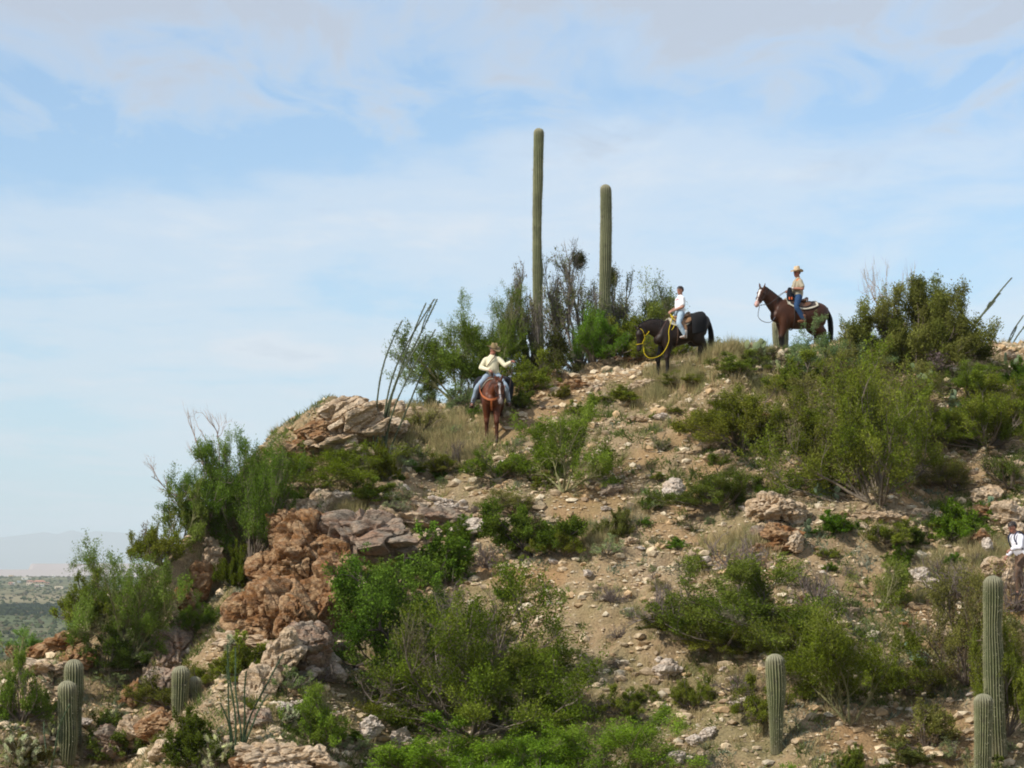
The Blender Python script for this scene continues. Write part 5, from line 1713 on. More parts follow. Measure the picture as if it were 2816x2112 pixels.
saguaro('taller left one of the small double saguaro', 390, 1438, 1550, 35, ys, 19, 17, base=0.85, col=(0.100, 0.122, 0.045))
saguaro('shorter right one of the small double saguaro', 421, 1461, 1550, 29, ys + 0.15, 18, 19, base=0.8, col=(0.100, 0.122, 0.045))
saguaro('distant broad saguaro standing behind the chest of the bay horse', 1686, 686, 760, 32, 75.2, 19, 21, base=1.0, col=(0.15, 0.165, 0.09))


# ------------------------------------------------------------------ ocotillos
def ocotillo(label, base, tips, Y=None, bend=0.10, r=0.026, group=None, forks=(), col=(0.085, 0.10, 0.055), spread=0.12):
    b = hitw(*base)
    if Y is not None:
        b = np.array([at(base[0] * WS, base[1] * WS, Y)[0], Y, 0])
        b[2] = min(ground(b[0], b[1]), at(base[0] * WS, base[1] * WS, Y)[2]) - 0.05
    rg = np.random.RandomState(int(base[0]))
    t = empty('ocotillo', tuple(b))
    tag(t, label, 'ocotillo', group)
    for k, tp in enumerate(tips):
        dy = rg.uniform(-0.4, 0.4)
        e = at(tp[0] * WS, tp[1] * WS, b[1] + dy) - b
        s = np.array([rg.uniform(-1, 1) * spread, rg.uniform(-1, 1) * spread * 0.6, 0.0])
        if len(tp) > 2:
            s = np.array([tp[2], 0, 0.0])
        K = 16
        tt = np.linspace(0, 1, K)
        # rises steeply from the foot, then leans over toward the tip
        px = s[0] + (e[0] - s[0]) * (tt ** (1.0 + bend * rg.uniform(3, 5))) + 0.05 * e[2] / 3.0 * np.sin(tt * rg.uniform(5, 8) + k)
        py = s[1] + (e[1] - s[1]) * tt
        pz = e[2] * tt ** 0.96
        pts = np.stack([px, py, pz], 1)[None]
        a = Acc()
        cc = np.array([col]) * rg.uniform(0.85, 1.2)
        tubes(a, pts, np.array([r]), np.array([r * 0.62]), cc, 7)
        leaves_on(a, rg, pts, int(150 * max(0.6, e[2])), 0.05, 0.022, np.array([[0.07, 0.10, 0.045]]), 0.7, 0.7, 0.12)
        for f in forks:
            if f[0] == k:
                i = int(f[1] * (K - 1))
                p0 = pts[0, i]
                q = at(f[2] * WS, f[3] * WS, b[1] + dy) - b
                t2 = np.linspace(0, 1, 7)[:, None]
                mid = p0 + (q - p0) * t2
                mid[:, 0] += np.sin(t2[:, 0] * math.pi) * -0.03
                tubes(a, mid[None], np.array([r * 0.7]), np.array([r * 0.5]), cc, 6)
                leaves_on(a, rg, mid[None], 90, 0.05, 0.022, np.array([[0.07, 0.10, 0.045]]), 0.7, 0.7, 0.12)
        obj('wand', a.mesh('wand', [M['cactus']]), t)
    return t


ocotillo('large ocotillo with long bare wands leaning right, at the left end of the ridge', (820, 965),
         [(869, 692, -0.26), (932, 647, -0.05), (943, 647, 0.08), (936, 712, 0.16), (929, 783, 0.24), (925, 655, -0.14), (905, 735, 0.02)], bend=0.2, Y=hitw(820, 975)[1] - 1.3,
         forks=[(3, 0.88, 921, 722), (2, 0.86, 932, 660)])
ocotillo('dark green ocotillo at the lower left in front of the pale rocks', (518, 1625),
         [(492, 1390, -0.1), (505, 1400, 0.0), (486, 1440, -0.15), (615, 1412, 0.1), (478, 1520, -0.15), (580, 1500, 0.1), (535, 1450, 0.05)], bend=0.15, r=0.021, col=(0.045, 0.075, 0.035))
ocotillo('ocotillo leaning far out to the right from the large skyline tree', (2040, 790), [(2189, 600, 0.1), (2158, 634, 0.2), (2148, 650, 0.0)], Y=74.5, bend=0.05,
         forks=[(2, 0.9, 2139, 653)], r=0.03)
ocotillo('small ocotillo at the right edge of the skyline', (2160, 765), [(2209, 682, 0), (2222, 690, 0.1), (2196, 706, 0.05)], Y=75.0, bend=0.05, r=0.026)
ocotillo('short curved ocotillo wands on the right skyline', (2132, 765), [(2148, 722, 0), (2120, 735, -0.15)], Y=75.5, bend=0.1, r=0.022)
ocotillo('lone ocotillo wand beyond the yellow green bush on the left', (560, 1020), [(622, 938, 0.2), (598, 955, 0.5)], Y=71.5, bend=0.0, r=0.025)
ocotillo('ocotillo wands in front of the large saguaro pair', (110, 1665), [(150, 1520, 0), (95, 1560, -0.1), (70, 1590, -0.1)], bend=0.1, r=0.022, col=(0.06, 0.09, 0.045))


# ------------------------------------------------------------------ prickly pears
def pad_mesh():
    V, Ff = ico(3)
    P = V.copy()
    w = 0.5 * (1 + 0.22 * P[:, 2])
    P = np.stack([P[:, 0] * w * 0.86, P[:, 1] * 0.085, P[:, 2] * 0.56 + 0.5], 1)
    c = np.tile(np.array([0.155, 0.20, 0.105]), (len(P), 1))
    e = np.clip(np.abs(V[:, 1]), 0, 1)[:, None]
    c = c * (0.82 + 0.25 * e)
    a = Acc().add(P, Ff, c)
    rg = np.random.RandomState(3)
    n = 46
    for q in range(n):
        x, z = rg.uniform(-0.36, 0.36), rg.uniform(0.1, 0.95)
        for s in (-1, 1):
            p = np.array([x, s * 0.085 * math.sqrt(max(0.05, 1 - (x / 0.5) ** 2 - ((z - .5) / .56) ** 2)), z])
            d = unit(np.array([rg.normal() * .4, s, rg.normal() * .4]))
            a.add(np.array([p + [0.006, 0, 0], p - [0.006, 0, 0], p + d * 0.14]), np.array([[0, 1, 2]]), (0.5, 0.45, 0.3))
    return a.mesh('pad', [M['pear']], False)


M['pear'] = mat_attr('pear_skin', rough=0.6, spec=0.3, rnd=0.6, nscale=3.0, namp=0.15)
PAD = pad_mesh()
for p_ in PAD.polygons:
    p_.use_smooth = True


def prickly_pear(label, wx, wy, hpx, npads, seed, dY=0.0, tint=None, wpx=None):
    b = hitw(wx, wy)
    if dY:
        y = b[1] + dY
        x = b[0] * y / b[1]
        b = np.array([x, y, ground(x, y)])
    rg = random.Random(seed)
    t = empty('prickly_pear', tuple(b))
    tag(t, label, 'prickly pear')
    H = hpx * mpp(b[1])
    W = (wpx or hpx) * mpp(b[1])
    me = PAD
    if tint:
        me = PAD.copy()
        a = me.color_attributes['Col']
        buf = np.zeros(len(a.data) * 4, dtype=np.float32)
        a.data.foreach_get('color', buf)
        buf = buf.reshape(-1, 4)
        buf[:, :3] *= np.array(tint, dtype=np.float32)
        a.data.foreach_set('color', buf.ravel())
    done = []
    s0 = max(0.16, H * 0.36)
    nb = max(2, npads // 4)
    for k in range(nb):
        x0 = (k + 0.5) / nb * W - W / 2
        done.append((Vector((x0 * 0.75, rg.uniform(-.1, .1), -0.03)), rg.uniform(-0.5, 0.5) + x0 * 0.5, rg.uniform(-0.6, 0.6), s0 * rg.uniform(0.8, 1.1)))
    i = 0
    while len(done) < npads:
        p, til, yaw, s = done[rg.randrange(0, len(done))]
        til2 = til + rg.uniform(-0.8, 0.8)
        if abs(til2) > 1.1:
            til2 *= 0.5
        tip = p + Vector((math.sin(til) * s * 1.0 * math.cos(yaw), math.sin(til) * s * math.sin(yaw), math.cos(til) * s * 0.98))
        s2 = s * rg.uniform(0.78, 0.98)
        if tip.z + s2 > H * 1.08 and i < 400:
            i += 1
            continue
        done.append((tip, til2, yaw + rg.uniform(-0.9, 0.9), s2))
    for p, til, yaw, s in done:
        q = obj('pad', me, t)
        q.location = p
        q.rotation_euler = (rg.uniform(-.2, .2), til, yaw)
        q.scale = (s, s, s)


prickly_pear('prickly pear with large pads standing on the skyline left of the bay horse', 1637, 785, 58, 15, 3, wpx=60, tint=(1.35, 1.25, 1.2))
prickly_pear('pale yellow green prickly pear low in front of the skyline one', 1668, 803, 26, 9, 5, wpx=46, tint=(1.5, 1.4, 1.1))
prickly_pear('prickly pear with blue green pads left of the largest right bush foot', 1790, 1082, 66, 14, 7, wpx=56, tint=(1.1, 1.15, 1.3))
prickly_pear('prickly pear with one tall pad behind the right green bush', 2066, 905, 72, 8, 9, wpx=30, tint=(1.0, 1.05, 1.1))
prickly_pear('blue green prickly pear half hidden left of the tall right saguaro', 1985, 1445, 60, 10, 11, wpx=44, tint=(0.95, 1.1, 1.35))
prickly_pear('small prickly pear under the large skyline tree', 2000, 835, 48, 11, 13, wpx=60, tint=(1.1, 1.15, 0.9))
prickly_pear('little prickly pear on the rim of the yellowish outcrop', 1748, 1165, 50, 7, 15, wpx=20)
prickly_pear('prickly pear by the square boulder at the right skyline', 2180, 790, 30, 7, 17, wpx=50)
prickly_pear('small grey green prickly pear in the right slope rocks', 2135, 1105, 36, 7, 19, wpx=34, tint=(0.9, 1.0, 1.1))
prickly_pear('yellowish prickly pear on the slope under the leftmost tree', 335, 1400, 28, 8, 23, wpx=54, tint=(1.5, 1.3, 1.0))


# ------------------------------------------------------------------ chollas
def cholla(label, wx, wy, wpx, hpx, seed, col=(0.33, 0.35, 0.15)):
    col = tuple(c * 1.25 for c in col)
    b = hitw(wx, wy)
    m = mpp(b[1])
    W, H = wpx * m, hpx * m
    rg = np.random.RandomState(seed)
    t = empty('cholla', tuple(b))
    tag(t, label, 'cholla cactus')
    st = Acc()
    pts = np.array([[(0, 0, -0.05), (0.01, 0, H * 0.2), (0, 0.01, H * 0.4)]], float)
    tubes(st, pts, np.array([0.05]), np.array([0.045]), np.array([[0.14, 0.10, 0.07]]), 7)
    obj('trunk', st.mesh('trunk', [M['bark']]), t)
    a = Acc()
    nj = int(34 * max(0.5, W * H / 0.6))
    V, Ff = ico(2)
    u = rg.uniform(0, 1, nj) ** 0.5
    ang = rg.uniform(0, 2 * math.pi, nj)
    z = rg.uniform(0.15, 1, nj)
    rr = W / 2 * np.sqrt(np.clip(1 - (2 * z - 1.0) ** 2 * 0.85, 0.1, 1)) * u
    P = np.stack([rr * np.cos(ang), rr * np.sin(ang), z * H * 0.88], 1)
    D = unit(np.stack([np.cos(ang) * 0.7 * u, np.sin(ang) * 0.7 * u, 0.7 + z * 0], 1) + rg.normal(size=(nj, 3)) * 0.25)
    for p, d in zip(P, D):
        L, r = rg.uniform(0.09, 0.17), rg.uniform(0.03, 0.045)
        x = unit(np.cross(d, [0.3, 0.9, 0.1]))
        y = np.cross(d, x)
        B = np.stack([x * r, y * r, d * L * 0.6])
        c = np.array(col) * rg.uniform(0.75, 1.2)
        VV = V * (1 + 0.18 * rg.normal(size=(len(V), 1)))
        a.add(VV @ B + p, Ff, c)
        n = 60
        q = unit(rg.normal(size=(n, 3)))
        base = q @ B + p
        dd = unit(q @ B) * 0.05
        s = perp(rg, unit(dd)) * 0.004
        a.add(np.stack([base - s, base + s, base + dd], 1).reshape(-1, 3), np.arange(3 * n).reshape(-1, 3), (0.55, 0.52, 0.33))
    obj('joints', a.mesh('joints', [M['cactus']]), t)
    # a few thin branches that carry the joints
    br = Acc()
    nb = 14
    l = walk(rg, np.tile([[0, 0, H * 0.3]], (nb, 1)), unit(rg.normal(size=(nb, 3)) * [1, 1, 0.3] + [0, 0, .8]), np.full(nb, W * 0.5), 3, 0.2, 0.1)
    tubes(br, l, np.full(nb, 0.03), np.full(nb, 0.025), np.tile(np.array([[0.16, 0.14, 0.08]]), (nb, 1)), 5)
    obj('branches', br.mesh('branches', [M['bark']]), t)


cholla('pale fuzzy cholla at the bottom edge below the lower ocotillo', 465, 1662, 78, 78, 3)
cholla('cholla at the bottom left corner beside the large saguaro pair', 40, 1655, 90, 70, 5, (0.22, 0.25, 0.12))
cholla('pale cholla between the corner bush and the large saguaro pair', 118, 1600, 44, 44, 7)
cholla('small cholla on the slope left of the rear large saguaro', 112, 1480, 50, 56, 9, (0.2, 0.2, 0.1))
cholla('small dark crowned cholla right of the leftmost tree', 345, 1325, 56, 60, 11, (0.17, 0.18, 0.08))
cholla('yellowish cholla in the bush under the leftmost tree', 270, 1400, 40, 40, 13)
cholla('small pale cholla left of the yellow green lower left bush', 625, 1570, 40, 46, 15, (0.22, 0.25, 0.13))
cholla('cholla in front of the green bush right of the large saguaro pair', 250, 1575, 50, 44, 17)
cholla('cholla on the brown rib left of the cliff', 500, 1420, 40, 50, 19, (0.2, 0.22, 0.12))


# ------------------------------------------------------------------ yucca under the leftmost tree
def rosette(label, wx, wy, hpx, seed, name='yucca'):
    b = hitw(wx, wy)
    rg = np.random.RandomState(seed)
    m = mpp(b[1])
    H = hpx * m
    t = empty(name, tuple(b))
    tag(t, label, 'yucca')
    st = Acc()
    tubes(st, np.array([[(0, 0, -0.05), (0, 0, H * 0.3), (0, 0, H * 0.5)]], float), np.array([0.07]), np.array([0.06]), np.array([[0.12, 0.09, 0.06]]), 7)
    obj('trunk', st.mesh('trunk', [M['bark']]), t)
    n = 130
    d = unit(rg.normal(size=(n, 3)) * [1, 1, 0.6] + [0, 0, 0.35])
    s = perp(rg, d) * 0.018
    P = np.tile([[0, 0, H * 0.5]], (n, 1))
    L = H * 0.5 * rg.uniform(0.7, 1.1, (n, 1))
    V = np.stack([P - s, P + s, P + d * L * 0.6 + s * 0.8, P + d * L * 0.6 - s * 0.8, P + d * L - np.array([0, 0, 0.03])], 1).reshape(-1, 3)
    i = np.arange(n)[:, None] * 5
    c = np.repeat(np.array([[0.17, 0.19, 0.08]]) * rg.uniform(0.7, 1.3, (n, 1)), 5, 0)
    a = Acc().add(V, [i + np.array([[0, 1, 2, 3]]), i + np.array([[3, 2, 4]])], c)
    obj('leaves', a.mesh('leaves', [M['leaf']]), t)


rosette('spiky yucca on a short stalk right of the leftmost tree', 437, 1348, 44, 5)


# ------------------------------------------------------------------ ground cover nobody could count
def ground_cover():
    rg = np.random.RandomState(77)
    # clumps: position, radius, kind
    def spots(n, fn):
        x = rg.uniform(-16.5, 16.5, n)
        y = rg.uniform(49.5, 75.5, n)
        ridge = interp_s(x, _rx, _ry)
        p = np.stack([x, y, x * 0], 1)
        k = (rg.rand(n) < fn(p) * (1 - 0.8 * soil_mask(x, y))) & (y < ridge + 0.8)
        return x[k], y[k]

    def blades(name, label, cat, x, y, per, h, w, spread, cols, fan):
        n = len(x)
        ii = np.repeat(np.arange(n), per)
        hs = (h * rg.uniform(0.5, 1.3, n))[ii]
        ox, oy = rg.normal(size=len(ii)) * spread, rg.normal(size=len(ii)) * spread
        X, Y = x[ii] + ox, y[ii] + oy
        Z = ground_v(X, Y) - 0.01
        d = unit(np.stack([rg.normal(size=len(ii)) * fan, rg.normal(size=len(ii)) * fan, np.ones(len(ii))], 1))
        s = perp(rg, d) * (w * rg.uniform(0.6, 1.4, len(ii)))[:, None]
        L = (hs * rg.uniform(0.6, 1.1, len(ii)))[:, None]
        P = np.stack([X, Y, Z], 1)
        V = np.stack([P - s, P + s, P + d * L], 1).reshape(-1, 3)
        c = np.array(cols)[rg.randint(0, len(cols), n)][ii] * rg.uniform(0.7, 1.3, (len(ii), 1))
        o = obj(name, mk_mesh(name, V, [np.arange(3 * len(ii)).reshape(-1, 3)], False, np.repeat(c, 3, 0), [M['leaf']]))
        tag(o, label, cat, kind='stuff')

    x, y = spots(12000, lambda p: sst(-0.05, 0.4, fbm(p * 0.42, 3, 201)) * 0.6 + 0.06)
    blades('dry_grass', 'tan dry grass tufts on the slope', 'dry grass', x, y, 28, 0.24, 0.009, 0.06, [(0.48, 0.39, 0.21), (0.40, 0.33, 0.17), (0.32, 0.31, 0.14)], 0.45)
    # a thicker belt of tan grass along the crown, where the photograph shows it
    xs, ys = [], []
    for (cx, cy, rx, ry, n) in [(950, 935, 90, 40, 170), (1000, 975, 60, 30, 90), (1570, 770, 60, 20, 130), (1460, 820, 60, 22, 110), (1690, 850, 70, 24, 70), (1300, 1170, 30, 20, 60),
                                (800, 1000, 60, 30, 80), (1720, 900, 60, 30, 40), (2070, 1270, 80, 40, 130), (2140, 1200, 60, 40, 90), (1600, 1180, 60, 20, 60), (1400, 860, 50, 20, 60), (750, 1110, 30, 16, 50), (905, 905, 20, 14, 40)]:
        for q in range(n):
            a = hitw(cx + rg.normal() * rx * 0.6, cy + rg.normal() * ry * 0.6)
            xs.append(a[0]); ys.append(a[1])
    blades('dry_grass', 'thick tan grass patches near the riders and bushes', 'dry grass', np.array(xs), np.array(ys), 46, 0.36, 0.008, 0.08, [(0.50, 0.41, 0.22), (0.42, 0.36, 0.18), (0.34, 0.33, 0.15)], 0.4)
    x, y = spots(12000, lambda p: sst(-0.1, 0.35, fbm(p * 0.5 + 9, 3, 211)) * 0.6 + 0.08)
    blades('green_weeds', 'low green weeds between the stones', 'weeds', x, y, 34, 0.22, 0.014, 0.10, [(0.15, 0.19, 0.05), (0.20, 0.21, 0.07), (0.11, 0.15, 0.04)], 0.8)
    x, y = spots(7000, lambda p: sst(0.0, 0.4, fbm(p * 0.5 + 19, 3, 221)) * 0.6 + 0.04)
    blades('brittlebush_cover', 'small pale grey green ground plants', 'ground plants', x, y, 38, 0.17, 0.016, 0.09, [(0.24, 0.28, 0.19), (0.20, 0.24, 0.15), (0.28, 0.30, 0.22)], 1.0)


ground_cover()
print('cover', round(time.time() - T0, 1))
# ------------------------------------------------------------------ horses, riders and a hiker
def crom(P, m):
    P = np.asarray(P, float)
    Q = np.concatenate([[2 * P[0] - P[1]], P, [2 * P[-1] - P[-2]]])
    out = []
    for i in range(len(P) - 1):
        a, b, c, d = Q[i], Q[i + 1], Q[i + 2], Q[i + 3]
        for t in np.arange(m) / m:
            out.append(0.5 * ((2 * b) + (c - a) * t + (2 * a - 5 * b + 4 * c - d) * t * t + (3 * b - a - 3 * c + d) * t ** 3))
    out.append(P[-1])
    return np.array(out)


def loft(acc, rows, side=(0, 1, 0), m=4, n=18, col=(1, 1, 1), cap=0.5):
    """rows (x, y, z, half width along side, half width across) -> a closed rounded body"""
    Rw = crom(rows, m)
    P, a, b = Rw[:, :3], np.maximum(Rw[:, 3], 1e-3), np.maximum(Rw[:, 4], 1e-3)
    t = unit(np.gradient(P, axis=0))
    side = np.asarray(side, float)
    sd = np.tile(side, (len(P), 1)) if side.ndim == 1 else crom(side, m)
    s = unit(sd - (sd * t).sum(1, keepdims=True) * t)
    u = np.cross(t, s)
    if cap:
        for e, sg in ((0, -1), (-1, 1)):
            rr = min(a[e], b[e])
            for f, o in ((0.8, 0.5), (0.45, 0.85)):
                p = P[e] + t[e] * sg * rr * o * cap
                if e == 0:
                    P = np.concatenate([[p], P]) if f == 0.8 else np.concatenate([[P0e + t0e * sg * rr * o * cap], P])
                    a = np.concatenate([[a0e * f if f != 0.8 else a[0] * f], a])
                    b = np.concatenate([[b0e * f if f != 0.8 else b[0] * f], b])
                    if f == 0.8:
                        P0e, t0e, a0e, b0e = P[1], t[0], a[1], b[1]
                    s = np.concatenate([s[:1], s])
                    u = np.concatenate([u[:1], u])
                    t = np.concatenate([t[:1], t])
                else:
                    if f == 0.8:
                        P1e, t1e, a1e, b1e = P[-1], t[-1], a[-1], b[-1]
                    P = np.concatenate([P, [P1e + t1e * sg * rr * o * cap]])
                    a = np.concatenate([a, [a1e * f]])
                    b = np.concatenate([b, [b1e * f]])
                    s = np.concatenate([s, s[-1:]])
                    u = np.concatenate([u, u[-1:]])
                    t = np.concatenate([t, t[-1:]])
    th = np.arange(n) * 2 * math.pi / n
    ring = P[:, None] + s[:, None] * (a[:, None] * np.cos(th))[..., None] + u[:, None] * (b[:, None] * np.sin(th))[..., None]
    K = len(P)
    V = np.concatenate([ring.reshape(-1, 3), P[:1], P[-1:]])
    idx = np.arange(K * n).reshape(K, n)
    nx = np.roll(idx, -1, 1)
    Fq = np.stack([idx[:-1], nx[:-1], nx[1:], idx[1:]], -1).reshape(-1, 4)
    F0 = np.stack([nx[0], idx[0], np.full(n, K * n)], -1)
    F1 = np.stack([idx[-1], nx[-1], np.full(n, K * n + 1)], -1)
    acc.add(V, [Fq, F0, F1], col)


def ellip(acc, c, r, col=(1, 1, 1), B=None, sub=3):
    V, Ff = ico(sub)
    P = V * np.array(r, float)
    if B is not None:
        P = P @ np.array(B)
    acc.add(P + np.array(c, float), Ff, col)


def remesh(acc, voxel, smooth=3, fac=0.5):
    me = acc.mesh('tmp')
    o = bpy.data.objects.new('tmp', me)
    COL.objects.link(o)
    r = o.modifiers.new('r', 'REMESH')
    r.mode = 'VOXEL'
    r.voxel_size = voxel
    if smooth:
        s = o.modifiers.new('s', 'SMOOTH')
        s.iterations = smooth
        s.factor = fac
    dg = bpy.context.evaluated_depsgraph_get()
    ev = o.evaluated_get(dg)
    m2 = ev.to_mesh()
    nv = len(m2.vertices)
    V = np.zeros(nv * 3, dtype=np.float32)
    m2.vertices.foreach_get('co', V)
    q = np.zeros(len(m2.polygons), dtype=np.int32)
    m2.polygons.foreach_get('loop_total', q)
    li = np.zeros(len(m2.loops), dtype=np.int32)
    m2.loops.foreach_get('vertex_index', li)
    st = np.zeros(len(m2.polygons), dtype=np.int32)
    m2.polygons.foreach_get('loop_start', st)
    Fs = []
    for k in (3, 4):
        s_ = st[q == k]
        if len(s_):
            Fs.append(li[s_[:, None] + np.arange(k)])
    ev.to_mesh_clear()
    bpy.data.objects.remove(o)
    bpy.data.meshes.remove(me)
    return V.reshape(-1, 3).astype(float), Fs


TORSO = [(0.66, 0, 1.12, 0.10, 0.14), (0.60, 0, 1.10, 0.17, 0.22), (0.46, 0, 1.12, 0.225, 0.32), (0.30, 0, 1.12, 0.25, 0.385), (0.12, 0, 1.085, 0.285, 0.36),
         (-0.12, 0, 1.07, 0.305, 0.335), (-0.36, 0, 1.12, 0.295, 0.32), (-0.56, 0, 1.17, 0.275, 0.30), (-0.72, 0, 1.17, 0.22, 0.25), (-0.84, 0, 1.15, 0.13, 0.16)]


class Horse:
    def __init__(self, label, foot, heading, scale, pitch, neck, head_tip, head_yaw, coat, dark, blaze=0, muzzle=None, socks=None, face_col=None, legs=((0.44, 0.13), (0.40, -0.13), (-0.62, 0.14), (-0.70, -0.14)), mane_side=-1, points=None):
        self.k, self.sc = pitch, scale
        self.root = empty('horse', tuple(foot), heading)
        tag(self.root, label, 'horse')
        a = Acc()
        loft(a, [(x, y, z, w, h) for x, y, z, w, h in TORSO], (0, 1, 0), 4, 22)
        # neck, from inside the shoulders to the poll
        nk = [(0.30, 0, 1.16, 0.15, 0.27)] + neck
        loft(a, nk, (0, 1, 0), 4, 18)
        poll = np.array(neck[-1][:3], float)
        tip = np.array(head_tip, float)
        ax = unit(tip - poll)
        L = np.linalg.norm(tip - poll)
        s0 = np.array([-math.sin(head_yaw), math.cos(head_yaw), 0.0])
        s0 = unit(s0 - (s0 @ ax) * ax)
        up = np.cross(ax, s0)
        if up @ np.array([1.0, 0, 1.0]) < 0:
            up = -up
        self.poll, self.tip, self.ax, self.s, self.up, self.L = poll, tip, ax, s0, up, L
        prof = [(-0.06, .060, .080, 0.0), (0.05, .092, .125, -.012), (0.22, .108, .160, -.028), (0.38, .092, .138, -.026), (0.55, .070, .102, -.012), (0.74, .060, .080, -.004), (0.90, .066, .078, -.004), (1.0, .052, .058, -.008)]
        self.head_rows = [tuple(poll + ax * (t * L) + up * o) + (w, h) for t, w, h, o in prof]
        loft(a, self.head_rows, s0, 4, 16)
        self.prof = prof
        # jowls, nostril swelling, brow
        for sg in (-1, 1):
            c = poll + ax * 0.20 * L - up * 0.07 + s0 * sg * 0.055
            ellip(a, c, (0.075, 0.075, 0.045))
            ellip(a, poll + ax * 0.93 * L + s0 * sg * 0.035 + up * 0.012, (0.03, 0.03, 0.03))
            ellip(a, poll + ax * 0.24 * L + s0 * sg * 0.075 + up * 0.055, (0.032, 0.032, 0.028))
            e0 = poll - ax * 0.01 + s0 * sg * 0.055 + up * 0.06
            e1 = e0 + unit(-ax * 0.75 + up * 0.55 + s0 * sg * 0.22) * 0.17
            em = (e0 + e1) / 2
            loft(a, [tuple(e0) + (.034, .026), tuple(em) + (.038, .024), tuple(e1) + (.010, .010)], s0, 3, 10)
        # legs
        for i, (fx, fy) in enumerate(legs):
            if i < 2:
                sh = 0.36
                rows = [(sh, fy * 0.95, 1.12, .125, .20), (sh + .02, fy, 0.92, .118, .165), (0.5 * (sh + fx), fy, 0.74, .095, .115), (fx - .005, fy, 0.56, .070, .078), (fx + .012, fy, 0.49, .068, .078),
                        (fx, fy, 0.42, .054, .060), (fx, fy, 0.24, .047, .052), (fx + .004, fy, 0.15, .049, .056), (fx + .03, fy, 0.085, .044, .050), (fx + .045, fy, 0.05, .048, .052), (fx + .055, fy, 0.0, .056, .064)]
            else:
                rows = [(-0.54, fy * 0.85, 1.16, .15, .28), (-0.50, fy, 0.95, .135, .25), (-0.50, fy * 1.1, 0.80, .110, .19), (fx * 0.55 - 0.32, fy * 1.05, 0.67, .078, .115), (fx - .04, fy, 0.54, .058, .080), (fx - .045, fy, 0.49, .058, .078),
                        (fx - .02, fy, 0.40, .048, .057), (fx, fy, 0.24, .043, .049), (fx + .004, fy, 0.15, .050, .057), (fx + .03, fy, 0.085, .045, .051), (fx + .045, fy, 0.05, .049, .052), (fx + .055, fy, 0.0, .056, .062)]
            loft(a, rows, (0, 1, 0), 3, 14)
        # withers ridge
        ellip(a, (0.30, 0, 1.42), (0.20, 0.055, 0.085))
        V, Fs = remesh(a, 0.028, 2, 0.5)
        # colours
        c = np.tile(np.array(coat, float), (len(V), 1))
        n1 = fbm(V * 2.3 + 7, 3, int(foot[0] * 10) % 97)[:, None]
        c = c * (1 + 0.22 * n1)
        belly = sst(0.95, 0.75, V[:, 2]) * (np.abs(V[:, 0]) < 0.5)
        hl = sst(0.60, 0.42, V[:, 2])[:, None] if points is None else sst(points[0], points[1], V[:, 2])[:, None]
        c = c * (1 - hl) + np.array(dark) * hl
        hoof = sst(0.075, 0.06, V[:, 2])[:, None]
        c = c * (1 - hoof) + np.array([0.03, 0.025, 0.02]) * hoof
        q = V - poll
        tt = (q @ ax) / L
        lt = q @ s0
        du = q @ up
        on = (tt > -0.1) & (tt < 1.15) & (np.linalg.norm(q - np.outer(np.clip(tt, 0, 1) * L, ax), axis=1) < 0.2) & (V[:, 0] > poll[0] - 0.15 * (1 if tip[0] > poll[0] else 3))
        if blaze:
            w = blaze * (0.7 + 0.5 * sst(0.3, 0.0, tt) - 0.25 * sst(0.3, 0.6, tt))
            b = on & (np.abs(lt) < w) & (du > 0.0) & (tt > 0.12) & (tt < 0.90)
            c[b] = (0.72, 0.66, 0.62)
        if muzzle is not None:
            b = (on * sst(0.72, 0.86, tt))[:, None]
            c = c * (1 - b) + np.array(muzzle) * b
        ear = on & (tt < -0.14)
        c[ear] = c[ear] * 0.5
        self.obj('body', self.fin(V), Fs, c, 'coat', True)
        # eyes
        for sg in (-1, 1):
            e = Acc()
            p = poll + ax * 0.25 * L + s0 * sg * 0.094 + up * 0.046
            ellip(e, self.fin(np.array([p]))[0], (0.02, 0.02, 0.02), (0.01, 0.008, 0.006), sub=2)
            obj('eye', e.mesh('eye', [M['leather']], True), self.root)
            e = Acc()
            p = poll + ax * 0.95 * L + s0 * sg * 0.052 + up * 0.016
            ellip(e, self.fin(np.array([p]))[0], (0.014, 0.014, 0.018), (0.015, 0.01, 0.01), sub=2)
            obj('nostril', e.mesh('nostril', [M['leather']], True), self.root)
        # mane and tail
        rg = np.random.RandomState(int(abs(foot[0]) * 100))
        nr = crom(nk, 8)
        P = nr[:, :3]
        t = unit(np.gradient(P, axis=0))
        s = unit(np.array([[0, 1, 0]]) - (np.array([[0, 1, 0]]) * t).sum(1, keepdims=True) * t)
        u = np.cross(t, s)
        u = np.where((u[:, 2:3] < 0), -u, u)
        lines = []
        for q in range(150):
            i = rg.randint(8, len(P))
            sg = mane_side if rg.rand() < 0.93 else -mane_side
            am = rg.uniform(0.9, 1.75)
            pts = []
            for f in np.linspace(0, 1, 6):
                an = am * f
                o = u[i] * (nr[i, 4] + 0.014) * math.cos(an) + s[i] * sg * (nr[i, 3] + 0.018) * math.sin(an)
                pts.append(P[i] + o + t[i] * rg.normal() * 0.012 + np.array([-0.02 * f, 0, -0.03 * f]))
            lines.append(pts)
        fl = []
        for q in range(16):
            base = poll + up * 0.085 + s0 * rg.normal() * 0.012
            fl.append([base + ax * 0.13 * f + up * (0.015 - 0.01 * f) + s0 * rg.normal() * 0.01 for f in np.linspace(0, 1, 6)])
        ma = Acc()
        hc = np.array(dark if points is None or points[0] > 0.1 else dark)
        fl = np.array(fl)
        fa = Acc()
        tubes(fa, self.fin(fl.reshape(-1, 3)).reshape(fl.shape), np.full(len(fl), 0.011), np.full(len(fl), 0.004), np.tile(hc[None], (len(fl), 1)), 4)
        obj('forelock', fa.mesh('forelock', [M['hair']], True), self.root)
        lines = np.array(lines)
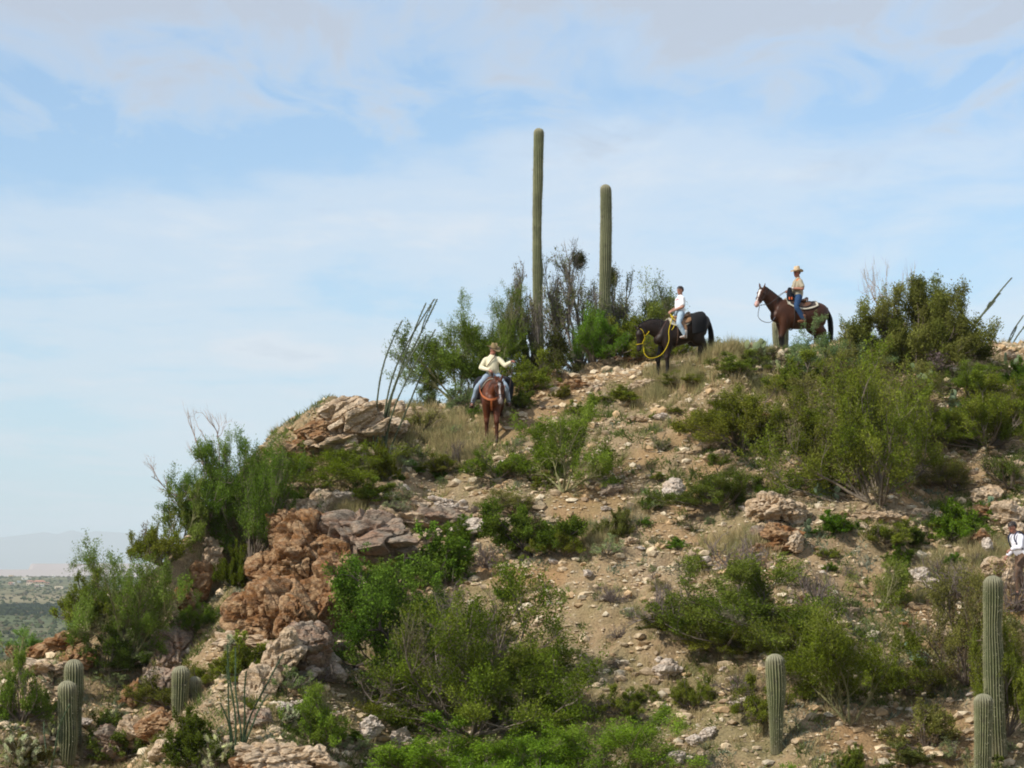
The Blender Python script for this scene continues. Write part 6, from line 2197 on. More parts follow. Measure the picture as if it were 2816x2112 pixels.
        tubes(ma, self.fin(lines.reshape(-1, 3)).reshape(lines.shape), np.full(len(lines), 0.011), np.full(len(lines), 0.004), np.tile(hc[None], (len(lines), 1)) * rg.uniform(0.7, 1.4, (len(lines), 1)), 4)
        obj('mane', ma.mesh('mane', [M['hair']], True), self.root)
        lines = []
        for q in range(120):
            y0 = rg.normal() * 0.022
            ln = rg.uniform(0.75, 1.0)
            f = np.linspace(0, 1, 9)
            x = -0.83 - 0.10 * np.sin(np.minimum(f * 2.2, 1.6)) - 0.02 * f + rg.normal() * 0.025 * f
            z = 1.33 - ln * 0.93 * f ** 1.05 + 0.03 * np.sin(f * 3)
            y = y0 + rg.normal() * 0.05 * np.sin(f * 2.6)
            lines.append(np.stack([x, y, z], 1))
        lines = np.array(lines)
        ta = Acc()
        tubes(ta, self.fin(lines.reshape(-1, 3)).reshape(lines.shape), np.full(len(lines), 0.016), np.full(len(lines), 0.004), np.tile(hc[None], (len(lines), 1)) * rg.uniform(0.7, 1.4, (len(lines), 1)), 4)
        obj('tail', ta.mesh('tail', [M['hair']], True), self.root)
        self.heading = heading

    def fin(self, V):
        V = np.asarray(V, float) * self.sc
        V = V.copy()
        V[:, 2] -= self.k * V[:, 0]
        return V

    def obj(self, name, V, Fs, c, mat, smooth=True, root=None):
        a = Acc().add(V, Fs, c)
        return obj(name, a.mesh(name, [M[mat]], smooth), root or self.root)

    def thing(self, name, label, cat):
        t = empty(name, tuple(self.root.location), self.heading)
        tag(t, label, cat)
        return t

    def tube(self, name, pts, r, col, root, mat='leather', n=7, m=5, r1=None):
        P = crom(pts, m)
        a = Acc()
        tubes(a, self.fin(P)[None], np.array([r]), np.array([r1 or r]), np.array([col]), n)
        return obj(name, a.mesh(name, [M[mat]], True), root)

    def ring(self, name, tpos, r, col, root, sc=1.06, a0=0.0, a1=2 * math.pi, mat='leather', tilt=0.0):
        """a strap round the head at share tpos of its length"""
        pr = np.array(self.prof)
        w, h, o = (np.interp(tpos, pr[:, 0], pr[:, i]) for i in (1, 2, 3))
        an = np.linspace(a0, a1, 28)
        P = [self.poll + self.ax * (tpos * self.L + tilt * math.sin(x)) + self.up * (o + h * sc * math.sin(x)) + self.s * (w * sc * math.cos(x)) for x in an]
        a = Acc()
        tubes(a, self.fin(np.array(P))[None], np.array([r]), np.array([r]), np.array([col]), 6)
        return obj(name, a.mesh(name, [M[mat]], True), root)

    def hp(self, t, lat, upf):
        """point on the head's surface: share of length, -1..1 across, -1..1 up"""
        pr = np.array(self.prof)
        w, h, o = (np.interp(t, pr[:, 0], pr[:, i]) for i in (1, 2, 3))
        return self.poll + self.ax * (t * self.L) + self.up * (o + h * upf) + self.s * (w * lat)

    def sheet(self, name, x0, x1, amax, off, thk, col, root, mat='leather', trim=None, round_=0.0, a_lo=None, nx=22, na=30):
        TR = crom(TORSO, 6)
        o = np.argsort(TR[:, 0])
        TR = TR[o]
        xs = np.linspace(x0, x1, nx)
        V, C = [], []
        for layer in (off, off + thk):
            for x in xs:
                f = (x - x0) / (x1 - x0)
                am = amax * (1 - round_ * (abs(f - 0.5) * 2) ** 3)
                zc, ry, rz = np.interp(x, TR[:, 0], TR[:, 2]), np.interp(x, TR[:, 0], TR[:, 3]), np.interp(x, TR[:, 0], TR[:, 4])
                for an in np.linspace(-am, am, na) if a_lo is None else np.linspace(a_lo, am, na):
                    V.append((x, (ry + layer) * math.sin(an), zc + (rz + layer) * math.cos(an)))
                    e = min(f, 1 - f) < 0.07 or abs(an) > am * 0.93
                    C.append(trim if (trim is not None and e) else col)
        V = np.array(V)
        n = nx * na
        idx = np.arange(2 * n).reshape(2, nx, na)
        Fq = []
        for L_ in (0, 1):
            q = np.stack([idx[L_, :-1, :-1], idx[L_, :-1, 1:], idx[L_, 1:, 1:], idx[L_, 1:, :-1]], -1).reshape(-1, 4)
            Fq.append(q if L_ else q[:, ::-1])
        def edge(A, B):
            return np.stack([A[:-1], A[1:], B[1:], B[:-1]], -1)
        Fq += [edge(idx[0, 0], idx[1, 0]), edge(idx[0, -1], idx[1, -1]), edge(idx[0, :, 0], idx[1, :, 0]), edge(idx[0, :, -1], idx[1, :, -1])]
        return self.obj(name, self.fin(V), [np.concatenate(Fq)], np.array(C, float), mat, True, root)

    def saddle(self, label, col, dark, pad_label, pad_col, pad_trim, feet, pad_x=(-0.40, 0.30)):
        """western saddle, pad, and the stirrup leathers down to the rider's feet"""
        p = self.thing('saddle_pad', pad_label, 'saddle pad')
        self.sheet('blanket', pad_x[0], pad_x[1], 1.12, 0.012, 0.022, pad_col, p, 'cloth', pad_trim, 0.15)
        t = self.thing('saddle', label, 'saddle')
        self.sheet('skirt', -0.36, 0.26, 0.98, 0.038, 0.014, col, t, 'leather', dark, 0.3)
        a = Acc()
        loft(a, [(0.22, 0, 1.50, .10, .05), (0.14, 0, 1.51, .13, .055), (0.02, 0, 1.475, .14, .05), (-0.12, 0, 1.475, .16, .05), (-0.22, 0, 1.50, .17, .05)], (0, 1, 0), 4, 16, col)
        V, Fs = remesh(a, 0.012, 3)
        self.obj('seat', self.fin(V), Fs, np.tile(col, (len(V), 1)), 'leather', True, t)
        a = Acc()
        loft(a, [(-0.24, -0.17, 1.48, .02, .03), (-0.27, -0.10, 1.54, .02, .03), (-0.28, 0, 1.56, .02, .03), (-0.27, 0.10, 1.54, .02, .03), (-0.24, 0.17, 1.48, .02, .03)], (1, 0, 0), 4, 10, col)
        obj('cantle', Acc().add(self.fin(a.V[0]), a.F, np.tile(col, (len(a.V[0]), 1))).mesh('cantle', [M['leather']], True), t)
        a = Acc()
        loft(a, [(0.22, 0, 1.50, .035, .05), (0.235, 0, 1.57, .022, .024), (0.24, 0, 1.61, .02, .02), (0.24, 0, 1.625, .038, .038), (0.24, 0, 1.64, .036, .036)], (0, 1, 0), 3, 12, dark)
        obj('horn', Acc().add(self.fin(a.V[0]), a.F, np.tile(dark, (len(a.V[0]), 1))).mesh('horn', [M['leather']], True), t)
        # girth
        self.tube('girth', [(0.16, 0.29 * math.sin(x), 1.09 + 0.385 * math.cos(x)) for x in np.linspace(1.0, 2 * math.pi - 1.0, 14)], 0.016, dark, t)
        for sg, ft in zip((1, -1), feet):
            ft = np.array(ft, float)
            top = np.array([0.03, sg * 0.22, 1.42])
            mid = (top + ft) / 2 + np.array([0.0, sg * 0.05, 0.03])
            a = Acc()
            loft(a, [tuple(top) + (.07, .008), tuple(mid) + (.10, .009), tuple(ft + np.array([0, 0, 0.18])) + (.05, .009)], (1, 0, 0), 4, 10, col)
            obj('fender', Acc().add(a.V[0], a.F, np.tile(col, (len(a.V[0]), 1))).mesh('fender', [M['leather']], True), t)
            an = np.linspace(-0.6, math.pi + 0.6, 14)
            P = [ft + np.array([0.02, 0.065 * math.cos(x), 0.055 + 0.085 * math.sin(x)]) for x in an]
            a = Acc()
            P = np.array(P + [P[0]])
            tubes(a, P[None], np.array([0.011]), np.array([0.011]), np.array([dark]), 6)
            obj('stirrup', a.mesh('stirrup', [M['leather']], True), t)
        return t


def person(label, root_loc, heading, J, skin, shirt, pants, boots, hair, hat=None, sleeve='long', s=1.0, extra=None, belly=1.0, head_yaw=0.0, head_pitch=0.0, look=None, pack=None, shirt_c2=None, wear=None):
    """J: joints in the person's own frame (x forward, y left, z up), origin at the seat or the ground between the feet"""
    t = empty('person', tuple(root_loc), heading)
    tag(t, label, 'person')
    j = {k: np.array(v, float) for k, v in J.items()}

    def r(p, a, b):
        return tuple(p) + (a * s, b * s)
    up = unit(j['neck'] - j['pelvis'])
    fw = unit(np.array([1.0, 0, 0]) - up[0] * up)
    lat = np.cross(up, fw)
    sl = unit(j['shL'] - j['shR'])
    chest = j['pelvis'] * 0.32 + j['neck'] * 0.68
    waist = j['pelvis'] * 0.66 + j['neck'] * 0.34

    def torso(a, g, z0=0.0):
        loft(a, [r(j['pelvis'] - up * 0.05, .150 + g, .11 + g), r(j['pelvis'] + up * 0.05, .155 + g, (.115 + g) * (0.6 + 0.4 * belly)), r(waist + fw * 0.015 * belly, .145 + g, (.115 + g) * belly), r(chest, .165 + g, .12 + g),
                 r(j['neck'] - up * 0.11, .155 + g, .10 + g), r(j['neck'] - up * 0.05, .115 + g, .08 + g), r(j['neck'] - up * 0.01, .07 + g, .06 + g)], tuple(sl), 4, 18)
        for q in ('shL', 'shR'):
            ellip(a, j[q] * 0.88 + (j['neck'] - up * 0.08) * 0.12 - up * 0.022, ((.060 + g) * s,) * 3)

    def arm(a, S, g, full=True, stop=1.0):
        sh, el, wr = j['sh' + S], j['el' + S], j['wr' + S]
        rows = [r(sh - up * .02, .056 + g, .056 + g), r(sh * .5 + el * .5, .050 + g, .052 + g), r(el, .043 + g, .043 + g)]
        if full:
            rows += [r(el * .65 + wr * .35, .043 + g, .041 + g), r(wr, .029 + g * 1.3, .026 + g * 1.3)]
        else:
            rows = [r(sh, .062 + g, .062 + g), r(sh * .5 + el * .5, .056 + g, .060 + g), r(sh * .18 + el * .82, .054 + g, .062 + g)]
        loft(a, rows, (0.3, 0.2, 1) if abs(unit(wr - el)[2]) < 0.9 else (1, 0, 0), 4, 14)

    def leg(a, S, g, stop='an'):
        hp, kn, an = j['hip' + S], j['kn' + S], j['an' + S]
        loft(a, [r(hp, .085 + g, .095 + g), r(hp * .55 + kn * .45, .075 + g, .082 + g), r(kn, .056 + g, .060 + g), r(kn * .65 + an * .35, .055 + g, .058 + g), r(an, .036 + g * 1.6, .040 + g * 1.6)], (0, 1, 0) if abs(unit(kn - hp)[1]) < 0.8 else (1, 0, 0), 4, 14)

    # head frame
    hc = j['head']
    cy, sy = math.cos(head_yaw), math.sin(head_yaw)
    f0 = np.array([cy, sy, 0.0])
    f0 = f0 * math.cos(head_pitch) + np.array([0, 0, -math.sin(head_pitch)])
    l0 = np.array([-sy, cy, 0.0])
    u0 = np.cross(f0, l0)
    B = np.stack([f0, l0, u0])

    def hd(x, y, z):
        return hc + (np.array([x, y, z]) * s) @ B
    b = Acc()
    torso(b, 0.0)
    for S in 'LR':
        arm(b, S, 0)
        leg(b, S, 0)
        # foot
        loft(b, [tuple(j['an' + S]) + (.035, .035), tuple(j['an' + S] * .5 + j['toe' + S] * .5 - np.array([0, 0, .03])) + (.04, .035), tuple(j['toe' + S]) + (.035, .022)], (0, 1, 0), 3, 10)
        # hand: palm and five fingers closing on what it holds
        wr = j['wr' + S]
        fd = unit(wr - j['el' + S])
        kd = unit(np.cross(fd, [0, 0, 1.0])) * (1 if S == 'L' else -1)          # across the knuckles
        pd = unit(np.cross(fd, kd))
        if pd[2] > 0:
            pd = -pd                                                            # palm side, down
        pe = wr + fd * 0.085 * s
        loft(b, [tuple(wr - fd * .01) + (.028 * s, .022 * s), tuple(wr + fd * .04 * s) + (.040 * s, .020 * s), tuple(pe) + (.042 * s, .016 * s)], tuple(kd), 3, 12)
        for q, (o, ln) in enumerate(((-.032, .062), (-.011, .072), (.011, .068), (.031, .052))):
            p0 = pe + kd * o * s - fd * 0.02
            p1 = p0 + fd * ln * .5 * s + pd * .010
            p2 = p1 + fd * ln * .22 * s + pd * .030 * s
            p3 = p2 - fd * ln * .25 * s + pd * .020 * s
            loft(b, [tuple(x) + (.0098 * s, .0098 * s) for x in (p0, p1, p2, p3)], tuple(kd), 3, 8)
        th = wr + fd * .03 * s - kd * .035 * s
        loft(b, [tuple(th) + (.014 * s, .014 * s), tuple(th + fd * .03 * s - kd * .018 * s + pd * .015 * s) + (.011 * s, .011 * s), tuple(th + fd * .058 * s - kd * .008 * s + pd * .03 * s) + (.010 * s, .010 * s)], tuple(pd), 3, 8)
    loft(b, [r(j['neck'] - up * .05, .062, .060), r(j['neck'] + up * .02, .055, .055), tuple(hd(-.01, 0, -.06)) + (.053 * s, .056 * s)], tuple(sl), 3, 14)
    ellip(b, hd(-.012, 0, .022), (.098 * s, .076 * s, .100 * s), B=B)
    ellip(b, hd(.022, 0, -.055), (.066 * s, .056 * s, .068 * s), B=B)
    ellip(b, hd(.035, 0, -.098), (.040 * s, .036 * s, .026 * s), B=B)
    loft(b, [tuple(hd(.078, 0, .02)) + (.011 * s, .012 * s), tuple(hd(.096, 0, -.012)) + (.014 * s, .014 * s), tuple(hd(.098, 0, -.026)) + (.017 * s, .012 * s)], tuple(l0), 3, 10)
    for sg in (-1, 1):
        ellip(b, hd(-.008, sg * .077, -.008), (.020 * s, .009 * s, .032 * s), B=B)
        ellip(b, hd(.070, sg * .030, .030), (.018 * s, .022 * s, .010 * s), B=B)
    V, Fs = remesh(b, 0.0105, 1, 0.4)
    q = (V - hc) @ B.T / s
    c = np.tile(np.array(skin, float), (len(V), 1))
    lip = (q[:, 0] > .06) & (np.abs(q[:, 1]) < .024) & (np.abs(q[:, 2] + .062) < .008)
    c[lip] = np.array(skin) * (0.8, 0.45, 0.45)
    brow = (q[:, 0] > .055) & (np.abs(np.abs(q[:, 1]) - .030) < .020) & (np.abs(q[:, 2] - .036) < .006)
    c[brow] = np.array(hair) * 1.2
    cheek = (q[:, 0] > .03) & (np.abs(q[:, 1]) > .02) & (np.abs(q[:, 2] + .025) < .03)
    c[cheek] = c[cheek] * (1.06, 0.9, 0.88)
    obj('body', Acc().add(V, Fs, c).mesh('body', [M['skin']], True), t)
    for sg in (-1, 1):
        e = Acc()
        ellip(e, hd(.078, sg * .031, .008), (.0085 * s, .013 * s, .008 * s), (0.02, 0.015, 0.012), B=B, sub=2)
        obj('eye', e.mesh('eye', [M['leather']], True), t)
    # hair
    h = Acc()
    VV, Ff = ico(4)
    P = VV * np.array([.110, .090, .104]) + np.array([-.018, 0, .036])
    P = P * (1 + 0.10 * fbm(P * 60, 3, 3)[:, None])
    keep = (P[:, 2] > .052) | (P[:, 0] < -.005 - 0.0 * P[:, 2]) & (P[:, 2] > -.045)
    kf = keep[Ff].all(1)
    h.add(hc + (P * s) @ B, Ff[kf], hair)
    obj('hair', h.mesh('hair', [M['hair']], True), t)
    # shirt
    a = Acc()
    torso(a, .016)
    for S in 'LR':
        arm(a, S, .014 if sleeve == 'long' else .012, full=(sleeve == 'long'))
    # collar
    loft(a, [r(j['neck'] - up * .05, .085, .08), r(j['neck'] + up * .012, .068, .066)], tuple(sl), 3, 16)
    V, Fs = remesh(a, 0.016, 2, 0.5)
    if True:       # folds in the cloth
        n = fbm(V * np.array([9, 9, 5]) + 3, 3, 5)
        cen = (V - j['pelvis']) @ up
        V = V + unit(V - (j['pelvis'] + np.outer(cen, up))) * (n * 0.020)[:, None]
    c = np.tile(np.array(shirt, float), (len(V), 1)) * (1 + 0.12 * n[:, None])  # sunken folds get darker: crease shade painted into the cloth colour
    if shirt_c2 is not None:
        c = shirt_c2(V, c, j, up, fw, lat)
    obj('shirt', Acc().add(V, Fs, c).mesh('shirt', [M['cloth']], True), t)
    # trousers
    a = Acc()
    loft(a, [r(j['pelvis'] - up * 0.07, .15, .125), r(j['pelvis'] + up * .02, .168, .138), r(j['pelvis'] + up * .09, .162, .135)], tuple(sl), 3, 16)
    for S in 'LR':
        leg(a, S, .013)
    V, Fs = remesh(a, 0.017, 2, 0.5)
    V = V + unit(V - V.mean(0)) * (fbm(V * 12, 3, 9) * 0.015)[:, None]
    obj('jeans', Acc().add(V, Fs, np.tile(np.array(pants, float), (len(V), 1))).mesh('jeans', [M['cloth']], True), t)
    for S in 'LR':
        a = Acc()
        an, to = j['an' + S], j['toe' + S]
        d = unit((to - an) * [1, 1, 0])
        sd = np.cross(d, [0, 0, 1])
        hl = an * [1, 1, 0] + np.array([0, 0, to[2]]) - d * .035
        loft(a, [tuple(an + [0, 0, .12]) + (.058 * s, .062 * s), tuple(an + [0, 0, .03]) + (.050 * s, .055 * s), tuple(an - [0, 0, .03]) + (.045 * s, .055 * s)], tuple(sd), 3, 12)
        loft(a, [tuple(hl) + (.036 * s, .032 * s), tuple(hl * .5 + to * .5 + [0, 0, .012]) + (.046 * s, .042 * s), tuple(to) + (.040 * s, .026 * s)], tuple(sd), 3, 12)
        V, Fs = remesh(a, 0.012, 2)
        obj('boot', Acc().add(V, Fs, np.tile(np.array(boots, float), (len(V), 1))).mesh('boot', [M['leather']], True), t)
    if hat:
        make_hat(t, hc, B, s, hat)
    return t, hd, j


def make_hat(t, hc, B, s, hat):
    colr, brim, tall = hat
    an = np.linspace(0, 2 * math.pi, 40, endpoint=False)
    def pt(x, y, z):
        return hc + (np.stack([x, y, z], -1) * s) @ B
    rows = []
    for f, rr, z in [(0, 1.0, .045), (.3, 1.0, .08), (.6, .96, .115), (.85, .86, .045 + tall * .93), (1, .62, .045 + tall), (1.0, .3, .035 + tall), (1, .02, .030 + tall)]:
        x = -.012 + .104 * rr * np.cos(an)
        y = .086 * rr * np.sin(an)
        pinch = np.exp(-((an - 0.5) / .4) ** 2) + np.exp(-((an - 5.78) / .4) ** 2)
        y = y * (1 - .25 * pinch * (z > .1))
        z_ = z - .02 * np.cos(an * 2) * (z > .12) + .012 * np.abs(np.sin(an)) * (z > .12)
        rows.append(pt(x, y, z_ + 0 * x))
    V = np.concatenate(rows)
    K = len(rows)
    n = len(an)
    idx = np.arange(K * n).reshape(K, n)
    nx = np.roll(idx, -1, 1)
    Fq = np.stack([idx[:-1], nx[:-1], nx[1:], idx[1:]], -1).reshape(-1, 4)
    h = empty('hat', (0, 0, 0), 0, t)
    obj('crown', Acc().add(V, [Fq], colr).mesh('crown', [M['felt']], True), h)
    rows = []
    for lay in (0, .006):
        for f in np.linspace(0, 1, 7):
            x = -.012 + (.100 + brim * f * 1.06) * np.cos(an)
            y = (.082 + brim * .92 * f) * np.sin(an)
            z = .052 + .045 * f ** 2 * np.abs(np.sin(an)) ** 2 - .022 * f ** 1.5 * np.abs(np.cos(an)) + lay
            rows.append(pt(x, y, z))
    V = np.concatenate(rows)
    idx = np.arange(14 * n).reshape(14, n)
    nx = np.roll(idx, -1, 1)
    q1 = np.stack([idx[:6], nx[:6], nx[1:7], idx[1:7]], -1).reshape(-1, 4)
    q2 = np.stack([idx[7:13], nx[7:13], nx[8:14], idx[8:14]], -1).reshape(-1, 4)
    q3 = np.stack([idx[6], nx[6], nx[13], idx[13]], -1)
    obj('brim', Acc().add(V, [np.concatenate([q1[:, ::-1], q2, q3])], colr).mesh('brim', [M['felt']], True), h)
    P = pt(-.012 + .1085 * np.cos(np.append(an, an[0])), .0905 * np.sin(np.append(an, an[0])), 0 * np.append(an, 0) + .068)
    a = Acc()
    tubes(a, P[None], np.array([0.009 * s]), np.array([0.009 * s]), np.array([(0.10, 0.06, 0.035)]), 6)
    obj('hat_band', a.mesh('hat_band', [M['leather']], True), h)


def ground_foot(u, v):
    return hit(u, v)


# --- horse one: chestnut, coming down the trail toward the camera
def heading_of(dx, dy):
    return math.atan2(dy, dx)


f1 = hit(492.5, 438.5)
H1 = Horse('chestnut horse with a white blaze walking down the trail toward the camera', f1 - np.array([0, 0, 0.02]) + np.array([0.0, 0.30, 0.0]), heading_of(-0.03, -1), 1.06, 0.15,
           [(0.55, 0.03, 1.28, 0.115, 0.215), (0.76, 0.10, 1.42, 0.095, 0.16), (0.93, 0.19, 1.50, 0.078, 0.115)], (1.15, 0.24, 0.98), 0.05,
           (0.105, 0.030, 0.011), (0.060, 0.019, 0.008), blaze=0.034, muzzle=(0.17, 0.13, 0.12),
           legs=((0.50, 0.12), (0.36, -0.13), (-0.60, 0.14), (-0.72, -0.14)))
S1 = H1.fin(np.array([[-0.03, 0, 1.53]]))[0]
SADC, SADD = np.array((0.20, 0.085, 0.035)), np.array((0.06, 0.03, 0.018))
fe1 = [S1 + np.array([0.14, 0.42, -0.76]), S1 + np.array([0.14, -0.53, -0.80])]
H1.saddle('brown western saddle on the chestnut horse', SADC, SADD, 'dark saddle pad under the saddle of the chestnut horse', np.array((0.06, 0.055, 0.05)), np.array((0.45, 0.4, 0.33)), fe1)


def seated(shift=(0, 0, 0), s=1.0, **kw):
    J = dict(pelvis=(0, 0, .09), neck=(0.0, 0, .575), head=(.03, 0, .715), shL=(0, .168, .49), shR=(0, -.168, .49),
             elL=(.02, .26, .26), elR=(.02, -.26, .26), wrL=(.24, .06, .20), wrR=(.24, -.06, .20),
             hipL=(.0, .10, .06), hipR=(.0, -.10, .06), knL=(.26, .30, -.36), knR=(.26, -.30, -.36), anL=(.10, .36, -.78), anR=(.10, -.36, -.78),
             toeL=(.28, .38, -.85), toeR=(.28, -.38, -.85))
    J.update(kw)
    return {k: np.array(v) * s for k, v in J.items()}


J1 = seated(neck=(.06, -.015, .57), head=(.11, .02, .70), shL=(.06, .165, .49), shR=(.05, -.178, .475), elL=(.18, .33, .29), wrL=(.30, .48, .37), elR=(.06, -.30, .25), wrR=(.26, -.08, .17),
            knL=(.24, .36, -.27), anL=(.08, .42, -.66), toeL=(.26, .44, -.74), knR=(.24, -.39, -.28), anR=(.06, -.52, -.68), toeR=(.24, -.58, -.78))


def strap_shirt(a_, b_, w, colr):
    def fn(V, c, j, up, fw, lat):
        A, Bp = a_(j), b_(j)
        d = unit(Bp - A)
        q = V - A
        t = q @ d
        k = (np.linalg.norm(q - np.outer(t, d), axis=1) < 0.5)
        nrm = unit(np.cross(d, fw))
        k = k & (np.abs(q @ nrm) < w) & (q @ fw > -0.02) & (t > -0.02) & (t < np.linalg.norm(Bp - A) + 0.02)
        c[k] = colr
        return c
    return fn


R1, hd1, j1 = person('rider in a pale yellow shirt and brown hat, one arm held out with the reins', np.array(H1.root.location) + 0, H1.heading, {k: v + S1 for k, v in J1.items()},
                     (0.42, 0.20, 0.14), (0.76, 0.70, 0.50), (0.30, 0.38, 0.47), (0.06, 0.035, 0.022), (0.10, 0.07, 0.05), hat=((0.27, 0.20, 0.10), .098, .125), belly=1.25, head_yaw=0.75, head_pitch=0.45)
# the strap over his chest
a = Acc()
pp = np.array([(0.07, -.12, .575), (.185, -.06, .47), (.195, .03, .36), (.18, .12, .26)]) + S1
b_ = S1 + np.array([0.0, 0, 0])
tubes(a, crom([(0.06, .09, .60), (.165, .05, .52), (.20, -.03, .42), (.20, -.10, .32), (.15, -.17, .24)], 4)[None] + S1, np.array([0.012]), np.array([0.012]), np.array([(0.09, 0.055, 0.04)]), 6)
obj('strap', a.mesh('strap', [M['leather']], True), R1)

# saddlebags behind the rider
def bags(H, label, x0, x1, drop, col, w=0.13):
    t = H.thing('saddlebags', label, 'saddlebags')
    for sg in (1, -1):
        a = Acc()
        xm = (x0 + x1) / 2
        hw = abs(x1 - x0) / 2
        loft(a, [(xm, sg * 0.22, 1.49, hw * .9, .05), (xm, sg * 0.33, 1.40, hw, w * .6), (xm, sg * 0.38, 1.25, hw, w * .65), (xm, sg * 0.38, 1.40 - drop, hw * .92, w * .45)], (1, 0, 0), 4, 14)
        V, Fs = remesh(a, 0.014, 2)
        H.obj('bag', H.fin(V), Fs, np.tile(col, (len(V), 1)), 'cloth', True, t)
    H.sheet('yoke', x0 + 0.08, x1 - 0.04, 0.7, 0.02, 0.02, col, t, 'cloth')
    return t


bags(H1, 'large black saddlebags behind the rider in the yellow shirt', -0.72, -0.36, 0.42, np.array((0.022, 0.022, 0.026)), 0.2)
# bridle and reins
t = H1.thing('bridle', 'dark brown bridle on the chestnut horse', 'bridle')
LC = np.array((0.05, 0.025, 0.018))
H1.ring('noseband', 0.62, 0.009, LC, t, 1.10)
H1.ring('browband', 0.10, 0.008, LC, t, 1.06)
for sg in (1, -1):
    H1.tube('cheek_strap', [H1.hp(0.02, sg * 1.08, .3), H1.hp(0.3, sg * 1.1, 0.2), H1.hp(0.62, sg * 1.14, 0.0), H1.hp(0.78, sg * 1.15, -.2)], 0.008, LC, t)


def world_line(H, name, pts, r, col, root, mat='leather', m=6, n=6):
    a = Acc()
    P = crom(pts, m)
    tubes(a, P[None], np.array([r]), np.array([r]), np.array([col]), n)
    return obj(name, a.mesh(name, [M[mat]], True), root)


hl = j1['wrL'] + np.array([.05, .05, -.02])
for sg in (1, -1):
    b0 = H1.fin(np.array([H1.hp(0.80, sg * 1.15, -.2)]))[0]
    side = np.array([0.75, 0.30 + 0.1 * sg, 1.52])
    world_line(H1, 'rein', [b0, b0 + np.array([-.05, .10, .10]), (b0 + hl) / 2 + np.array([0, .06 * sg, -.04]), hl], 0.007, LC, t)
t2 = H1.thing('breast_collar', 'orange brown leather breast collar across the chest of the chestnut horse', 'breast collar')
BC = np.array((0.42, 0.12, 0.035))


def strap_flat(H, name, pts, w, col, root, side=None, th=0.006):
    a = Acc()
    rows = [tuple(p) + (w, th) for p in H.fin(np.array(pts, float))]
    loft(a, rows, side or (0, 0, 1), 5, 8, col, cap=0)
    return obj(name, a.mesh(name, [M['leather']], True), root)


strap_flat(H1, 'collar_strap', [(0.26, 0.31, 1.36), (0.46, 0.29, 1.24), (0.62, 0.225, 1.13), (0.745, 0.10, 1.06), (0.77, 0, 1.045)], 0.030, BC, t2)
strap_flat(H1, 'collar_strap', [(0.26, -0.31, 1.36), (0.46, -0.29, 1.24), (0.62, -0.225, 1.13), (0.745, -0.10, 1.06), (0.77, 0, 1.045)], 0.030, BC, t2)
strap_flat(H1, 'tie_down', [(0.775, 0, 1.05), (0.735, 0, 0.93), (0.63, 0, 0.82), (0.45, 0, 0.755)], 0.024, BC, t2, (0, 1, 0))

# --- horse two: black, standing side on with a lowered head
f2 = hit(679, 371)
f2[2] -= 0.06
H2 = Horse('black horse standing side on with its head lowered', f2 + np.array([0, 0, 0.0]), heading_of(-0.93, -0.37), 1.0, 0.24,
           [(0.58, 0, 1.30, 0.12, 0.24), (0.86, 0.0, 1.41, 0.10, 0.19), (1.12, 0.0, 1.42, 0.082, 0.130)], (1.16, 0.0, 0.84), 0.15,
           (0.022, 0.012, 0.008), (0.007, 0.005, 0.004), muzzle=(0.03, 0.02, 0.016), points=(0.5, 0.3),
           legs=((0.40, 0.13), (0.54, -0.13), (-0.52, 0.14), (-0.78, -0.14)), mane_side=-1)
S2 = H2.fin(np.array([[-0.03, 0, 1.53]]))[0]
fe2 = [S2 + np.array([0.02, 0.38, -0.64]), S2 + np.array([0.02, -0.38, -0.64])]
H2.saddle('tan western saddle on the black horse', np.array((0.27, 0.15, 0.075)), np.array((0.09, 0.05, 0.03)), 'grey saddle pad with pale trim on the black horse', np.array((0.25, 0.25, 0.24)), np.array((0.6, 0.55, 0.42)), fe2, pad_x=(-0.22, 0.34))
J2 = seated(s=0.93, neck=(-.03, 0, .57), head=(-.01, 0.0, .715), shL=(-.02, .158, .49), shR=(-.02, -.158, .49), elL=(.0, .22, .24), elR=(.0, -.22, .24), wrL=(.24, .06, .12), wrR=(.25, -.05, .13),
            knL=(.20, .35, -.26), knR=(.20, -.35, -.26), anL=(.02, .40, -.60), anR=(.02, -.40, -.60), toeL=(.19, .44, -.66), toeR=(.19, -.44, -.66))


def chest_print(V, c, j, up, fw, lat):
    q = V - j['pelvis']
    z = q @ up
    y = q @ lat
    x = q @ fw
    on = (x > 0.04) & (np.abs(z - 0.335) < 0.018 + 0.018 * (np.abs(y - 0.0) < 0.02)) & (np.abs(y) < 0.095)
    on &= (np.abs(np.sin(y * 90)) > 0.25)
    c[on] = (0.40, 0.10, 0.13)
    return c


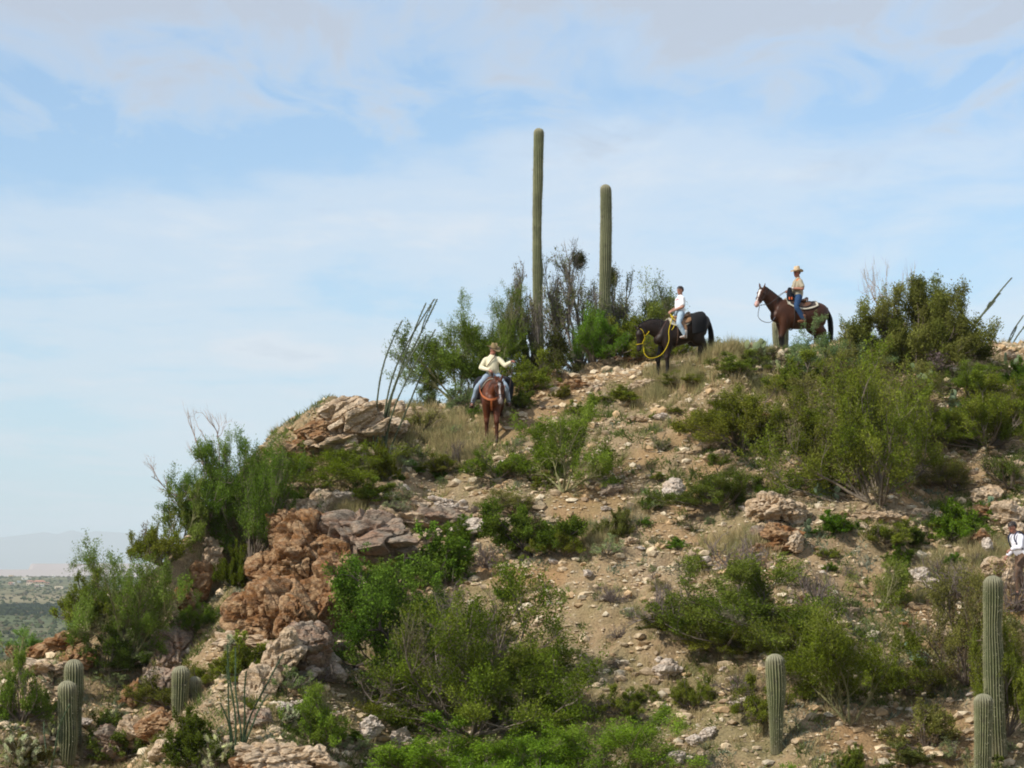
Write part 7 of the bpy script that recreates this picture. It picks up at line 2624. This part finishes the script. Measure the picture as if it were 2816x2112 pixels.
R2, hd2, j2 = person('boy in a white T-shirt and light blue jeans sitting on the black horse', np.array(H2.root.location), H2.heading, {k: v + S2 for k, v in J2.items()},
                     (0.40, 0.20, 0.135), (0.86, 0.86, 0.88), (0.36, 0.46, 0.55), (0.55, 0.48, 0.42), (0.018, 0.013, 0.012), sleeve='short', s=0.93, belly=0.95, head_yaw=0.35, head_pitch=0.1, shirt_c2=chest_print)
bags(H2, 'black saddlebags on the rump of the black horse', -0.64, -0.20, 0.42, np.array((0.020, 0.020, 0.022)), 0.12)
YE = np.array((0.80, 0.60, 0.03))
t = H2.thing('halter', 'bright yellow rope halter and lead on the black horse', 'halter')
H2.ring('noseband', 0.70, 0.0078, YE, t, 1.12, mat='cloth')
for sg in (1, -1):
    H2.tube('cheek_rope', [H2.hp(-0.02, sg * 1.0, .75), H2.hp(0.12, sg * 1.15, 0.1), H2.hp(0.42, sg * 1.2, -.45), H2.hp(0.70, sg * 1.2, -.4)], 0.0072, YE, t, 'cloth')
    H2.tube('throat_rope', [H2.hp(0.36, sg * 1.15, -.5), H2.hp(0.22, sg * 1.2, -1.0), H2.hp(0.14, sg * .7, -1.35)], 0.0078, YE, t, 'cloth')
    H2.tube('jaw_rope', [H2.hp(0.42, sg * 1.15, -.5), H2.hp(0.52, sg * .8, -1.2), H2.hp(0.62, 0, -1.25)], 0.0078, YE, t, 'cloth')
hornp = H2.fin(np.array([[0.24, 0.02, 1.56]]))[0]
chin = H2.fin(np.array([H2.hp(0.66, 0.2, -1.3)]))[0]
ea = H2.fin(np.array([[0.42, 0.27, 1.20], [0.44, 0.30, 0.90], [0.64, 0.30, 0.62], [0.92, 0.22, 0.58], [1.06, 0.12, 0.74]]))
world_line(H2, 'lead_rope', [hornp, hornp + np.array([.03, .14, -.05]), ea[0], ea[1], ea[2], ea[3], ea[4], chin], 0.0078, YE, t, 'cloth')
world_line(H2, 'lead_rope', [hornp + np.array([0.03, 0.03, 0.02]), hornp + np.array([-.02, .16, -.10]), hornp + np.array([.02, .23, -.28]), hornp + np.array([.08, .22, -.38])], 0.0085, YE, t, 'cloth')
world_line(H2, 'lead_rope', [hornp + np.array([-0.03, -0.03, 0.03]), hornp + np.array([.06, .08, .06]), hornp + np.array([.0, .12, -.02]), hornp + np.array([-.04, .04, .02])], 0.0085, YE, t, 'cloth')
for sg in (1, -1):
    b0 = H2.fin(np.array([H2.hp(0.85, sg * 1.1, -.3)]))[0]
    mid = H2.fin(np.array([[0.62, sg * 0.2, 1.24]]))[0]
    world_line(H2, 'rein', [b0, (b0 + mid) / 2 + np.array([0, sg * .04, -.05]), mid, (j2['wrL'] if sg > 0 else j2['wrR']) + np.array([.06, 0, -.02])], 0.006, np.array((0.10, 0.04, 0.03)), t)

# --- horse three: bay, on the crest
f3 = hit(796, 357)
f3 = np.array([at(796.5, 300, 73.2)[0], 73.2, 0.0])
g3 = min(ground(f3[0] + dx, f3[1] + 0.1) for dx in (-0.6, -0.3, 0.4, 0.7))
f3[2] = g3
print('bay foot', f3, 'wanted', at(796, 298.5, 73.2)[2] - 1.53 * 1.07)
H3 = Horse('bay horse with a white blaze and pink nose standing on the crest', f3, heading_of(-0.965, -0.26), 1.07, -0.02,
           [(0.56, 0, 1.32, 0.12, 0.24), (0.78, 0.02, 1.53, 0.10, 0.18), (0.95, 0.05, 1.70, 0.078, 0.120)], (1.22, 0.26, 1.26), 0.75,
           (0.062, 0.021, 0.009), (0.008, 0.006, 0.005), blaze=0.036, muzzle=(0.62, 0.38, 0.33), points=(0.62, 0.45),
           legs=((0.46, 0.13), (0.38, -0.13), (-0.64, 0.14), (-0.56, -0.14)), mane_side=-1)
S3 = H3.fin(np.array([[-0.03, 0, 1.53]]))[0]
fe3 = [S3 + np.array([0.02, 0.40, -0.68]), S3 + np.array([0.02, -0.40, -0.68])]
H3.saddle('dark brown western saddle on the bay horse', np.array((0.13, 0.06, 0.03)), np.array((0.04, 0.022, 0.016)), 'dark saddle blanket with white fleece edge on the bay horse', np.array((0.075, 0.06, 0.055)), np.array((0.72, 0.66, 0.52)), fe3, pad_x=(-0.52, 0.32))
J3 = seated(neck=(-.02, 0, .585), head=(.02, 0.0, .725), shL=(-.01, .178, .495), shR=(-.01, -.178, .495), elL=(-.05, .28, .26), elR=(.0, -.27, .26), wrL=(.22, .12, .27), wrR=(.27, -.03, .22),
            knL=(.18, .37, -.26), knR=(.20, -.37, -.26), anL=(-.02, .42, -.62), anR=(.0, -.42, -.62), toeL=(.17, .46, -.68), toeR=(.18, -.46, -.68))


def vest(V, c, j, up, fw, lat):
    q = V - j['neck']
    z = q @ up
    y = q @ lat
    x = q @ fw
    c[(np.abs(y - 0.10) < 0.022) & (x > 0) & (z > -0.3)] = (0.24, 0.19, 0.14)
    c[(np.abs(y - 0.135) < 0.04) & (np.abs(z + 0.06) < 0.035) & (x > -0.06)] = (0.62, 0.17, 0.05)
    c[(np.abs(y) < 0.012) & (x > 0.03)] = (0.36, 0.31, 0.22)
    c[(np.abs(np.abs(y) - 0.075) < 0.045) & (np.abs(z + 0.17) < 0.006) & (x > 0.03)] = (0.30, 0.26, 0.18)
    return c


R3, hd3, j3 = person('rider in a tan shirt, blue jeans and pale straw hat on the bay horse', np.array(H3.root.location), H3.heading, {k: v + S3 for k, v in J3.items()},
                     (0.36, 0.155, 0.10), (0.42, 0.37, 0.27), (0.030, 0.065, 0.14), (0.22, 0.09, 0.04), (0.12, 0.09, 0.07), hat=((0.62, 0.47, 0.30), .088, .13), sleeve='short', belly=1.3, head_yaw=0.35, head_pitch=0.05, shirt_c2=vest)
a = Acc()
ax_ = unit(j3['wrL'] - j3['elL'])
pw = j3['wrL'] - ax_ * 0.02
sd_ = unit(np.cross(ax_, [0, 0, 1.0]))
ud_ = np.cross(sd_, ax_)
P = np.array([pw + sd_ * .036 * math.cos(x) + ud_ * .034 * math.sin(x) for x in np.linspace(0, 2 * math.pi, 18)])
tubes(a, P[None], np.array([0.008]), np.array([0.008]), np.array([(0.5, 0.5, 0.5)]), 5)
ellip(a, pw + np.array([0.0, .034, .012]), (.022, .012, .022), (0.85, 0.85, 0.83), sub=2)
obj('watch', a.mesh('watch', [M['skin']], True), R3)
t = H3.thing('bridle', 'dark bridle and looping reins on the bay horse', 'bridle')
LC3 = np.array((0.07, 0.06, 0.06))
H3.ring('noseband', 0.60, 0.010, np.array((0.16, 0.06, 0.05)), t, 1.10)
H3.ring('browband', 0.10, 0.007, LC, t, 1.06)
for sg in (1, -1):
    H3.tube('cheek_strap', [H3.hp(0.02, sg * 1.08, .3), H3.hp(0.3, sg * 1.1, 0.1), H3.hp(0.62, sg * 1.14, -.1), H3.hp(0.80, sg * 1.15, -.3)], 0.008, LC, t)
    b0 = H3.fin(np.array([H3.hp(0.84, sg * 1.1, -.6)]))[0]
    m1 = H3.fin(np.array([[0.98, 0.16 * sg + .1, 1.16]]))[0]
    m2 = H3.fin(np.array([[0.62, 0.20 * sg, 1.50]]))[0]
    world_line(H3, 'rein', [b0, (b0 + m2) / 2 + np.array([0.02, sg * .03, -.08]), m2, (j3['wrL'] if sg > 0 else j3['wrR']) + np.array([.06, -.02 * sg, 0.0])], 0.007, LC3, t)
b0 = H3.fin(np.array([H3.hp(0.86, .6, -1.0)]))[0]
q1 = H3.fin(np.array([[1.16, 0.26, 0.98], [0.98, 0.22, 0.86], [0.76, 0.14, 0.88], [0.64, 0.12, 1.02]]))
world_line(H3, 'get_down_rope', [b0, q1[0], q1[1], q1[2], q1[3]], 0.010, np.array((0.13, 0.14, 0.17)), t)
# a dark bag with an orange flash on the pommel
t = H3.thing('pommel_bag', 'dark pommel bag with an orange flash on the bay horse', 'bag')
a = Acc()
c0 = H3.fin(np.array([[0.24, 0.13, 1.56]]))[0]
loft(a, [tuple(c0 + [0, 0, .25]) + (.05, .03), tuple(c0 + [0, .01, .1]) + (.09, .05), tuple(c0 + [0, .03, -.06]) + (.10, .055), tuple(c0 + [0, .05, -.14]) + (.08, .04)], (1, 0, 0), 4, 12)
V, Fs = remesh(a, 0.012, 2)
obj('pouch', Acc().add(V, Fs, (0.02, 0.022, 0.028)).mesh('pouch', [M['cloth']], True), t)
for dx in (-.035, .035):
    a = Acc()
    loft(a, [tuple(c0 + [dx, .075, -.02]) + (.022, .012), tuple(c0 + [dx, .085, -.09]) + (.022, .012)], (1, 0, 0), 3, 8, (0.65, 0.14, 0.04))
    obj('flash', a.mesh('flash', [M['cloth']], True), t)

# --- hiker at the right edge of the frame, half behind twigs
fh = hit(1019, 596)
JH = dict(pelvis=(0, 0, .90), neck=(.16, 0, 1.36), head=(.24, 0, 1.50), shL=(.13, .18, 1.32), shR=(.13, -.18, 1.32), elL=(.24, .30, 1.08), elR=(.02, -.24, 1.06), wrL=(.42, .24, 1.02), wrR=(.20, -.26, .90),
          hipL=(0, .10, .88), hipR=(0, -.10, .88), knL=(.22, .11, .50), knR=(.02, -.11, .48), anL=(.16, .11, .12), anR=(-.22, -.11, .12), toeL=(.34, .12, .05), toeR=(-.05, -.12, .05))
RH, hdh, jh = person('hiker in a white shirt bending forward at the right edge of the photograph', fh + np.array([0.08, 0, -0.02]), heading_of(-0.9, -0.35), JH,
                     (0.34, 0.16, 0.11), (0.82, 0.80, 0.86), (0.15, 0.095, 0.065), (0.06, 0.045, 0.035), (0.03, 0.022, 0.018), sleeve='long', belly=1.1, head_yaw=0.1, head_pitch=0.4)
a = Acc()
loft(a, [(-.13, 0, 0.98, .13, .07), (-.10, 0, 1.12, .15, .10), (-.02, 0, 1.30, .14, .09)], (0, 1, 0), 4, 14)
V, Fs = remesh(a, 0.014, 2)
bp = empty('backpack', tuple(fh + np.array([0.08, 0, -0.02])), heading_of(-0.9, -0.35))
tag(bp, 'dark backpack on the back of the hiker', 'backpack')
obj('bag', Acc().add(V, Fs, (0.05, 0.06, 0.09)).mesh('bag', [M['cloth']], True), bp)
for sg in (1, -1):
    a = Acc()
    tubes(a, crom([(0.02, .10 * sg, 1.36), (.16, .11 * sg, 1.42), (.27, .12 * sg, 1.28), (.17, .15 * sg, 1.08), (-.03, .14 * sg, 1.02)], 5)[None], np.array([0.016]), np.array([0.016]), np.array([(0.04, 0.05, 0.09)]), 6)
    obj('strap', a.mesh('strap', [M['cloth']], True), bp)
print('figures', round(time.time() - T0, 1))
# ------------------------------------------------------------------ single stones one can point at
LANDMARKS = [
    ('upright pale boulder', 1455, 1060), ('yellowish layered outcrop', 1680, 1110), ('middle saguaro', 1675, 1560), ('huge central bush', 1020, 1500),
    ('purplish dry bush', 1322, 1285), ('grass topped grey bush', 1310, 1180), ('feathery mid slope bush', 1215, 1020), ('chestnut horse', 1060, 930),
    ('black horse', 1470, 780), ('skyline prickly pear', 1637, 760), ('wide bank bush', 1600, 930), ('large dry bush', 1450, 1320), ('wide green bush', 1650, 1320),
    ('twisted trunk bush', 1850, 1450), ('largest right bush', 1900, 1030), ('left ocotillo foot', 820, 965), ('cliff top', 690, 1080), ('rust patched rock slab', 790, 1150),
    ('long white boulder', 832, 1540), ('bottom edge layered rock', 600, 1630), ('small double saguaro', 400, 1500), ('large saguaro pair', 150, 1550),
    ('bright bush above the slab', 945, 1200), ('bush with pale stalks', 1150, 1160), ('bottom middle bush', 1340, 1620), ('tall right saguaro', 2146, 1450), ('pale rock band', 2150, 1120),
    ('brown rock rib', 380, 1350), ('bright right bush', 2065, 1130), ('hiker', 2190, 1190)]


def scatter_single_stones():
    rg = np.random.RandomState(31)
    used = {}
    n = 0
    for k in range(900):
        if n >= 120:
            break
        x, y = rg.uniform(180, 2190), rg.uniform(880, 1650)
        if y < 1500 - 0.62 * x or (x < 500 and y < 1400):
            continue
        p = hitw(x, y)
        if float(soil_mask(np.array([p[0]]), np.array([p[1]]))[0]) > 0.6:
            continue
        d = sorted([(math.hypot(x - a, (y - b)), nm, a, b) for nm, a, b in LANDMARKS])[0]
        if d[0] > 330 or d[0] < 40:
            continue
        dx, dy = x - d[2], y - d[3]
        ang = math.degrees(math.atan2(-dy, dx)) % 360
        where = ['right of', 'up and right of', 'above', 'up and left of', 'left of', 'down and left of', 'below', 'down and right of'][int((ang + 22.5) // 45) % 8]
        sz = rg.choice([13, 18, 25])
        w = sz * rg.uniform(0.9, 1.15)
        h = w * rg.choice([0.45, 0.75])
        size = {13: 'small', 18: 'medium', 25: 'large'}[int(sz)]
        shape = 'flat' if h < w * 0.6 else 'blocky'
        mat, tone = [('rock_white', 'whitish'), ('rock_pale', 'tan'), ('rock_brown', 'brown')][rg.choice(3, p=[0.45, 0.4, 0.15])]
        far = 'close' if d[0] < 95 else ('well' if d[0] < 190 else 'farther')
        lab = f'{size} {shape} {tone} stone {far} {where} the {d[1]}'
        if lab in used:
            continue
        used[lab] = 1
        o = rock_block('stone', x, y, w, h, mat, k + 500, label=lab, sub=3, tilt=rg.uniform(-0.4, 0.4), group='single stones lying on the slope')
        o['category'] = 'stone'
        n += 1


scatter_single_stones()


def scatter_small_shrubs():
    rg = np.random.RandomState(57)
    used = {}
    n = 0
    for k in range(3000):
        if n >= 170:
            break
        x, y = rg.uniform(200, 2200), rg.uniform(860, 1655)
        if y < 1480 - 0.62 * x or (x < 500 and y < 1400):
            continue
        p = hitw(x, y)
        if float(soil_mask(np.array([p[0]]), np.array([p[1]]))[0]) > 0.5:
            continue
        if 470 < x < 800 and 1050 < y < 1440:
            continue
        d = sorted([(math.hypot(x - a, (y - b)), nm, a, b) for nm, a, b in LANDMARKS])[0]
        if d[0] > 330 or d[0] < 30:
            continue
        dx, dy = x - d[2], y - d[3]
        ang = math.degrees(math.atan2(-dy, dx)) % 360
        where = ['right of', 'up and right of', 'above', 'up and left of', 'left of', 'down and left of', 'below', 'down and right of'][int((ang + 22.5) // 45) % 8]
        kind, tone = [('creosote', 'green'), ('grey', 'grey green'), ('dry', 'brown dry'), ('leafy', 'bright leafy'), ('olive', 'olive'), ('greygreen', 'dull green')][rg.choice(6, p=[0.26, 0.24, 0.18, 0.1, 0.12, 0.1])]
        sz = rg.choice([26, 40])
        far = 'close' if d[0] < 95 else ('well' if d[0] < 190 else 'farther')
        lab = f"{'tiny' if sz < 30 else 'small'} {tone} tuft {far} {where} the {d[1]}"
        if lab in used:
            continue
        used[lab] = 1
        plant(lab, kind, x, y, sz * rg.uniform(0.9, 1.3), sz * rg.uniform(0.6, 0.85), k, cat='small bush', name='small_bush', group='small bushes dotted over the slope')
        n += 1


scatter_small_shrubs()


# ------------------------------------------------------------------ haze
def make_haze():
    V, Fq = box_v(-60000, 60000, -60000, 60000, -215, 770)
    me = mk_mesh('haze', V, [Fq], False)
    m = bpy.data.materials.new('haze')
    m.use_nodes = True
    t = m.node_tree
    t.nodes.clear()
    v = t.nodes.new('ShaderNodeVolumePrincipled')
    v.inputs['Color'].default_value = (0.82, 0.92, 1.0, 1)
    v.inputs['Density'].default_value = 5.5e-5
    v.inputs['Anisotropy'].default_value = -0.3
    o = t.nodes.new('ShaderNodeOutputMaterial')
    t.links.new(v.outputs[0], o.inputs['Volume'])
    me.materials.append(m)
    ob = obj('haze', me)
    tag(ob, kind='stuff')


make_haze()
print('done', round(time.time() - T0, 1))
